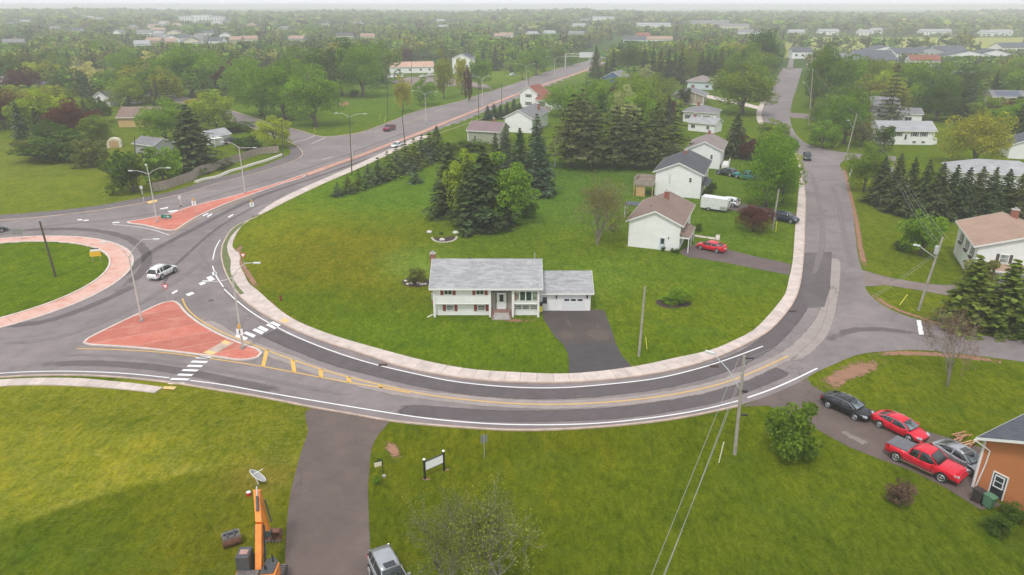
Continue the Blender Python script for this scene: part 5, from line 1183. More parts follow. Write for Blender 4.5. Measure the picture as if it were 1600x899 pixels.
h20 = house('grey house with wide dark roof and white gable at the far left', (-216, 305), R(6), 16, 13, 5.2, 3.6, 'y', 'grey', 'dark', .6); walls(h20, 14, 10, 3.6, 2.6, 'x', W_['white'], x0=16, y0=1); roof_gable(h20, 14, 10, 3.6, 2.6, 'x', .6, RF['dark'], x0=16, y0=1, name='wing_roof'); window(h20, 'front', 16, 13, 8, 5.6, 2, 1.2, (1, 0)); window(h20, 'front', 16, 13, 5, 1, 3, 2, (2, 0))
mb = MB(); mb.b2(3, -3, 0, 13, 0, 2.4); mb.b2(3, -3, 2.4, 3.15, 0, 3.4); mb.b2(3, -3.1, 2.4, 13, -3, 3.4); mb.build('balcony', M['trim'], h20)
h21 = house('ochre walled house with brown roof and red trimmed gable on the left', (-124, 231), R(4), 13, 10, 3.2, 2.4, 'x', 'ochre', 'brown', .5); mb = MB(); mb.bar((-.4, -.5, 2.9), (-.4, 5.0, 5.7), .1, .35); mb.build('barge_board', M['shut_red'], h21)
h22 = house('light grey shed with grey roof in the fenced garden on the left', (-98.5, 189), R(-28), 7.5, 6, 2.5, 1.3, 'x', 'grey', 'mid', .35, cat='shed', name='shed'); window(h22, 'front', 7.5, 6, 4.2, 1.1, .8, .6, (0, 0))
h23 = house('small white garage with dark roof beside the two parked cars on the left', (-160, 283), R(-10), 7, 9, 3.2, 2.0, 'y', 'white', 'dark', .4, cat='garage', name='garage')
h24 = house('small white cottage end with pale roof behind the big dark fence spruce', (-85.5, 200), R(-30), 4.6, 6, 2.8, 1.2, 'y', 'white', 'pale', .5, cat='cottage', name='cottage'); window(h24, 'front', 4.6, 6, 2.3, 1, 1.0, 1.1, (1, 0)); mb = MB(); mb.b2(4.7, -1, 2.3, 6.6, 2, 2.42); mb.build('carport_roof', M['trim'], h24); mb = MB(); mb.b2(6.4, -.9, 0, 6.55, -.75, 2.3); mb.build('post', M['trim'], h24)
# round topped barn shed
bs = empty('barn_shed', (-107.5, 196, 0), R(20), 'small barn shed with rounded white front and orange boards on the left', 'shed'); HOUSES.append((-105, 197, 4)); n = 12
prof = [(1.8 * math.cos(PI * k / n), 1.2 + 1.3 * math.sin(PI * k / n)) for k in range(n + 1)]; mb = MB(); mb.extr([(1.8, -.2)] + prof + [(-1.8, -.2)], 'y', 0, 2.6); mb.build('wall', W_['cream'], bs)
for k in range(4): mb = MB(); mb.b2(-1.1 + k * .56, -.06, .1, -.62 + k * .56, -.005, 2.1 - .2 * abs(k - 1.5)); mb.build('plank', M['wood_new'], bs)

# ---------------------------------------------------------------- distant houses in the haze
far_list = []
def far_house(u, v, wd, ev, rise, wm, rm_, label, rz=0, d=9, ax='x', nwin=3):
    b = at(u, v); z = float(terrain(b.x, b.y)); r = empty('house', (b.x - wd / 2, b.y, z), rz, label, 'house', 'distant houses in the haze'); walls(r, wd, d, ev, rise, ax, W_[wm], z0=-2); roof_gable(r, wd, d, ev, rise, ax, .4, RF[rm_], fascia=False)
    for k in range(nwin): mb = MB(); s = wd * (k + .7) / nwin * .95; fquadbox(mb, 'front', wd, d, s - .8, s + .8, ev * .35, ev * .35 + 1.4, 0, .06); mb.build('window', M['glass'], r)
    HOUSES.append((b.x, b.y + d / 2, wd * .7)); return r
wmn = {'white': 'white', 'cream': 'cream', 'grey': 'grey', 'beige': 'beige', 'pale': 'pale bluish'}; rmn = {'mid': 'grey', 'dark': 'dark', 'slate': 'slate', 'tan': 'tan', 'red': 'red brown', 'pale': 'light grey'}
FH = [(250,66,'white','mid'),(268,70,'white','dark'),(288,68,'cream','slate'),(310,66,'grey','mid'),(326,60,'white','dark'),(352,64,'white','mid'),(240,74,'beige','tan'),(206,52,'beige','mid'),(225,60,'white','mid'),(300,74,'cream','dark'),(368,72,'beige','tan'),(392,48,'beige','tan'),(222,80,'white','pale'),(272,60,'cream','mid'),(338,74,'white','slate'),(185,60,'white','mid')]
adj = ['hazy', 'faint', 'distant', 'far off']; spot = ['at the left of the far hillside row', 'in the far left subdivision', 'among far treetops on the left', 'above the left park trees']

for i, (u, v, a, b) in enumerate(FH):
    far_house(u, v, 11 + (i * 3) % 5, 5.5, 2.6, a, b, '%s walled house with %s roof, %s of the hazy subdivision at far left' % (wmn[a], rmn[b], ordn[i]), rz=R((i * 37) % 50 - 25), ax='xy'[i % 2])
for i, (u, v, wd, a, b) in enumerate([(1362,96,24,'white','slate'),(1385,88,30,'white','slate'),(1424,92,22,'white','slate'),(1452,90,26,'grey','slate'),(1490,88,24,'white','slate'),(1552,94,26,'white','slate'),(1590,82,26,'white','slate'),(1510,96,30,'white','slate'),(1375,104,24,'grey','slate')]):
    far_house(u, v, wd, 3.6, 3.4, a, b, '%s of the low row houses with slate roofs beside the pale field on the right' % ordn[i], rz=R(-12 + (i * 11) % 24), d=16, ax='xy'[i % 2])
far_house(1442, 108, 17, 5.2, 2.6, 'white', 'red', 'white house with red brown roof in front of the slate roofed rows', rz=R(-8))
far_house(1252, 92, 14, 5, 2.5, 'white', 'slate', 'white house with slate roof at the end of the far street', rz=R(-4)); far_house(1512, 127, 12, 3, 1.6, 'white', 'pale', 'little white roof showing between the right hand trees', rz=R(-4)); far_house(1328, 96, 10, 3, 2, 'white', 'mid', 'small white house left of the slate roofed rows', rz=R(9))
for i, (u, v, wd) in enumerate([(1245,56,20),(1295,55,26),(1352,56,16),(1370,53,14),(1462,55,40),(1545,57,20),(1566,56,26)]):
    far_house(u, v, wd, 4.5, 2.5, 'white', 'pale', '%s pale hazy building along the far edge of the field' % ordn[i], rz=0)
for i, (u, v, wd, ev, a, b) in enumerate([(990,70,22,5,'pale','slate'),(1006,67,14,7,'beige','red'),(1030,70,26,5,'white','tan'),(942,40,40,8,'white','pale'),(1020,48,50,7,'white','pale'),(1150,52,40,9,'cream','mid'),(1110,46,60,9,'grey','mid'),(1170,60,24,7,'pale','mid'),(900,58,18,4,'white','mid'),(860,57,14,4,'white','pale'),(905,47,20,5,'white','pale')]):
    far_house(u, v, wd, ev, 2.5, a, b, '%s of the hazy shops and houses where the highway meets the town' % ordn[i], rz=R((i * 23) % 30 - 15), nwin=4)
rr_ = random.Random(4); lbn = 0
_hp = sorted((rr_.choice([rr_.uniform(30, 560), rr_.uniform(560, 1180), rr_.uniform(0, 420)]), rr_.uniform(34, 74)) for _ in range(34))
for i, (u, v) in enumerate(_hp):
    far_house(u, v, rr_.uniform(10, 18), rr_.uniform(3.5, 6), 2.5, rr_.choice(['white', 'cream', 'grey', 'white']), rr_.choice(['mid', 'dark', 'tan', 'pale']), '%s from the left of the scattered little houses among the far treetops' % ordn[i], rz=R(rr_.uniform(-30, 30)), nwin=2)
ab = at(300, 41); 
for i, (u, wd) in enumerate(((292, 26), (315, 34), (338, 26))):
    b = at(u, 40); r = empty('apartment_block', (b.x - wd / 2, b.y, 0), R(-5), ['left', 'middle', 'right'][i] + ' one of three pale apartment blocks in the haze', 'building', 'pale apartment blocks in the haze'); walls(r, wd, 14, 16 + i % 2 * 2, 0, 'x', W_['white'], z0=-2)
    mb = MB(); mb.b2(-.5, -.5, 16 + i % 2 * 2, wd + .5, 14.5, 16.8 + i % 2 * 2); mb.build('roof', RF['pale'], r); HOUSES.append((b.x, b.y + 7, 20))
    for fl in range(4):
        for k in range(5): mb = MB(); fquadbox(mb, 'front', wd, 14, wd * (k + .5) / 5 - 1.2, wd * (k + .5) / 5 + 1.2, 2 + fl * 3.6, 3.8 + fl * 3.6, 0, .1); mb.build('window', M['glass'], r)

# ---------------------------------------------------------------- woods and garden trees
def proj(p):
    x, y, z = p[0], p[1], p[2] - CAM_H; cy_, sy = math.cos(PITCH), math.sin(PITCH)
    dep = y * cy_ - z * sy; up = y * sy + z * cy_
    return (800 + FPX * x / dep, 449.5 - FPX * up / dep, dep)
def rect_of(o):
    """picture rectangle of a built thing, used only to keep it from being overgrown."""
    us = []; vs = []; ys = []
    for c in o.children:
        for q in c.bound_box: P_ = mat_of(o) @ Vector(q); a = proj(P_); us.append(a[0]); vs.append(a[1]); ys.append(P_.y)
    return (min(us), min(vs), max(us), max(vs), min(ys))
def mat_of(o): return Matrix.Translation(o.location) @ Matrix.Rotation(o.rotation_euler[2], 4, 'Z')
keep = [rect_of(o) + (.45,) for o in list(S.objects) if o.parent is None and o.get('category') in ('house', 'building', 'shed', 'garage', 'cottage', 'deck')]
keep += [(870, 76, 948, 120, 420, .9), (1196, 108, 1255, 190, 250, .9), (1240, 57, 1700, 77, 620, 1.0), (905, 85, 1010, 110, 430, .7), (1245, 60, 1262, 110, 430, .9), (700, 95, 900, 150, 330, .95), (560, 150, 720, 215, 200, .95), (395, 185, 520, 262, 170, .95), (180, 138, 235, 168, 265, .9)]
zones = [[(-400, 44), (-400, 215), (-40, 215), (0, 205), (150, 205), (165, 178), (235, 190), (300, 200), (345, 195), (300, 168), (232, 155), (300, 140), (380, 150), (400, 120), (560, 118), (600, 98), (700, 92), (790, 118), (905, 84), (960, 62), (960, 44)],
         [(960, 44), (1010, 70), (955, 100), (935, 118), (960, 150), (1050, 128), (1190, 135), (1215, 105), (1225, 60), (1230, 44)],
         [(1230, 44), (1222, 60), (1240, 75), (1262, 90), (1262, 120), (1250, 135), (1248, 165), (1300, 170), (1262, 205), (1300, 222), (1345, 235), (1395, 190), (1500, 190), (1580, 215), (1800, 260), (2000, 80), (1260, 78), (1240, 60), (1240, 44)],
         [(1255, 45), (2100, 45), (2100, 57), (1255, 56)],
         [(1480, 245), (1560, 245), (1620, 255), (1700, 300), (1640, 330), (1600, 270)],
         [(2, 238), (40, 210), (150, 216), (170, 250), (120, 262), (40, 258)], [(985, 215), (905, 215), (880, 190), (890, 160), (935, 150), (1040, 160), (1050, 205)]]
Rp = np.array([(p.x, p.y) for p in road_poly[::2]])
hs = np.array(HOUSES)
cand = []
def scatter(y0, y1, sp, seed, xlim):
    rng = np.random.default_rng(seed); n = 0
    for y in np.arange(y0, y1, sp):
        xs = np.arange(-min(xlim, .9 * y + 60), min(xlim, .9 * y + 60), sp); X = xs + rng.uniform(-.45, .45, len(xs)) * sp; Y = y + rng.uniform(-.45, .45, len(xs)) * sp
        u = []; v = []
        z = terrain(X, Y)
        dep = Y * math.cos(PITCH) - (z - CAM_H) * math.sin(PITCH); u = 800 + FPX * X / dep; v = 449.5 - FPX * (Y * math.sin(PITCH) + (z - CAM_H) * math.cos(PITCH)) / dep
        ok = np.zeros(len(X), bool)
        if y < 900:
            for zp in zones: ok |= inpoly(u, v, zp)
        else: ok[:] = True
        if y < 575 and ok.any():
            ii = np.nonzero(ok)[0]; dd = (Rp[:, 0][None] - X[ii][:, None])**2 + (Rp[:, 1][None] - Y[ii][:, None])**2; ok[ii[dd.min(1) < 49]] = False; ok &= ~inpoly(X, Y, road_poly)
        ii = np.nonzero(ok)[0]
        if len(ii): dd = (hs[:, 0][None] - X[ii][:, None])**2 + (hs[:, 1][None] - Y[ii][:, None])**2; ok[ii[(dd < (hs[:, 2] + 2.5)**2).any(1)]] = False
        kk = [k_ for k_ in keep if k_[4] > y - sp]
        for i in np.nonzero(ok)[0]:
            x_, y_ = X[i], Y[i]
            if y_ < 420 and any((t[0] - x_)**2 + (t[1] - y_)**2 < (t[2] * .45 + 2)**2 for t in TREES): continue
            H_ = rng.uniform(8, 14) * (1.0 if rng.random() < .8 else 1.2); Wd = H_ * rng.uniform(.75, 1.1) * (1.9 if y_ > 900 else 1.35 if y_ > 500 else 1.15); tp = rng.random()
            kd = 'c' if tp < .20 else 'b'
            if kd == 'c': Wd = H_ * rng.uniform(.35, .5)
            uu, vb = u[i], v[i]; hw = Wd / 2 / dep[i] * FPX; top = proj((x_, y_, z[i] + H_))[1]; bad = False
            for (a, b_, c_, d_, Yh, fr) in kk:
                if Yh > y_ and uu + hw > a and uu - hw < c_:
                    lim = b_ + (d_ - b_) * fr
                    if top < lim:
                        if vb <= lim + 2: bad = True; break
                        H_ *= (vb - lim) / (vb - top); top = lim
                        if H_ < 2.5: bad = True; break
                        Wd = min(Wd, H_ * 1.5)
            if bad: continue
            cand.append((dep[i], x_, y_, z[i], H_, Wd, kd, rng.random(), uu, vb))
scatter(150, 560, 8.8, 5, 620); scatter(560, 900, 11.5, 6, 900); scatter(900, 2300, 19, 8, 2600)
cand.sort(key=lambda c: -(c[4] / c[0]) if abs(c[8] - 800) < 820 else 1)
NOBJ = 296 - len([1 for o in S.objects if o.get('category') == 'tree'])
pal = [('green', .26), ('mid', .22), ('yellow', .12), ('lime', .10), ('deep', .16), ('dull', .07), ('red', .05), ('blossom', .02)]
word = dict(green='bright green', mid='mid green', yellow='yellow green', lime='pale lime green', deep='dark green', dull='dull brownish green', red='dark copper red', blossom='pale blossoming', spruce='dark', blue='bluish dark', pine='brownish dark')
seen_l = {}
def area(u, v):
    if u < 250: a = 'in the woods above the meadow at far left' if v > 120 else 'in the far left woods'
    elif u < 560: a = 'behind the park lawn trees' if v < 130 else 'by the side street'
    elif u < 905: a = 'behind the long white building' if v < 108 else 'near the highway gardens'
    elif u < 1225: a = 'beyond the dark spruce row' if v < 115 else 'among the gardens behind the pines'
    elif u < 1400: a = 'just right of the far street'
    elif u < 1500: a = 'around the split entry house on the right'
    else: a = 'toward the right edge behind the broad yellow green tree'
    return a
nobj = 0; rest = []
for c in cand:
    dep_, x_, y_, z_, H_, Wd, kd, rr, uu, vb = c
    if nobj < NOBJ and -30 < uu < 1630 and y_ < 560:
        if kd == 'c': col = ['spruce', 'spruce', 'blue', 'pine'][int(rr * 40) % 4]; kind = ['spruce', 'slim', 'pine'][int(rr * 97) % 3]; base = 'pine' if kind == 'pine' else 'spruce'; size = 'tall' if H_ > 10 else 'short'
        else:
            r2 = (rr * 7.3) % 1; acc = 0; col = 'mid'
            for nme, p_ in pal:
                acc += p_
                if r2 < acc: col = nme; break
            kind = ['broad', 'broad', 'grand'][int(rr * 91) % 3]; base = 'leafy tree'; size = 'tall' if H_ > 10 else ('low' if H_ < 6 else 'medium sized')
        k0 = '%s %s %s %s' % (size, word[col], base, area(uu, vb)); seen_l.setdefault(k0, []).append((uu, c, kind, col)); nobj += 1
    else: rest.append(c)
for k0, L in seen_l.items():
    L.sort(key=lambda q: q[0])
    for i, (uu, c, kind, col) in enumerate(L):
        dep_, x_, y_, z_, H_, Wd, kd, rr, _, vb = c
        lab = k0 if len(L) == 1 else ('%s one from the left, %s' % (ordn[i], k0) if i < 20 else k0)
        if len(lab.split()) > 16: lab = ' '.join(lab.split()[:16])
        pr = PROTO[kind]; cm, tm = pr[int(rr * 1000) % len(pr)]
        r = empty({'spruce': 'spruce_tree', 'slim': 'spruce_tree', 'pine': 'pine_tree'}.get(kind, 'deciduous_tree'), (x_, y_, z_), rr * 40, lab, 'tree', 'garden and woodland trees'); r.scale = (Wd, Wd, H_)
        q = link('crown', cm, r); q.material_slots[0].link = 'OBJECT'; q.material_slots[0].material = LEAF[col]; link('trunk', tm, r)
# the rest of the woods: one mass
def mat_woods():
    m = bpy.data.materials.new('woodland_leaves'); m.use_nodes = True; t = m.node_tree; t.nodes.clear()
    out = t.nodes.new('ShaderNodeOutputMaterial'); d = t.nodes.new('ShaderNodeBsdfDiffuse'); tr = t.nodes.new('ShaderNodeBsdfTranslucent'); ms = t.nodes.new('ShaderNodeMixShader'); ms.inputs[0].default_value = .3
    a = N(t, 'ShaderNodeVertexColor', layer_name='leaf').outputs['Color']
    t.links.new(a, d.inputs[0]); t.links.new(a, tr.inputs[0]); t.links.new(d.outputs[0], ms.inputs[1]); t.links.new(tr.outputs[0], ms.inputs[2]); t.links.new(ms.outputs[0], out.inputs['Surface']); return m
cols = np.array([(.17, .28, .035), (.145, .21, .035), (.26, .27, .05), (.24, .31, .045), (.10, .16, .03), (.17, .18, .06), (.11, .06, .045), (.30, .30, .14)]); cp = np.array([.26, .24, .12, .10, .17, .06, .04, .01])
ccols = np.array([(.055, .08, .04), (.065, .095, .06), (.07, .085, .04)])
rng = np.random.default_rng(77); Vs = {}; Ts = {}
unit = {}
def uc(n, kd, k):
    key = (n, kd, k)
    if key not in unit:
        r2 = np.random.default_rng(n * 10 + k + (5 if kd == 'c' else 0))
        if kd == 'b':
            P_, _c = broad_crown(r2, max(6, n // 9), 40, .3, base=.08, shape=['round', 'oval', 'vase'][k % 3]); P_ = P_[r2.permutation(len(P_))[:n]]; unit[key] = cards(P_ * (8, 8, 10), {200: 1.15, 150: 1.35, 24: 4.2}[n], r2) / (8, 8, 10)
        else:
            C_, N_ = conifer_points(r2, layers=12, nb=6, per=7); i_ = r2.permutation(len(C_))[:n]; C_ = C_[i_]; unit[key] = cards(C_ * (5, 5, 11), {200: 1.0, 150: 1.15, 24: 2.8}[n], r2, N_[i_], .3, 1.3) / (5, 5, 11)
    return unit[key]
for c in rest:
    dep_, x_, y_, z_, H_, Wd, kd, rr, uu, vb = c
    if abs(uu - 800) > 1000: continue
    n = 200 if dep_ < 560 else (150 if dep_ < 900 else 24)
    V = uc(n, kd, int(rr * 60) % 6); a = rr * 50; co, si = math.cos(a), math.sin(a); X = V[:, 0] * Wd; Y = V[:, 1] * Wd
    W = np.stack([X * co - Y * si + x_, X * si + Y * co + y_, V[:, 2] * H_ + z_], 1)
    col = (cols[rng.choice(len(cols), p=cp / cp.sum())] if kd == 'b' else ccols[rng.integers(3)]) * rng.uniform(.8, 1.2); m = len(V) // 4
    T_ = np.repeat(rng.uniform(.6, 1.45, m), 4)[:, None] * col
    key = 'woodland' if y_ < 900 else 'far_woodland'; Vs.setdefault(key, []).append(W); Ts.setdefault(key, []).append(T_)
mw = mat_woods(); NT = 0
for key in Vs:
    V = np.concatenate(Vs[key]); NT += len(V) // 2; o = link(key, mesh_quads(key, V, mw, np.concatenate(Ts[key]))); o['kind'] = 'stuff'
print('WOODS', len(cand), 'objects', nobj, 'tris', NT)

# ---------------------------------------------------------------- vehicles
def paint(name, col, metal=.1, rough=.28):
    m, t, b = nodes(name); n = noise(t, 2.2, 3, .6, objc(t)); c = ramp(t, n, [(.3, tuple(x * .9 for x in col)), (.7, tuple(min(1, x * 1.08) for x in col))]); t.links.new(c, b.inputs['Base Color'])
    b.inputs['Roughness'].default_value = rough; b.inputs['Metallic'].default_value = metal; b.inputs['Coat Weight'].default_value = .35; b.inputs['Coat Roughness'].default_value = .05; b.inputs['Specular IOR Level'].default_value = .35; return m
PAINT = dict(black=paint('black_car_paint', (.012, .013, .016)), red=paint('red_car_paint', (.70, .006, .03)), silver=paint('silver_car_paint', (.40, .41, .43), .5), grey=paint('grey_car_paint', (.17, .18, .19), .5), white=paint('white_car_paint', (.78, .78, .78)), teal=paint('teal_car_paint', (.03, .26, .29), .3), maroon=paint('maroon_car_paint', (.22, .02, .05)), navy=paint('navy_car_paint', (.03, .04, .07), .3), green=paint('dark_green_car_paint', (.05, .07, .07), .3))
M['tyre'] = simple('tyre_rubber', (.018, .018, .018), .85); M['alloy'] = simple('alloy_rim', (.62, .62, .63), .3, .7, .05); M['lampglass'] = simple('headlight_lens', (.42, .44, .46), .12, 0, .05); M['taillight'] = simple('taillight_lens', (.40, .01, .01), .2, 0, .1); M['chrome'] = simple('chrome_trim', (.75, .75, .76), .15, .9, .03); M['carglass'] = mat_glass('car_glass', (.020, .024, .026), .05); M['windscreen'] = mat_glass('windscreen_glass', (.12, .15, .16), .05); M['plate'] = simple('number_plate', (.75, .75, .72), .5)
def loft(stations, cap=True):
    """stations: list of point rings (same count, bottom centre round to top centre on +y side); mirrored in y."""
    vs = []; fs = []; n = len(stations[0])
    for st in stations:
        full = [Vector(p) for p in st] + [Vector((p[0], -p[1], p[2])) for p in st[::-1][1:-1]]; vs += full
    m = 2 * n - 2
    for i in range(len(stations) - 1):
        for k in range(m): fs.append((i * m + k, i * m + (k + 1) % m, (i + 1) * m + (k + 1) % m, (i + 1) * m + k))
    if cap: fs += [tuple(range(m))[::-1], tuple(range((len(stations) - 1) * m, len(stations) * m))]
    return vs, fs
CARK = {
 'sedan': dict(wb=2.75, wr=.33, W=.91, zb=.20, body=[(-2.38,.60,.66),(-2.30,.92,.78),(-2.0,1.02,.86),(-1.55,1.03,.90),(-.9,.97,.905),(0,.93,.91),(.85,.94,.91),(1.2,.90,.90),(1.7,.80,.88),(2.1,.70,.80),(2.3,.60,.68),(2.38,.48,.55)],
               glass=[(-1.95,1.02,.62,.74),(-1.15,1.36,.58,.80),(-.55,1.45,.60,.82),(.15,1.44,.60,.83),(.5,1.38,.59,.83),(1.28,.93,.66,.76)], roof=(1, 4), axle=0.0),
 'suv': dict(wb=2.80, wr=.37, W=.94, zb=.27, body=[(-2.36,.62,.74),(-2.30,1.0,.86),(-2.0,1.10,.91),(-1.2,1.06,.935),(0,1.04,.94),(.9,1.06,.94),(1.2,1.06,.92),(1.7,.98,.90),(2.1,.88,.84),(2.3,.74,.74),(2.38,.55,.62)],
             glass=[(-2.26,1.02,.66,.80),(-1.98,1.55,.62,.82),(-1.3,1.69,.64,.84),(-.2,1.71,.65,.85),(.45,1.64,.63,.85),(1.22,1.07,.70,.80)], roof=(1, 4), axle=0.0),
 'pickup': dict(wb=3.65, wr=.41, W=1.0, zb=.36, body=[(-2.95,.60,.88),(-2.90,1.22,.96),(-2.5,1.26,.99),(-1.0,1.26,1.0),(-.95,1.16,1.0),(0,1.14,1.0),(1.0,1.18,1.0),(1.25,1.24,.99),(1.9,1.23,.985),(2.55,1.18,.975),(2.82,1.10,.95),(2.92,.98,.93),(2.95,.60,.90)],
                glass=[(-1.02,1.15,.78,.92),(-.90,1.74,.74,.93),(-.3,1.88,.76,.94),(.42,1.87,.76,.94),(.62,1.80,.75,.94),(1.32,1.20,.80,.90)], roof=(1, 4), axle=-.05)}
def make_car(kind, col, label, group=None, spoiler=False, sunroof=False, cover=False, racks=False, name=None, cat=None):
    K = CARK[kind]; t = empty(name or {'sedan': 'sedan', 'suv': 'suv', 'pickup': 'pickup_truck'}[kind], (0, 0, 0), 0, label, cat or {'sedan': 'car', 'suv': 'car', 'pickup': 'pickup truck'}[kind], group)
    P_ = PAINT[col]; zb = K['zb']; st = []
    for x, zt, hw in K['body']:
        zz = zb if abs(x) < 2.0 else zb + .08; mid = zz + (zt - zz) * .55
        st.append([(x, 0, zz), (x, hw * .80, zz), (x, hw * .96, zz + .10), (x, hw, mid), (x, hw * .985, zt - .10), (x, hw * .90, zt - .015), (x, hw * .5, zt + .02), (x, 0, zt + .03)])
    vs, fs = loft(st); me = MB().add(vs, fs).mesh('body', P_, True); me.polygons.foreach_set('use_smooth', [True] * len(me.polygons)); bo = link('body', me, t)
    st = []
    for i, (x, zt, ht_, hb) in enumerate(K['glass']):
        zl = min(zt - .01, 1.0 if kind != 'pickup' else 1.16); zl = {'sedan': .93, 'suv': 1.03, 'pickup': 1.13}[kind]
        if zt < zl + .12: zt2 = zl + .09
        else: zt2 = zt
        st.append([(x, 0, zl - .05), (x, hb, zl - .05), (x, hb * .99, zl + .05), (x, (ht_ + hb) / 2 + .02, (zt2 + zl) / 2), (x, ht_ + .02, zt2 - .05), (x, ht_ * .8, zt2), (x, 0, zt2 + .02)])
    vs, fs = loft(st); gl = MB().add(vs, fs).build('window_glass', M['carglass'], t, smooth=True)
    G_ = K['glass']; a, b = K['roof']; st = []
    for i in range(a, b + 1):
        x, zt, ht_, hb = G_[i]; dx = .04 if i == a else (-.02 if i == b else 0)
        st.append([(x + dx, 0, zt - .02), (x + dx, ht_ + .03, zt - .07), (x + dx, ht_ + .045, zt - .03), (x + dx, ht_ * .82, zt + .02), (x + dx, 0, zt + .04)])
    vs, fs = loft(st); MB().add(vs, fs).build('roof', P_, t, smooth=True)
    # windscreen: the sedan's has a paler base colour, sky reflection painted in
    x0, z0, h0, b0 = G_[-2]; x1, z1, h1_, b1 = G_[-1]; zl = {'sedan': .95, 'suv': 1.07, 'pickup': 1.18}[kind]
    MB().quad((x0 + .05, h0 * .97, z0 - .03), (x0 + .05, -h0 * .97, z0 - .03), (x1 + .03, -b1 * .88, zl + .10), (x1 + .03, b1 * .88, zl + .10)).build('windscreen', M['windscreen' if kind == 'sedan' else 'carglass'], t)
    for s in (1, -1):      # pillars
        mb = MB(); mb.bar((x0, s * (h0 + .03), z0 - .04), (x1 - .03, s * (b1 + .03), zl + .05), .07, .07); mb.build('pillar', P_, t); mb = MB(); xr, zr, hr_, br = G_[1]; x2, z2, h2_, b2_ = G_[0]; mb.bar((xr, s * (hr_ + .03), zr - .05), (x2 + .03, s * (b2_ + .03), zl + .08), .10, .09); mb.build('pillar', P_, t); mb = MB()
        xm = (x0 + xr) / 2; mb.bar((xm - .02, s * (h0 + .035), z0 + .0), (xm - .05, s * (b0 if kind != 'sedan' else .84), zl + .0), .09, .04)
        if kind == 'suv': mb.build('pillar', P_, t); mb = MB(); mb.bar((-1.35, s * (h0 + .03), z0), (-1.45, s * .855, zl), .11, .04)
        mb.build('pillar', P_, t)
        mb = MB(); mb.box((x1 - .28, s * (K['W'] + .09), zl + .06), (.14, .20, .13)); mb.build('mirror', P_, t)
        hx = K['body'][-2][0]; hz = K['body'][-2][1]
        mb = MB(); mb.bar((hx - .30, s * K['body'][-3][2] * .93, hz + .06), (hx + .03, s * K['body'][-2][2] * .82, hz - .03), .22, .14); mb.build('headlight', M['lampglass'], t)
        rx = K['body'][0][0]; mb = MB(); mb.bar((rx + .38, s * K['body'][2][2] * .955, K['body'][1][1] - .10), (rx + .03, s * K['body'][1][2] * .90, K['body'][1][1] - .14), .10, .15 if kind == 'sedan' else .28); mb.build('taillight', M['taillight'], t)
        mb = MB()
        for xs in ((.55, -.35, -1.15) if kind != 'pickup' else (.95, .05, -.75)): mb.b2(xs - .008, s * (K['W'] - .02), zb + .2, xs + .008, s * (K['W'] + .004), zl - .05)
        mb.build('door_seam', M['black'], t)
        for xs in ((-.25, -1.05) if kind != 'pickup' else (.18, -.62)): mb = MB(); mb.b2(xs - .09, s * (K['W'] - .01), zl - .16, xs + .09, s * (K['W'] + .03), zl - .12); mb.build('door_handle', P_, t)
    fx = K['body'][-1][0]; mb = MB(); mb.b2(fx - .10, -.45, K['body'][-1][1] - .14, fx + .02, .45, K['body'][-1][1] + .02); mb.build('grille', M['black'], t)
    mb = MB(); mb.b2(K['body'][0][0] - .03, -.26, .62 if kind != 'pickup' else .7, K['body'][0][0] + .05, .26, .75 if kind != 'pickup' else .83); mb.build('number_plate', M['plate'], t)
    wr = K['wr']
    for sx in (1, -1):
        for s in (1, -1):
            cx = sx * K['wb'] / 2 + K['axle']; y = s * (K['W'] - .10)
            mb = MB(); mb.tube([(cx, s * (K['W'] - .30), wr + .03), (cx, s * (K['W'] + .012), wr + .03)], wr + .07, 20); mb.build('wheel_arch', M['black'], t)
            mb = MB(); mb.tube([(cx, y - s * .12, wr), (cx, y - s * .09, wr), (cx, y + s * .10, wr), (cx, y + s * .125, wr)], [wr - .03, wr, wr, wr - .04], 20); wh = mb.build('wheel', M['tyre'], t)
            mb = MB(); mb.tube([(cx, y + s * .10, wr), (cx, y + s * .135, wr)], [wr * .70, wr * .66], 16)
            rim = mb.build('rim', M['metal_dark'], wh); mb = MB()
            for k in range(5): a_ = 2 * PI * k / 5 + .3; mb.bar((cx, y + s * .142, wr), (cx + math.cos(a_) * wr * .66, y + s * .138, wr + math.sin(a_) * wr * .66), .10, .03)
            mb.tube([(cx, y + s * .13, wr), (cx, y + s * .155, wr)], wr * .16, 8); mb.tube([(cx + math.cos(q) * wr * .67, y + s * .14, wr + math.sin(q) * wr * .67) for q in [2 * PI * j / 16 for j in range(17)]], .022, 4, caps=False)
            mb.build('spokes', M['alloy'], wh)
    if spoiler: mb = MB(); x = K['body'][1][0] + .12; mb.b2(x - .12, -.72, 1.14, x + .12, .72, 1.19); mb.b2(x - .06, .5, 1.0, x + .04, .55, 1.15); mb.b2(x - .06, -.55, 1.0, x + .04, -.5, 1.15); mb.build('spoiler', P_, t)
    if sunroof: mb = MB(); zr = G_[3][1]; mb.b2(-.1, -.38, zr + .015, .38, .38, zr + .047); mb.build('sunroof', M['carglass'], t)
    if racks:
        mb = MB(); zr = G_[3][1]
        for s in (1, -1): mb.bar((-1.7, s * .60, G_[2][1] + .02), (.2, s * .60, zr + .03), .05, .05)
        mb.build('roof_rail', M['alloy'], t)
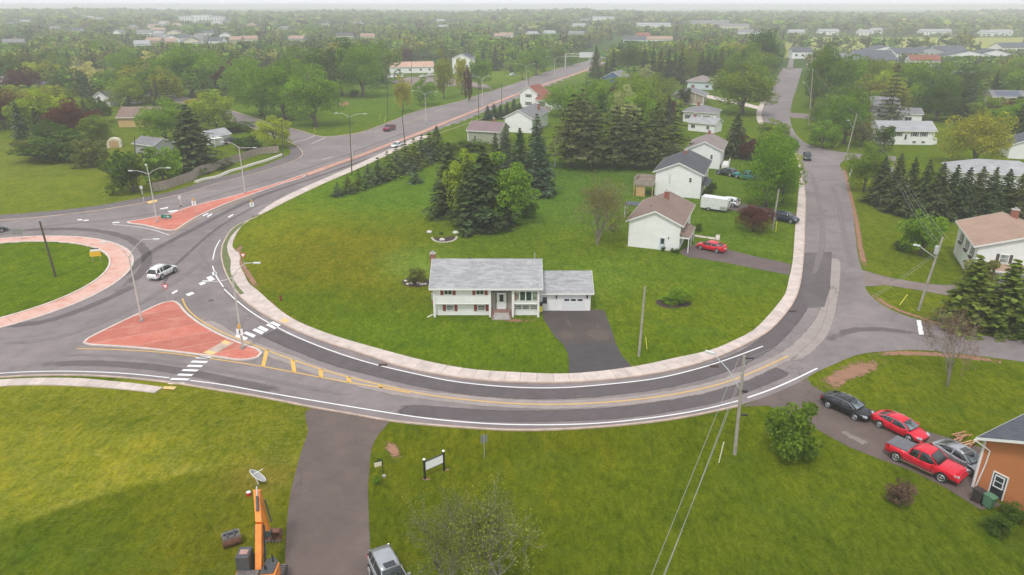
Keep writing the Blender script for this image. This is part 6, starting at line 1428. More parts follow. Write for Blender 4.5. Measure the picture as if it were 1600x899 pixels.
    if kind == 'pickup':
        mb = MB(); 
        if cover:
            for k in range(3): mb.b2(-2.84 + k * .60, -.90, 1.262, -2.26 + k * .60, .90, 1.315)
            mb.build('bed_cover', M['cover'], t)
        else: mb.b2(-2.85, -.86, 1.24, -1.08, .86, 1.285); mb.build('bed', M['black'], t)
        mb = MB(); mb.b2(-1.5, 1.0, .42, 1.2, 1.14, .48); mb.b2(-1.5, -1.14, .42, 1.2, -1.0, .48); mb.build('running_board', M['chrome'], t)
        mb = MB(); mb.b2(2.86, -.9, .5, 3.02, .9, .72); mb.build('bumper', P_, t)
    if kind == 'sedan':
        for s in (1, -1): mb = MB(); pts = [(-1.9, s * .80, 1.02), (-1.1, s * .70, 1.33), (-.3, s * .70, 1.40), (.5, s * .705, 1.33), (1.15, s * .80, .98)]; mb.tube([(p[0], p[1] * 1.0, p[2]) for p in pts], .014, 4, caps=False); mb.build('window_trim', M['chrome'], t)
    return t
M['cover'] = simple('grey_vinyl_cover', (.14, .14, .155), .7, var=.08)
def put(t, a, b, z=.02, off=0.0, mid=None):
    """a, b: picture points of rear and front contact on the camera side (or centre line); off shifts left of the heading."""
    A, B = at(*a), at(*b); d = (B - A).normalized(); c = (A + B) / 2 + Vector((-d.y, d.x, 0)) * off; t.location = (c.x, c.y, z); t.rotation_euler = (0, 0, math.atan2(d.y, d.x)); return t
put(make_car('sedan', 'black', 'black sedan parked at the top of the side driveway nose to the red sedan', spoiler=False), (1294, 637.5), (1335, 656.5), .03, .80)
put(make_car('sedan', 'red', 'red sedan parked between the black sedan and the silver sedan', sunroof=False), (1374, 668), (1419, 690), .03, .80)
put(make_car('pickup', 'red', 'red crew cab pickup truck with grey bed cover beside the orange house', cover=True), (1401, 721), (1470, 753), .03, .86)
put(make_car('sedan', 'silver', 'silver sedan with sunroof parked beyond the red pickup at the orange house', sunroof=True), (1462, 713), (1517, 745), .03, .85)
put(make_car('suv', 'silver', 'silver grey car with sunroof parked at the bottom of the wide driveway', sunroof=True, name='car'), (595, 883), (626, 944), .03, 0)
put(make_car('suv', 'white', 'white suv driving out of the roundabout', racks=True), (254, 437), (273, 427), .03, .85)
put(make_car('suv', 'black', 'black suv coming down the street on the right'), (1259, 243), (1262, 256), .03, 0)
put(make_car('sedan', 'red', 'bright red sedan with spoiler in the driveway of the brown roofed house', spoiler=True), (1121, 397), (1093, 391), .13, -.8)
put(make_car('suv', 'white', 'white suv parked behind the white cargo trailer', racks=False), (1146, 325.5), (1121, 322), .13, -.8)
put(make_car('suv', 'green', 'dark green grey suv parked beside the near black roofed house', racks=True), (1143, 277.5), (1120, 273.5), .13, -.8)
put(make_car('pickup', 'teal', 'teal pickup truck parked behind the dark green suv'), (1172, 284), (1152, 280), .13, -.8)
put(make_car('suv', 'navy', 'dark navy suv parked by the sidewalk behind the short pole', racks=False), (1212, 345), (1238, 350), .13, .3)
put(make_car('pickup', 'maroon', 'maroon pickup truck driving on the far side of the highway'), (614, 202), (603, 206), .03, 0)
put(make_car('sedan', 'white', 'white car driving on the highway just above the young spruce row'), (627, 228), (614, 232.5), .03, 0)
put(make_car('suv', 'black', 'black suv parked behind the wooden fence and hedge'), (350, 226), (378, 223), .02, 0)
put(make_car('suv', 'white', 'white suv parked beside the white garage on the left'), (203, 165), (226, 161), .02, 0)
put(make_car('sedan', 'navy', 'dark car parked between the white suv and the white garage'), (188, 162), (202, 160), .02, 0)
put(make_car('sedan', 'black', 'dark car entering at the left edge beyond the roundabout'), (-22, 366), (-4, 363), .03, 0)
put(make_car('sedan', 'white', 'white car in front of the long white building'), (656, 122), (668, 121), .02, 0)
put(make_car('suv', 'white', 'second white car at the right end of the long white building'), (668, 120), (680, 119), .02, 0)
put(make_car('sedan', 'white', 'white car on the verge by the open grass strip'), (797, 119), (806, 118), .02, 0)
for i, u in enumerate((605, 612, 619, 626)): put(make_car('suv', 'white', '%s white van in the row left of the long white building' % ordn[i], 'white vans parked in a row', name='van', cat='van'), (u, 124 - i * .4), (u + 3, 121 - i * .4), .02, 0)
tr = empty('cargo_trailer', (0, 0, 0), 0, 'white enclosed cargo trailer between the white suv and the brown roofed house', 'trailer')
mb = MB(); mb.extr([(-2.5, .45), (2.3, .45), (2.55, 1.0), (2.55, 2.2), (2.3, 2.55), (-2.5, 2.55)], 'y', -1.05, 1.05); mb.build('box_body', PAINT['white'], tr)
mb = MB(); mb.b2(1.2, -1.07, .45, 2.5, -1.052, 1.15); mb.build('stone_guard', M['metal'], tr); mb = MB(); mb.bar((2.4, .5, .42), (3.6, 0, .42), .08, .08); mb.bar((2.4, -.5, .42), (3.6, 0, .42), .08, .08); mb.build('drawbar', M['metal_dark'], tr)
for s in (1, -1):
    mb = MB(); mb.tube([(-.9, s * .92, .33), (-.9, s * 1.12, .33)], .34, 16); wh = mb.build('wheel', M['tyre'], tr); mb = MB(); mb.tube([(-.9, s * 1.1, .33), (-.9, s * 1.14, .33)], .2, 12); mb.build('rim', M['alloy'], wh)
    mb = MB(); mb.b2(-1.35, s * 1.05, .66, -.45, s * 1.2, .72); mb.build('mudguard', M['metal'], tr)
put(tr, (1098, 329), (1131, 334), .13, .9)

# ---------------------------------------------------------------- street lamps, poles and wires
M['lamp_pole'] = simple('painted_lamp_pole', (.60, .58, .55), .5, .2, .08); M['lamp_head'] = simple('lamp_head', (.72, .73, .74), .4, .2, .04); M['pole_wood'] = simple('utility_pole_wood', (.36, .32, .28), .9, var=.2, scale=2); M['pole_dark'] = simple('creosoted_pole', (.085, .07, .05), .9, var=.2, scale=2); M['wire'] = simple('power_cable', (.30, .30, .28), .5)
M['transformer'] = simple('transformer_grey', (.50, .53, .54), .5, .2); M['base_conc'] = simple('lamp_base_concrete', (.25, .23, .22), .9)
def lamp(u, v, ut, vt, arms, label, group='twin armed street lamps'):
    b = at(u, v); top = on(ut, vt, b.y); H_ = top.z; r = empty('street_lamp', (b.x, b.y, .12), 0, label, 'street lamp', group)
    mb = MB(); mb.tube([(0, 0, 0), (0, 0, H_ * .5), (0, 0, H_)], [.12, .095, .065], 10); mb.build('pole', M['lamp_pole'], r); mb = MB(); mb.tube([(0, 0, -.1), (0, 0, .12)], .3, 10); mb.build('base', M['base_conc'], r)
    for (ua, va, dz) in arms:
        # arm ends are found on the plane of the pole, slightly above its top, then given their reach
        e = on(ua, va, b.y + (0 if dz == 0 else dz)); ex = e.x - b.x; ez = e.z - .12; ey = dz
        p1 = (0, 0, H_ - .35); p2 = (ex * .25, ey * .25, H_ - .35 + (ez - H_ + .35) * .55); p3 = (ex * .6, ey * .6, ez - .03); p4 = (ex, ey, ez)
        mb = MB(); mb.tube([p1, p2, p3, p4], [.05, .045, .04, .035], 6); ar = mb.build('arm', M['lamp_pole'], r)
        d = Vector((ex, ey, 0)).normalized(); mb = MB(); c = Vector(p4); mb.bar(c - d * .12, c + d * .62, .26, .13); mb.build('lamp_head', M['lamp_head'], ar)
    return r
lamp(222, 503, 203, 401, [(165, 379, 0), (241, 374, 0)], 'street lamp standing on the large red triangular island')
lamp(380, 545, 365, 431, [(325, 440, 0), (398, 411, 0)], 'street lamp at the right tip of the large red island beside the crosswalk')
lamp(246, 348, 233, 271, [(206, 267, 0), (261, 262.5, 0), (228, 258, 1.5)], 'three armed street lamp on the small red island by the fence end')
lamp(383, 302, 375, 230, [(349, 222, 0), (396, 231, 0)], 'street lamp on the median in front of the wooden fence')
lamp(551, 249, 548, 182, [(527, 177, 0), (569, 178, 0)], 'street lamp on the median across from the side street mouth')
lamp(666, 194, 664, 147, [(646, 142, 0), (681, 143.5, 0)], 'street lamp on the median right of the maroon pickup')
lamp(754, 168, 752, 124, [(739, 119, 0), (764, 119, 0)], 'street lamp by the open grass strip, third from the far end'); lamp(822, 140, 821, 104, [(808, 100, 0), (834, 100, 0)], 'street lamp beyond the small spruces, second from the far end'); lamp(866, 122, 866, 92, [(855, 89, 0), (879, 89, 0)], 'farthest street lamp, just before the sign gantry')
lamp(867, 262, 866, 219, [(878, 216, 0)], 'single lamp at the left edge of the pine belt', None)
def upole(u, v, ut, vt, label, wood='pole_wood', r0=.16, arm=None, xarm=0, trans=False, group='utility poles', z=0, lean=None, extras=()):
    b = at(u, v); top = on(ut, vt, b.y); dx = (top.x - b.x) if lean is None else lean; r = empty('utility_pole', (b.x, b.y, z), 0, label, 'utility pole', group)
    H_ = top.z - z; mb = MB(); mb.tube([(0, 0, -.2), (dx * .5, 0, H_ * .5), (dx, 0, H_)], [r0, r0 * .85, r0 * .68], 10); mb.build('pole', M[wood], r)
    if xarm: mb = MB(); mb.bar((dx - xarm, 0, H_ - .35), (dx + xarm, 0, H_ - .35), .1, .12); 
    if xarm: 
        for q in (-.9, 0, .9): mb.tube([(dx + q * xarm, 0, H_ - .3), (dx + q * xarm, 0, H_ - .05)], .05, 6)
        mb.build('crossarm', M['metal'], r)
    if trans: mb = MB(); mb.tube([(dx - .42, -.05, H_ - 2.1), (dx - .42, -.05, H_ - 1.1)], .26, 10); mb.build('transformer', M['transformer'], r)
    if arm:
        e = on(arm[0], arm[1], b.y + arm[3]); z0_ = arm[2]; p4 = (e.x - b.x, arm[3], e.z - z); mb = MB(); mb.tube([(dx * z0_ / H_, 0, z0_), (p4[0] * .5, p4[1] * .5, (z0_ + p4[2]) / 2 + .2), p4], [.05, .045, .04], 6); ar = mb.build('lamp_arm', M['metal'], r)
        d = Vector((p4[0], p4[1], 0)).normalized(); c = Vector(p4); mb = MB(); mb.bar(c - d * .1, c + d * .65, .25, .14); mb.build('lamp_head', M['lamp_head'], ar)
    return r, Vector((b.x + dx, b.y, z + H_))
_, BP = upole(1148, 710, 1163, 556, 'tall grey utility pole with long lamp arm on the front lawn by the curve', arm=(1114, 552, 6.2, 1.6), xarm=0)
mb = MB(); mb.tube([(0, .1, 8.6), (0, .32, 8.75)], .05, 6); mb.b2(-.1, -.35, 6.2, .25, -.12, 6.4); mb.b2(.1, -.2, 3.9, .6, -.05, 4.05); mb.b2(-.2, -.1, 9.2, .5, .0, 9.3); mb.build('bracket', M['metal_dark'], _)
_, RP = upole(1435, 485, 1473, 371, 'utility pole with lamp arm and transformer on the grass wedge by the gravel drive', arm=(1436, 384, 7.0, .8), trans=True, r0=.17)
_, RP2 = upole(1390, 302, 1398, 254, 'utility pole with lamp arm rising out of the tall spruce hedge', arm=(1366, 266, 5.2, .5), trans=True)
_, RP3 = upole(1324, 237, 1339, 178, 'utility pole with lamp arm at the street corner bushes', arm=(1327, 188, 6.2, -.5)); _, RP4 = upole(1264, 196, 1270, 108, 'tall utility pole beside the far street driveways', arm=(1257, 129, 9.0, .5))
_, P1210 = upole(1207, 360, 1217, 296, 'short plain pole beside the driveway of the red sedan', z=.1)
_, P1007 = upole(998, 558, 1008, 448, 'plain wooden pole standing alone on the lawn right of the driveway', z=.1, r0=.14)
_, PL = upole(88, 437, 62, 346, 'dark leaning pole standing on the grass of the roundabout', 'pole_dark', r0=.17, z=.3, group=None)
for a in ((550, 275, 546, 180, 'dark wooden pole at the roundabout end of the young spruce row'), (633, 228, 628, 176, 'dark wooden pole among the young spruces above the white car'), (748, 186, 747, 126, 'dark wooden pole on the highway side above the sage green house'), (784, 162, 784, 130, 'dark wooden pole behind the small spruces'), (826, 147, 826, 112, 'dark wooden pole above the brown roofed house'), (606, 190, 605, 128, 'thin pole standing on the park lawn'), (442, 246, 440, 188, 'pole at the end of the wooden fence'), (643, 130, 643, 95, 'thin pole in front of the long white building'), (214, 300, 210, 214, 'pole with small crossarm among the dark bushes on the left')):
    upole(*a[:5], 'pole_dark', r0=.13)
def wires(a, b, n, label, sag=1.0, sp=.35, r=.018, dz=.45):
    root = empty('power_line', a, 0, label, 'wire', 'overhead wires'); d = (b - a); s = Vector((-d.y, d.x, 0)).normalized()
    for k in range(n):
        o = s * (k - (n - 1) / 2) * sp - Vector((0, 0, dz * (k // 2))); mb = MB(); pts = [(d * (i / 14) + o - Vector((0, 0, sag * 4 * (i / 14) * (1 - i / 14)))) for i in range(15)]; mb.tube(pts, r, 4, caps=False); mb.build('wire', M['wire'], root)
    return root
b0 = BP + Vector((-.1, 0, -.3)); e0 = Vector((7.45, 29.4, 8.5)); wires(b0, b0 + (e0 - b0) * 1.9, 2, 'two wires running from the tall lawn pole out of the bottom of the picture', .35, .62, .017, 0)
b1 = BP + Vector((0, 0, -2.2)); wires(b1, b1 + (e0 - b0) * 1.9 + Vector((-.9, 0, -1.0)), 1, 'lower telephone wire running from the tall lawn pole out of the picture', .6, .4, .014, 0)
wires(BP + Vector((0, 0, -.5)), RP + Vector((0, 0, -1.6)), 2, 'wires between the tall lawn pole and the grass wedge pole', 1.2, .3, .014); wires(RP + Vector((0, 0, -.2)), RP2, 4, 'wires from the grass wedge pole to the pole in the spruce hedge', 1.0, .5, .016); wires(RP2, RP3, 3, 'wires from the spruce hedge pole to the corner pole', .8, .4, .014); wires(RP3, RP4, 2, 'wires from the corner pole to the far street pole', .8, .4, .014)
wires(on(170, 268, 140), on(300, 205, 215), 2, 'sagging wires crossing the gardens behind the wooden fence', 1.2, .5, .03)

# ---------------------------------------------------------------- signs and roadside things
M['sign_white'] = simple('white_sign_face', (.90, .90, .92), .5, var=.02); M['sign_back'] = simple('sign_back', (.30, .31, .30), .5, .4); M['sign_black'] = simple('sign_black', (.02, .02, .02), .6); M['sign_red'] = simple('sign_red', (.62, .02, .04), .5, var=.03); M['sign_yellow'] = simple('sign_yellow', (.85, .52, .02), .5, var=.04); M['sign_green'] = simple('sign_green', (.0, .22, .15), .5, var=.05); M['amber'] = simple('amber_beacon', (.80, .38, .06), .3); M['stake_yellow'] = simple('yellow_marker', (.80, .72, .08), .6, var=.03); M['stake_pale'] = simple('pale_marker', (.72, .66, .48), .7)
def sign_post(r, H_, x=0, rr=.035): mb = MB(); mb.tube([(x, 0, -.1), (x, 0, H_)], rr, 6); return mb.build('post', M['metal'], r)
def crossing_sign(u, v, rz, label, z=.14, beacon=True):
    b = at(u, v); r = empty('crossing_sign', (b.x, b.y, z), rz, label, 'road sign', 'pedestrian crossing signs'); sign_post(r, 3.2)
    mb = MB(); mb.b2(-.36, -.06, 1.75, .36, -.035, 2.55); f = mb.build('sign_face', M['sign_white'], r)
    mb = MB(); mb.tube([(.02, -.075, 2.38), (.02, -.065, 2.38)], .07, 8); mb.bar((0, -.07, 2.28), (-.02, -.07, 2.06), .1, .02); mb.bar((0, -.07, 2.08), (.13, -.07, 1.86), .05, .02); mb.bar((-.02, -.07, 2.08), (-.12, -.07, 1.86), .05, .02); mb.bar((0, -.07, 2.24), (.14, -.07, 2.1), .04, .02); mb.build('walking_figure', M['sign_black'], f)
    if beacon:
        for q in ((-.0, 2.95), (.0, 2.68)): mb = MB(); mb.tube([(q[0], -.12, q[1]), (q[0], .1, q[1])], .14, 10); mb.build('beacon', M['amber'], r)
    mb = MB(); mb.tube([(0, 0, -.1), (0, 0, .08)], .16, 8); mb.build('base', M['base_conc'], r); return r
crossing_sign(306, 336.5, R(8), 'white pedestrian crossing sign on the small red island'); crossing_sign(396, 339, R(12), 'white pedestrian crossing sign with amber beacon beside the lawn sidewalk'); crossing_sign(379, 548, R(4), 'white pedestrian crossing sign with amber beacon on the large red island')
for u, v, vt, lb in ((225, 316, 290, 'grey post with push button box beside the tactile pad by the bushes'), (285, 333, 303, 'grey post with push button box on the small red island')):
    b = at(u, v); r = empty('signal_post', (b.x, b.y, .12), 0, lb, 'post'); mb = MB(); mb.tube([(0, 0, 0), (0, 0, 3.0)], .09, 8); mb.build('post', M['lamp_pole'], r); mb = MB(); mb.b2(-.2, -.18, 2.5, .2, .18, 3.1); mb.build('signal_box', M['lamp_head'], r); mb = MB(); mb.b2(-.1, -.25, 1.1, .1, -.08, 1.4); mb.build('push_button', M['black'], r)
def yield_sign(u, v, rz, label):
    b = at(u, v); r = empty('yield_sign', (b.x, b.y, .12), rz, label, 'road sign', 'yield signs'); sign_post(r, 2.35)
    mb = MB(); tri = lambda s, y: [(-.45 * s, y, 2.45 - (1 - s) * .26), (.45 * s, y, 2.45 - (1 - s) * .26), (0, y, 2.45 - .26 - .52 * s)]
    mb.add(tri(1, -.06) + tri(1, -.04), [(0, 2, 1), (3, 4, 5), (0, 1, 4, 3), (1, 2, 5, 4), (2, 0, 3, 5)]); f = mb.build('sign_face', M['sign_red'], r); mb = MB(); mb.add(tri(.62, -.075) + tri(.62, -.062), [(0, 2, 1), (3, 4, 5), (0, 1, 4, 3), (1, 2, 5, 4), (2, 0, 3, 5)]); mb.build('sign_centre', M['sign_white'], f); return r
yield_sign(383, 422, R(10), 'red and white yield sign beside the bend of the lawn sidewalk'); yield_sign(263, 473, R(20), 'red and white yield sign at the top corner of the large red island')
b = at(152, 411); r = empty('chevron_sign', (b.x, b.y, .3), R(18), 'yellow sign with small white and black plate above it on the roundabout lawn', 'road sign'); 
for x in (-.5, .5): sign_post(r, 1.9, x)
mb = MB(); mb.b2(-.75, -.06, .75, .75, -.035, 1.5); f = mb.build('yellow_plate', M['sign_yellow'], r)
for k in range(3): mb = MB(); x = -.5 + k * .45; mb.add([(x, -.07, .85), (x + .14, -.07, .85), (x + .3, -.07, 1.12), (x + .14, -.07, 1.4), (x, -.07, 1.4), (x + .16, -.07, 1.12)], [(0, 1, 2, 5), (5, 2, 3, 4)]); mb.build('chevron', M['amber'], f)
mb = MB(); mb.b2(-.6, -.06, 1.55, .6, -.035, 1.85); mb.build('white_plate', M['sign_white'], r); mb = MB(); mb.b2(-.6, -.058, 1.87, .6, -.036, 2.0); mb.build('black_plate', M['sign_black'], r)
b = at(29, 376); r = empty('sign_board', (b.x, b.y, .1), R(4), 'back of a grey sign board on two posts at the far rim of the roundabout', 'road sign'); sign_post(r, 1.8, -.6); sign_post(r, 1.8, .6); mb = MB(); mb.b2(-.8, .05, .85, .8, .08, 1.85); mb.build('sign_face', M['sign_back'], r)
b = at(261, 345); r = empty('direction_sign', (b.x, b.y, .14), R(4), 'small green sign with white arrow on the small red island', 'road sign'); sign_post(r, .9, -.5); sign_post(r, .9, .5); mb = MB(); mb.b2(-.9, -.06, .3, .9, -.03, .95); f = mb.build('sign_face', M['sign_green'], r); mb = MB(); mb.bar((-.35, -.07, .6), (.3, -.07, .6), .12, .02); mb.add([(.2, -.07, .42), (.5, -.07, .6), (.2, -.07, .8)], [(0, 1, 2)]); mb.build('arrow', M['sign_white'], f)
# board sign on two black posts
pa, pb_ = at(664, 749), at(694, 735.5); d = pb_ - pa; r = empty('board_sign', (pa.x, pa.y, 0), math.atan2(d.y, d.x), 'blank white board sign on two black posts with round caps on the front lawn', 'sign'); L_ = d.length
for x in (0, L_): mb = MB(); mb.b2(x - .07, -.07, -.1, x + .07, .07, 1.85); p_ = mb.build('post', M['black'], r); mb = MB(); mb.tube([(x, 0, 1.85), (x, 0, 1.93), (x, 0, 2.03)], [.09, .13, .03], 8); mb.build('post_cap', M['sign_white'], p_)
mb = MB(); mb.b2(.1, -.05, .85, L_ - .1, .05, 1.62); f = mb.build('board', M['sign_white'], r); mb = MB(); mb.b2(.1, -.06, .80, L_ - .1, .06, .85); mb.b2(.1, -.06, 1.62, L_ - .1, .06, 1.67); mb.build('frame', M['metal_dark'], f)
b = at(599, 742); r = empty('hanging_sign', (b.x, b.y, 0), R(25), 'small yellow sign hanging from a black post beside the wide driveway', 'sign'); mb = MB(); mb.tube([(0, 0, 0), (0, 0, 1.5)], .035, 6); mb.bar((0, 0, 1.42), (-.7, 0, 1.42), .04, .04); mb.build('post', M['black'], r); mb = MB(); mb.b2(-.68, -.02, .92, -.08, .02, 1.32); mb.build('sign_face', M['stake_pale'], r)
mb = MB(); mb.prism([(.16 * math.cos(q), .13 * math.sin(q)) for q in (0, .9, 1.8, 2.9, 3.8, 5)], 0, .14); o = mb.build('rock', M['stone_step'], None, loc=(b.x + .1, b.y - .25, 0)); tag(o, 'pale stone at the foot of the small yellow hanging sign', 'rock')
b = at(757, 716); r = empty('road_sign', (b.x, b.y, 0), R(20), 'back of a small grey road sign on the front lawn beside the curve', 'road sign'); sign_post(r, 2.2); mb = MB(); mb.b2(-.3, .04, 1.5, .3, .06, 2.25); mb.build('sign_face', M['sign_back'], r); mb = MB(); mb.b2(-.05, .04, 1.3, .05, .06, 2.3); mb.build('bracket', M['metal'], r)
def stake(u, v, ut, vt, label, mat='stake_yellow', z=0, rr=.05):
    b = at(u, v); t_ = on(ut, vt, b.y); o = MB().tube([(0, 0, -.1), (t_.x - b.x, 0, t_.z - z)], rr, 6).build('marker_post', M[mat], None, loc=(b.x, b.y, z)); tag(o, label, 'marker post', 'marker posts beside poles'); return o
stake(1011, 547, 1009, 527, 'yellow marker post beside the lone lawn pole', z=.1); stake(1405, 477, 1418, 460, 'leaning yellow marker post left of the grass wedge pole'); stake(1123, 723, 1131, 691, 'pale leaning marker post left of the tall lawn pole', 'stake_pale'); stake(1212, 363, 1214, 345, 'pale yellow marker post beside the short street pole', z=.1); stake(592, 188, 595, 178, 'yellow leaning marker on the park lawn, left one of two'); stake(600, 191, 603, 182, 'yellow leaning marker on the park lawn, right one of two'); stake(1304, 232, 1311, 222, 'yellow marker post left of the corner pole'); stake(1327, 276, 1331, 264, 'white marker post right of the street bend', 'sign_white', rr=.12); stake(493, 209, 491, 200, 'small yellow marker at the side street corner')
# hydrant
b = at(439, 471); r = empty('fire_hydrant', (b.x, b.y, .1), R(20), 'dark red fire hydrant on the lawn near the crosswalk', 'hydrant'); M['hydrant'] = simple('hydrant_red', (.22, .03, .02), .6); mb = MB(); mb.tube([(0, 0, 0), (0, 0, .1), (0, 0, .11), (0, 0, .62), (0, 0, .78)], [.18, .18, .12, .12, .05], 10); mb.build('barrel', M['hydrant'], r); mb = MB(); mb.tube([(-.2, 0, .48), (.2, 0, .48)], .07, 8); mb.tube([(0, -.2, .42), (0, 0, .42)], .09, 8); mb.build('nozzle', M['hydrant'], r)
# planting beds
def bed(name_label, pts, z=.112):
    P = spline(ats(pts), .4, True); o = sheet('flower_bed', [(p.x, p.y) for p in P], z + .02, M['mulch'], None); tag(o, name_label, 'flower bed'); return P
P = bed('round dark mulch bed with a bright stone on the right lawn', [(1024, 473), (1031, 469), (1046, 467), (1062, 469), (1079, 475), (1078, 479), (1062, 482), (1045, 483), (1031, 480)])
P2 = bed('stony flower bed at the left end of the grey roofed house', [(628, 442), (634, 437), (645, 434), (658, 435), (668, 438), (671, 445), (662, 449), (648, 450), (634, 448)])
P3 = bed('crescent flower bed edged with pale stones behind the house', [(675, 373), (682, 372), (694, 372.5), (707, 370), (713, 371), (711, 376), (702, 379), (690, 380), (680, 378)])
def stones(pts, label, s, seed, group, m='stone_pale'):
    rr = random.Random(seed)
    for i, (u, v) in enumerate(pts):
        b = at(u, v); k = 6; q = s * rr.uniform(.7, 1.3); me_ = bpy.data.meshes.new('rock'); bm = bmesh.new(); bmesh.ops.create_icosphere(bm, subdivisions=2, radius=q)
        for vv in bm.verts: vv.co = Vector((vv.co.x * 1.25, vv.co.y, vv.co.z * .7)) * rr.uniform(.86, 1.12)
        bm.to_mesh(me_); bm.free(); me_.materials.append(M[m]); o = link('rock', me_, None, (b.x, b.y, .13 + q * .3)); tag(o, label if isinstance(label, str) else label[i], 'rock', group)
M['stone_pale'] = simple('pale_field_stone', (.60, .56, .50), .8, var=.15, scale=4)
stones([(1049.5, 472.5)], 'bright pale stone in the round mulch bed', .34, 1, None); stones([(671, 365), (712, 366), (691, 377)], ['white stone left of the crescent bed', 'white stone right of the crescent bed', 'white stone at the front of the crescent bed'], .33, 2, 'white stones round the crescent bed')
stones([(634, 441), (637, 446), (643, 445), (654, 444.5), (659, 446.5), (664, 446)], ['%s pale stone from the left in the stony flower bed' % ordn[i] for i in range(6)], .24, 3, 'pale stones in the stony bed')
ed = empty('bed_edging', (0, 0, 0), 0, 'curved row of pale edging stones along the front of the crescent bed', 'edging'); arc = spline(ats([(675, 373.5), (680, 378), (690, 380.3), (702, 379.3), (711, 376), (713.5, 372)]), .42)
for p in arc: MB().box((p.x, p.y, .17), (.34, .2, .14), random.uniform(0, 1)).build('stone', M['stone_pale'], ed)
# bins beside the orange house
def bin_(u, v, mat, rz, label):
    b = at(u, v); r = empty('wheelie_bin', (b.x, b.y, .03), rz, label, 'bin'); mb = MB(); mb.add([(-.24, -.3, .08), (.24, -.3, .08), (.24, .3, .08), (-.24, .3, .08), (-.3, -.38, 1.0), (.3, -.38, 1.0), (.3, .36, 1.0), (-.3, .36, 1.0)], [(0, 3, 2, 1), (4, 5, 6, 7), (0, 1, 5, 4), (1, 2, 6, 5), (2, 3, 7, 6), (3, 0, 4, 7)]); mb.build('bin_body', M[mat], r)
    mb = MB(); mb.extr([(-.42, 1.0), (.4, 1.02), (.4, 1.1), (-.05, 1.13), (-.42, 1.05)], 'x', -.32, .32); mb.build('lid', M[mat], r)
    for s in (1, -1): mb = MB(); mb.tube([(s * .25, .3, .1), (s * .3, .3, .1)], .1, 10); mb.build('wheel', M['tyre'], r)
M['bin_green'] = simple('green_bin_plastic', (.09, .20, .12), .55, var=.06); M['bin_black'] = simple('black_bin_plastic', (.045, .035, .035), .55); bin_(1543, 793, 'bin_green', R(25), 'green wheelie bin beside the door of the orange house'); bin_(1526, 784, 'bin_black', R(30), 'black wheelie bin at the corner of the orange house')
b = at(843.5, 487); r = empty('wheelie_bin', (b.x, b.y, .1), 0, 'small dark bin with yellow bag between the house and its garage door', 'bin'); mb = MB(); mb.b2(-.3, -.3, .5, .3, .3, 1.25); mb.build('bin_body', M['bin_black'], r); mb = MB(); mb.box((0, -.36, .4), (.55, .28, .75), .2); mb.build('bag', M['stake_yellow'], r)
# wood pile behind the silver sedan
wp = empty('wood_pile', at(1505, 695), R(35), 'loose pile of reddish boards between the silver sedan and the orange house', 'wood pile'); M['board_red'] = simple('reddish_board', (.42, .20, .13), .85, var=.25)
for k in range(16): a_ = random.uniform(-.5, .5); x, y = random.uniform(-1.2, 1.2), random.uniform(-.8, .8); MB().box((x, y, .12 + k * .035), (random.uniform(1.0, 2.2), .14, .05), a_).build('board', M['board_red' if k % 3 else 'wood_new'], wp)
# garden path by the brown roofed house
gp = empty('garden_path', (0, 0, 0), kind='structure')
for q in ([(1085, 368), (1103, 371), (1104, 373.5), (1086, 371)], [(1104, 371), (1119, 373), (1118, 376), (1106, 374)], [(1119, 368), (1125, 368.5), (1124, 376.5), (1117, 376)]): MB().prism([tuple(at(u, v).xy) for u, v in q], .1, .15).build('slab', M['conc'], gp)
# wooden fence and the stone retaining wall in front of it
fl = spline(ats([(240, 301), (262, 297), (282, 290), (303, 282.5), (312, 275), (330, 270), (345, 264), (362, 257.5), (378, 252), (395, 246), (412, 242), (436, 240)]), .16)
fe = empty('wooden_fence', fl[0], 0, 'long weathered wooden plank fence beside the multi use path', 'fence'); o0 = fl[0]; near_ = sorted(range(len(fl) - 1), key=lambda i: i)
pm = MB(); npk = 0
for i in range(len(fl) - 1):
    a, b_ = fl[i], fl[i + 1]; c = (a + b_) / 2 - o0; an = math.atan2((b_ - a).y, (b_ - a).x); L_ = (b_ - a).length - .02; hh = 1.85 + random.uniform(-.04, .04) + .12 * math.sin(i * .02)
    if i < 299: MB().box((c.x, c.y, hh / 2 + .2), (L_, .03, hh), an).build('plank', M['wood_weathered'], fe)
    else: pm.box((c.x, c.y, hh / 2 + .2), (L_, .03, hh), an)
if pm.v: pm.build('far_planks', M['wood_weathered'], fe)['kind'] = 'stuff'
for i in range(0, len(fl), 15): c = fl[i] - o0; MB().b2(c.x - .06, c.y + .04, 0, c.x + .06, c.y + .16, 1.75).build('post', M['wood_weathered'], fe)
MB().ribbon(offset([p - o0 for p in fl], .03), offset([p - o0 for p in fl], .09), 1.35, .1).build('rail', M['wood_weathered'], fe)
rl = spline(ats([(306, 286), (322, 281), (337, 278.5), (362, 268.5), (378, 264), (398, 257.5), (420, 251), (441, 243)]), 1.0); rw = empty('retaining_wall', (0, 0, 0), 0, 'low pale stone retaining wall between the wooden fence and the path', 'wall')
for i in range(len(rl) - 1):
    for k in range(2):
        a, b_ = rl[i], rl[i + 1]; c = a.lerp(b_, .5 + (.0 if k else 0)); an = math.atan2((b_ - a).y, (b_ - a).x); MB().box((c.x, c.y, .14 + .22 * k), ((b_ - a).length - .05, (.95 - .4 * k) + random.uniform(-.08, .08), .22), an + random.uniform(-.04, .04)).build('stone_block', M['stone_pale'], rw)
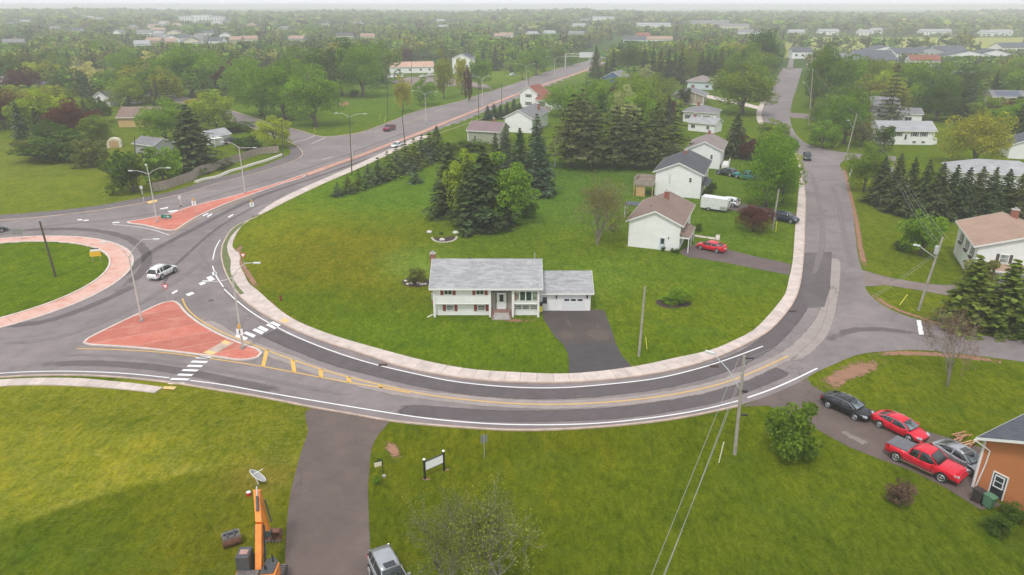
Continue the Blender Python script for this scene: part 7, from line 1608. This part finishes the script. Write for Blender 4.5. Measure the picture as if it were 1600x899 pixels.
# meadow bank strip between fence and wall reads as rough grass already
# highway gantry and route sign
b = at(883, 108); g2 = at(915, 116); r = empty('sign_gantry', (b.x, b.y, 0), math.atan2(g2.y - b.y, g2.x - b.x) * .0, 'pale steel sign gantry over the far highway seen from behind', 'gantry'); Wg = 14.5
mb = MB(); mb.tube([(0, 0, 0), (0, 0, 8.5)], .3, 8); mb.tube([(Wg, 0, 0), (Wg, 0, 8.5)], .3, 8); mb.build('post', M['lamp_pole'], r); mb = MB()
for z in (7.2, 8.8): mb.bar((0, 0, z), (Wg + .5, 0, z), .3, .3)
for k in range(8): mb.bar((k * Wg / 8, 0, 7.2 if k % 2 else 8.8), ((k + 1) * Wg / 8, 0, 8.8 if k % 2 else 7.2), .14, .14)
mb.build('truss', M['lamp_pole'], r); mb = MB(); mb.b2(8.3, -.3, 6.6, 17.2, -.16, 9.6); mb.build('sign_back', M['lamp_head'], r)
b = at(944, 100); r = empty('route_sign', (b.x, b.y, 0), 0, 'green highway sign with pale outline among the dark spruces', 'road sign'); mb = MB(); mb.tube([(0, 0, 0), (0, 0, 5)], .2, 6); mb.build('post', M['metal'], r); mb = MB(); mb.b2(-2.3, -.2, 4.2, 2.3, -.1, 8.0); f = mb.build('sign_face', M['sign_green'], r); mb = MB()
mb.bar((-1.0, -.24, 5.4), (.9, -.24, 6.4), .3, .05); mb.bar((-.2, -.24, 5.3), (1.1, -.24, 5.3), .3, .05); mb.bar((-2.3, -.22, 4.2), (2.3, -.22, 4.2), .16, .06); mb.bar((-2.3, -.22, 8), (2.3, -.22, 8), .16, .06); mb.build('sign_marking', M['sign_white'], f)
# satellite dish, spare bucket, red bucket, excavator
b = at(404, 757); r = empty('satellite_dish', (b.x, b.y, 0), R(-30), 'tilted grey satellite dish on a short stand in front of the excavator', 'satellite dish'); M['dish'] = simple('dish_grey', (.42, .41, .40), .5, .2, .1)
mb = MB(); vs = []; n = 24; ax_ = Vector((.35, .62, .72)).normalized(); u_ = ax_.cross(Vector((1, 0, 0))).normalized(); w_2 = ax_.cross(u_); c0 = Vector((0, 0, .8)); rings = [(.0, -.16), (.3, -.12), (.55, -.04), (.72, .05), (.75, .06), (.72, .02), (.0, -.22)]
for rad_, h_ in rings:
    for k in range(n): q = 2 * PI * k / n; vs.append(c0 + (u_ * math.cos(q) + w_2 * math.sin(q)) * rad_ + ax_ * h_)
fs = [(i * n + k, i * n + (k + 1) % n, (i + 1) * n + (k + 1) % n, (i + 1) * n + k) for i in range(len(rings) - 1) for k in range(n)]; mb.add(vs, fs); mb.build('reflector', M['dish'], r, smooth=True)
mb = MB(); mb.tube([c0 + (u_ * math.cos(2 * PI * k / 24) + w_2 * math.sin(2 * PI * k / 24)) * .75 + ax_ * .06 for k in range(25)], .025, 5, caps=False); mb.build('rim', M['sign_white'], r); mb = MB(); mb.tube([c0 - ax_ * .2, (0, 0, 0)], .05, 6); mb.tube([c0 - u_ * .6, c0 + ax_ * .7], .025, 5); mb.build('stand', M['sign_white'], r)
b = at(389, 775); r = empty('bucket', (b.x, b.y, 0), 0, 'small red and white bucket on the grass beside the excavator boom', 'bucket'); mb = MB(); mb.tube([(0, 0, 0), (0, 0, .35)], [.14, .18], 10); mb.build('bucket_body', M['sign_red'], r); mb = MB(); mb.tube([(0, 0, .34), (0, 0, .37)], .17, 10); mb.build('bucket_rim', M['sign_white'], r)
M['exc'] = simple('orange_machine_paint', (.80, .25, .03), .45, var=.1, coat=.2); M['exc_dark'] = simple('machine_dark_paint', (.07, .075, .08), .5, var=.15); M['rusty'] = simple('rusty_steel', (.20, .09, .055), .8, .3, .35, 5); M['steel_worn'] = simple('worn_steel', (.22, .19, .18), .5, .5, .25, 5); M['rubber_track'] = simple('steel_track', (.10, .09, .08), .8, .2, .2)
def bucket_mesh(root, name, wdt=1.1, rad=.5, mat='rusty', mat2='steel_worn'):
    mb = MB(); n = 9; pr = [(rad * math.cos(a), rad * math.sin(a)) for a in [R(-20) + R(215) * k / n for k in range(n + 1)]]; pi_ = [(p[0] * .9, p[1] * .9) for p in pr]
    o_ = len(pr); vs = [(x, p[0], p[1]) for x in (-wdt / 2, wdt / 2) for p in pr] + [(x, p[0], p[1]) for x in (-wdt / 2 + .04, wdt / 2 - .04) for p in pi_]
    fs = []
    for k in range(n): fs += [(k, k + 1, o_ + k + 1, o_ + k), (2 * o_ + k, 3 * o_ + k, 3 * o_ + k + 1, 2 * o_ + k + 1)]
    fs += [tuple(range(o_)), tuple(range(o_, 2 * o_))[::-1], (0, o_, 3 * o_, 2 * o_), (o_ - 1, 3 * o_ - 1, 4 * o_ - 1, 2 * o_ - 1)]
    mb.add(vs, fs[:-2]); b_ = mb.build(name, M[mat], root); mb = MB()
    for k in range(5): x = -wdt / 2 + .1 + k * (wdt - .2) / 4; mb.b2(x - .04, pr[0][0] - .02, pr[0][1] - .14, x + .04, pr[0][0] + .06, pr[0][1] + .02)
    mb.b2(-wdt / 2 - .03, pr[0][0] - .05, pr[0][1] - .02, wdt / 2 + .03, pr[0][0] + .04, pr[0][1] + .05); mb.build('teeth', M[mat2], b_); return b_
b = at(363, 850); r = empty('excavator_bucket', (b.x, b.y, .45), R(28), 'spare steel digging bucket lying on the grass left of the excavator cab', 'bucket'); bb = bucket_mesh(r, 'bucket_shell', 1.25, .5); bb.rotation_euler = (R(160), 0, 0); mb = MB(); mb.b2(-.3, -.35, .42, -.18, .35, .55); mb.b2(.18, -.35, .42, .3, .35, .55); mb.b2(-.5, -.06, .45, .5, .06, .58); mb.build('bracket', M['exc_dark'], r); mb = MB(); mb.b2(-.6, -.4, .3, .6, .4, .42); mb.build('back_plate', M['steel_worn'], r)
ex_ = empty('excavator', (-16.55, 36.75, 0), R(3), 'orange excavator with dark cab and raised boom at the bottom left', 'excavator')
for s in (-1, 1):
    mb = MB(); pr = [(1.75 + .38 * math.cos(a), .42 + .40 * math.sin(a)) for a in [R(-90 + 22.5 * k) for k in range(9)]] + [(-1.75 + .38 * math.cos(a), .42 + .40 * math.sin(a)) for a in [R(90 + 22.5 * k) for k in range(9)]]
    mb.extr([(p[0], p[1]) for p in pr], 'x', s * 1.15 - .25, s * 1.15 + .25); tk = mb.build('track', M['rubber_track'], ex_)
    for k in range(18): mb = MB(); y = -1.75 + k * .205; mb.b2(s * 1.15 - .27, y, .80, s * 1.15 + .27, y + .13, .86); mb.build('track_shoe', M['steel_worn'], tk)
mb = MB(); mb.tube([(0, 0, .6), (0, 0, 1.0)], .7, 16); mb.b2(-.9, -1.2, .4, .9, 1.2, .65); mb.build('undercarriage', M['exc_dark'], ex_)
mb = MB(); mb.prism([(-1.25, -1.9), (-.6, -2.2), (.6, -2.2), (1.25, -1.9), (1.3, .9), (.85, 1.35), (.45, 1.0), (.35, -.2), (-.3, -.2), (-.35, .3), (-1.25, .3)], 1.0, 1.85); mb.build('engine_body', M['exc'], ex_)
mb = MB(); mb.prism([(.30, -.15), (.42, 1.1), (.8, 1.4), (1.22, .95), (1.15, -.1)], 1.851, 1.95); mb.build('hood_cover', M['exc_dark'], ex_); mb = MB(); mb.b2(-1.2, -.5, 1.852, .2, .25, 1.9); mb.build('deck_plate', M['steel_worn'], ex_)
mb = MB(); mb.add([(-1.28, .25, 1.0), (-.42, .25, 1.0), (-.42, 1.75, 1.0), (-1.28, 1.75, 1.0), (-1.25, .3, 2.85), (-.45, .3, 2.85), (-.45, 1.35, 2.85), (-1.25, 1.35, 2.85)], [(0, 3, 2, 1), (4, 5, 6, 7), (0, 1, 5, 4), (1, 2, 6, 5), (2, 3, 7, 6), (3, 0, 4, 7)]); cb = mb.build('cab', M['exc_dark'], ex_)
mb = MB(); mb.quad((-1.18, 1.77, 1.15), (-.52, 1.77, 1.15), (-.54, 1.42, 2.7), (-1.16, 1.42, 2.7)); mb.quad((-1.29, .45, 1.7), (-1.29, 1.5, 1.7), (-1.275, 1.25, 2.65), (-1.275, .45, 2.65)); mb.build('pane', M['windscreen'], cb)
mb = MB(); mb.b2(-1.1, .62, 2.851, -.58, 1.05, 2.90); mb.build('roof_hatch', M['door_pink'] if 'door_pink' in M else simple('faded_hatch', (.42, .25, .22), .6), cb)
def boxarm(name, pts, mat, w0):
    mb = MB()
    for (a, b_, h0, h1_) in pts:
        a = Vector(a); b_ = Vector(b_); t_ = (b_ - a).normalized(); up = Vector((1, 0, 0)).cross(t_).normalized(); x = Vector((w0 / 2, 0, 0))
        vs = [a - x - up * h0, a + x - up * h0, a + x + up * h0, a - x + up * h0, b_ - x - up * h1_, b_ + x - up * h1_, b_ + x + up * h1_, b_ - x + up * h1_]; mb.add(vs, [(0, 3, 2, 1), (4, 5, 6, 7), (0, 1, 5, 4), (1, 2, 6, 5), (2, 3, 7, 6), (3, 0, 4, 7)])
    return mb.build(name, M[mat], ex_)
boxarm('boom', [((0.02, .7, 1.55), (-.10, 2.3, 3.9), .26, .30), ((-.10, 2.3, 3.9), (-.72, 4.4, 5.0), .30, .17)], 'exc', .40)
boxarm('stick', [((-.62, 4.35, 4.95), (-.50, 4.8, 1.3), .22, .13)], 'exc', .26)
mb = MB(); mb.tube([(-.28, 2.8, 4.55), (-.5, 3.7, 5.05)], .09, 8); mb.build('hydraulic_cylinder', M['exc_dark'], ex_); mb = MB(); mb.tube([(-.5, 3.7, 5.05), (-.72, 4.5, 5.25)], .05, 8); mb.build('piston_rod', M['chrome'], ex_)
for s in (-.28, .28): mb = MB(); mb.tube([(s, 1.2, 1.5), (s - .15, 2.4, 3.7)], .07, 8); mb.build('hydraulic_cylinder', M['exc_dark'], ex_)
mb = MB(); mb.tube([(.1, .9, 2.0), (.14, 1.7, 3.1), (.05, 2.4, 4.0)], .025, 5); mb.tube([(.22, .9, 1.9), (.3, 1.6, 2.8), (.12, 2.4, 3.9)], .02, 5); mb.build('hose', M['black'], ex_); mb = MB(); mb.tube([(-.3, 4.45, 4.2), (-.2, 4.9, 1.9)], .06, 6); mb.build('hydraulic_cylinder', M['steel_worn'], ex_)
bk = bucket_mesh(ex_, 'bucket', 1.15, .48, 'rusty'); bk.location = (-.30, 4.95, .75); bk.rotation_euler = (R(-75), 0, R(-4)); mb = MB(); mb.b2(-.62, 4.55, .9, -.25, 4.85, 1.35); mb.build('linkage', M['exc_dark'], ex_)
mb = MB(); mb.tube([(.9, .9, 1.9), (.9, .9, 2.5)], .05, 6); mb.tube([(.6, .2, 1.9), (.6, .2, 2.3)], .07, 6); mb.build('exhaust', M['black'], ex_)
o = MB().tube([(0, 0, 0), (.25, .05, .22), (.5, 0, .3)], [.28, .3, .2], 8).build('planter', M['amber'], None, loc=at(537, 164)); tag(o, 'orange planter on a patch of red soil in the park lawn', 'planter'); patch('bare_soil', ats([(531, 160), (542, 159), (547, 163), (538, 166), (530, 165)]), .02, M['soil'], 1)
# ---------------------------------------------------------------- haze: one closed box round the camera and the scene
HZ = 0.00045
mb = MB(); mb.b2(-5200, -650, -1.2, 5200, 5600, 39.0); hz = mb.build('haze', [], None); hz['kind'] = 'stuff'
m = bpy.data.materials.new('haze'); m.use_nodes = True; t = m.node_tree; t.nodes.clear()
out = t.nodes.new('ShaderNodeOutputMaterial'); pv = t.nodes.new('ShaderNodeVolumePrincipled')
pv.inputs['Color'].default_value = (.99, .992, 1.0, 1); pv.inputs['Density'].default_value = HZ; pv.inputs["Anisotropy"].default_value = 0.0
t.links.new(pv.outputs[0], out.inputs['Volume']); hz.data.materials.append(m)
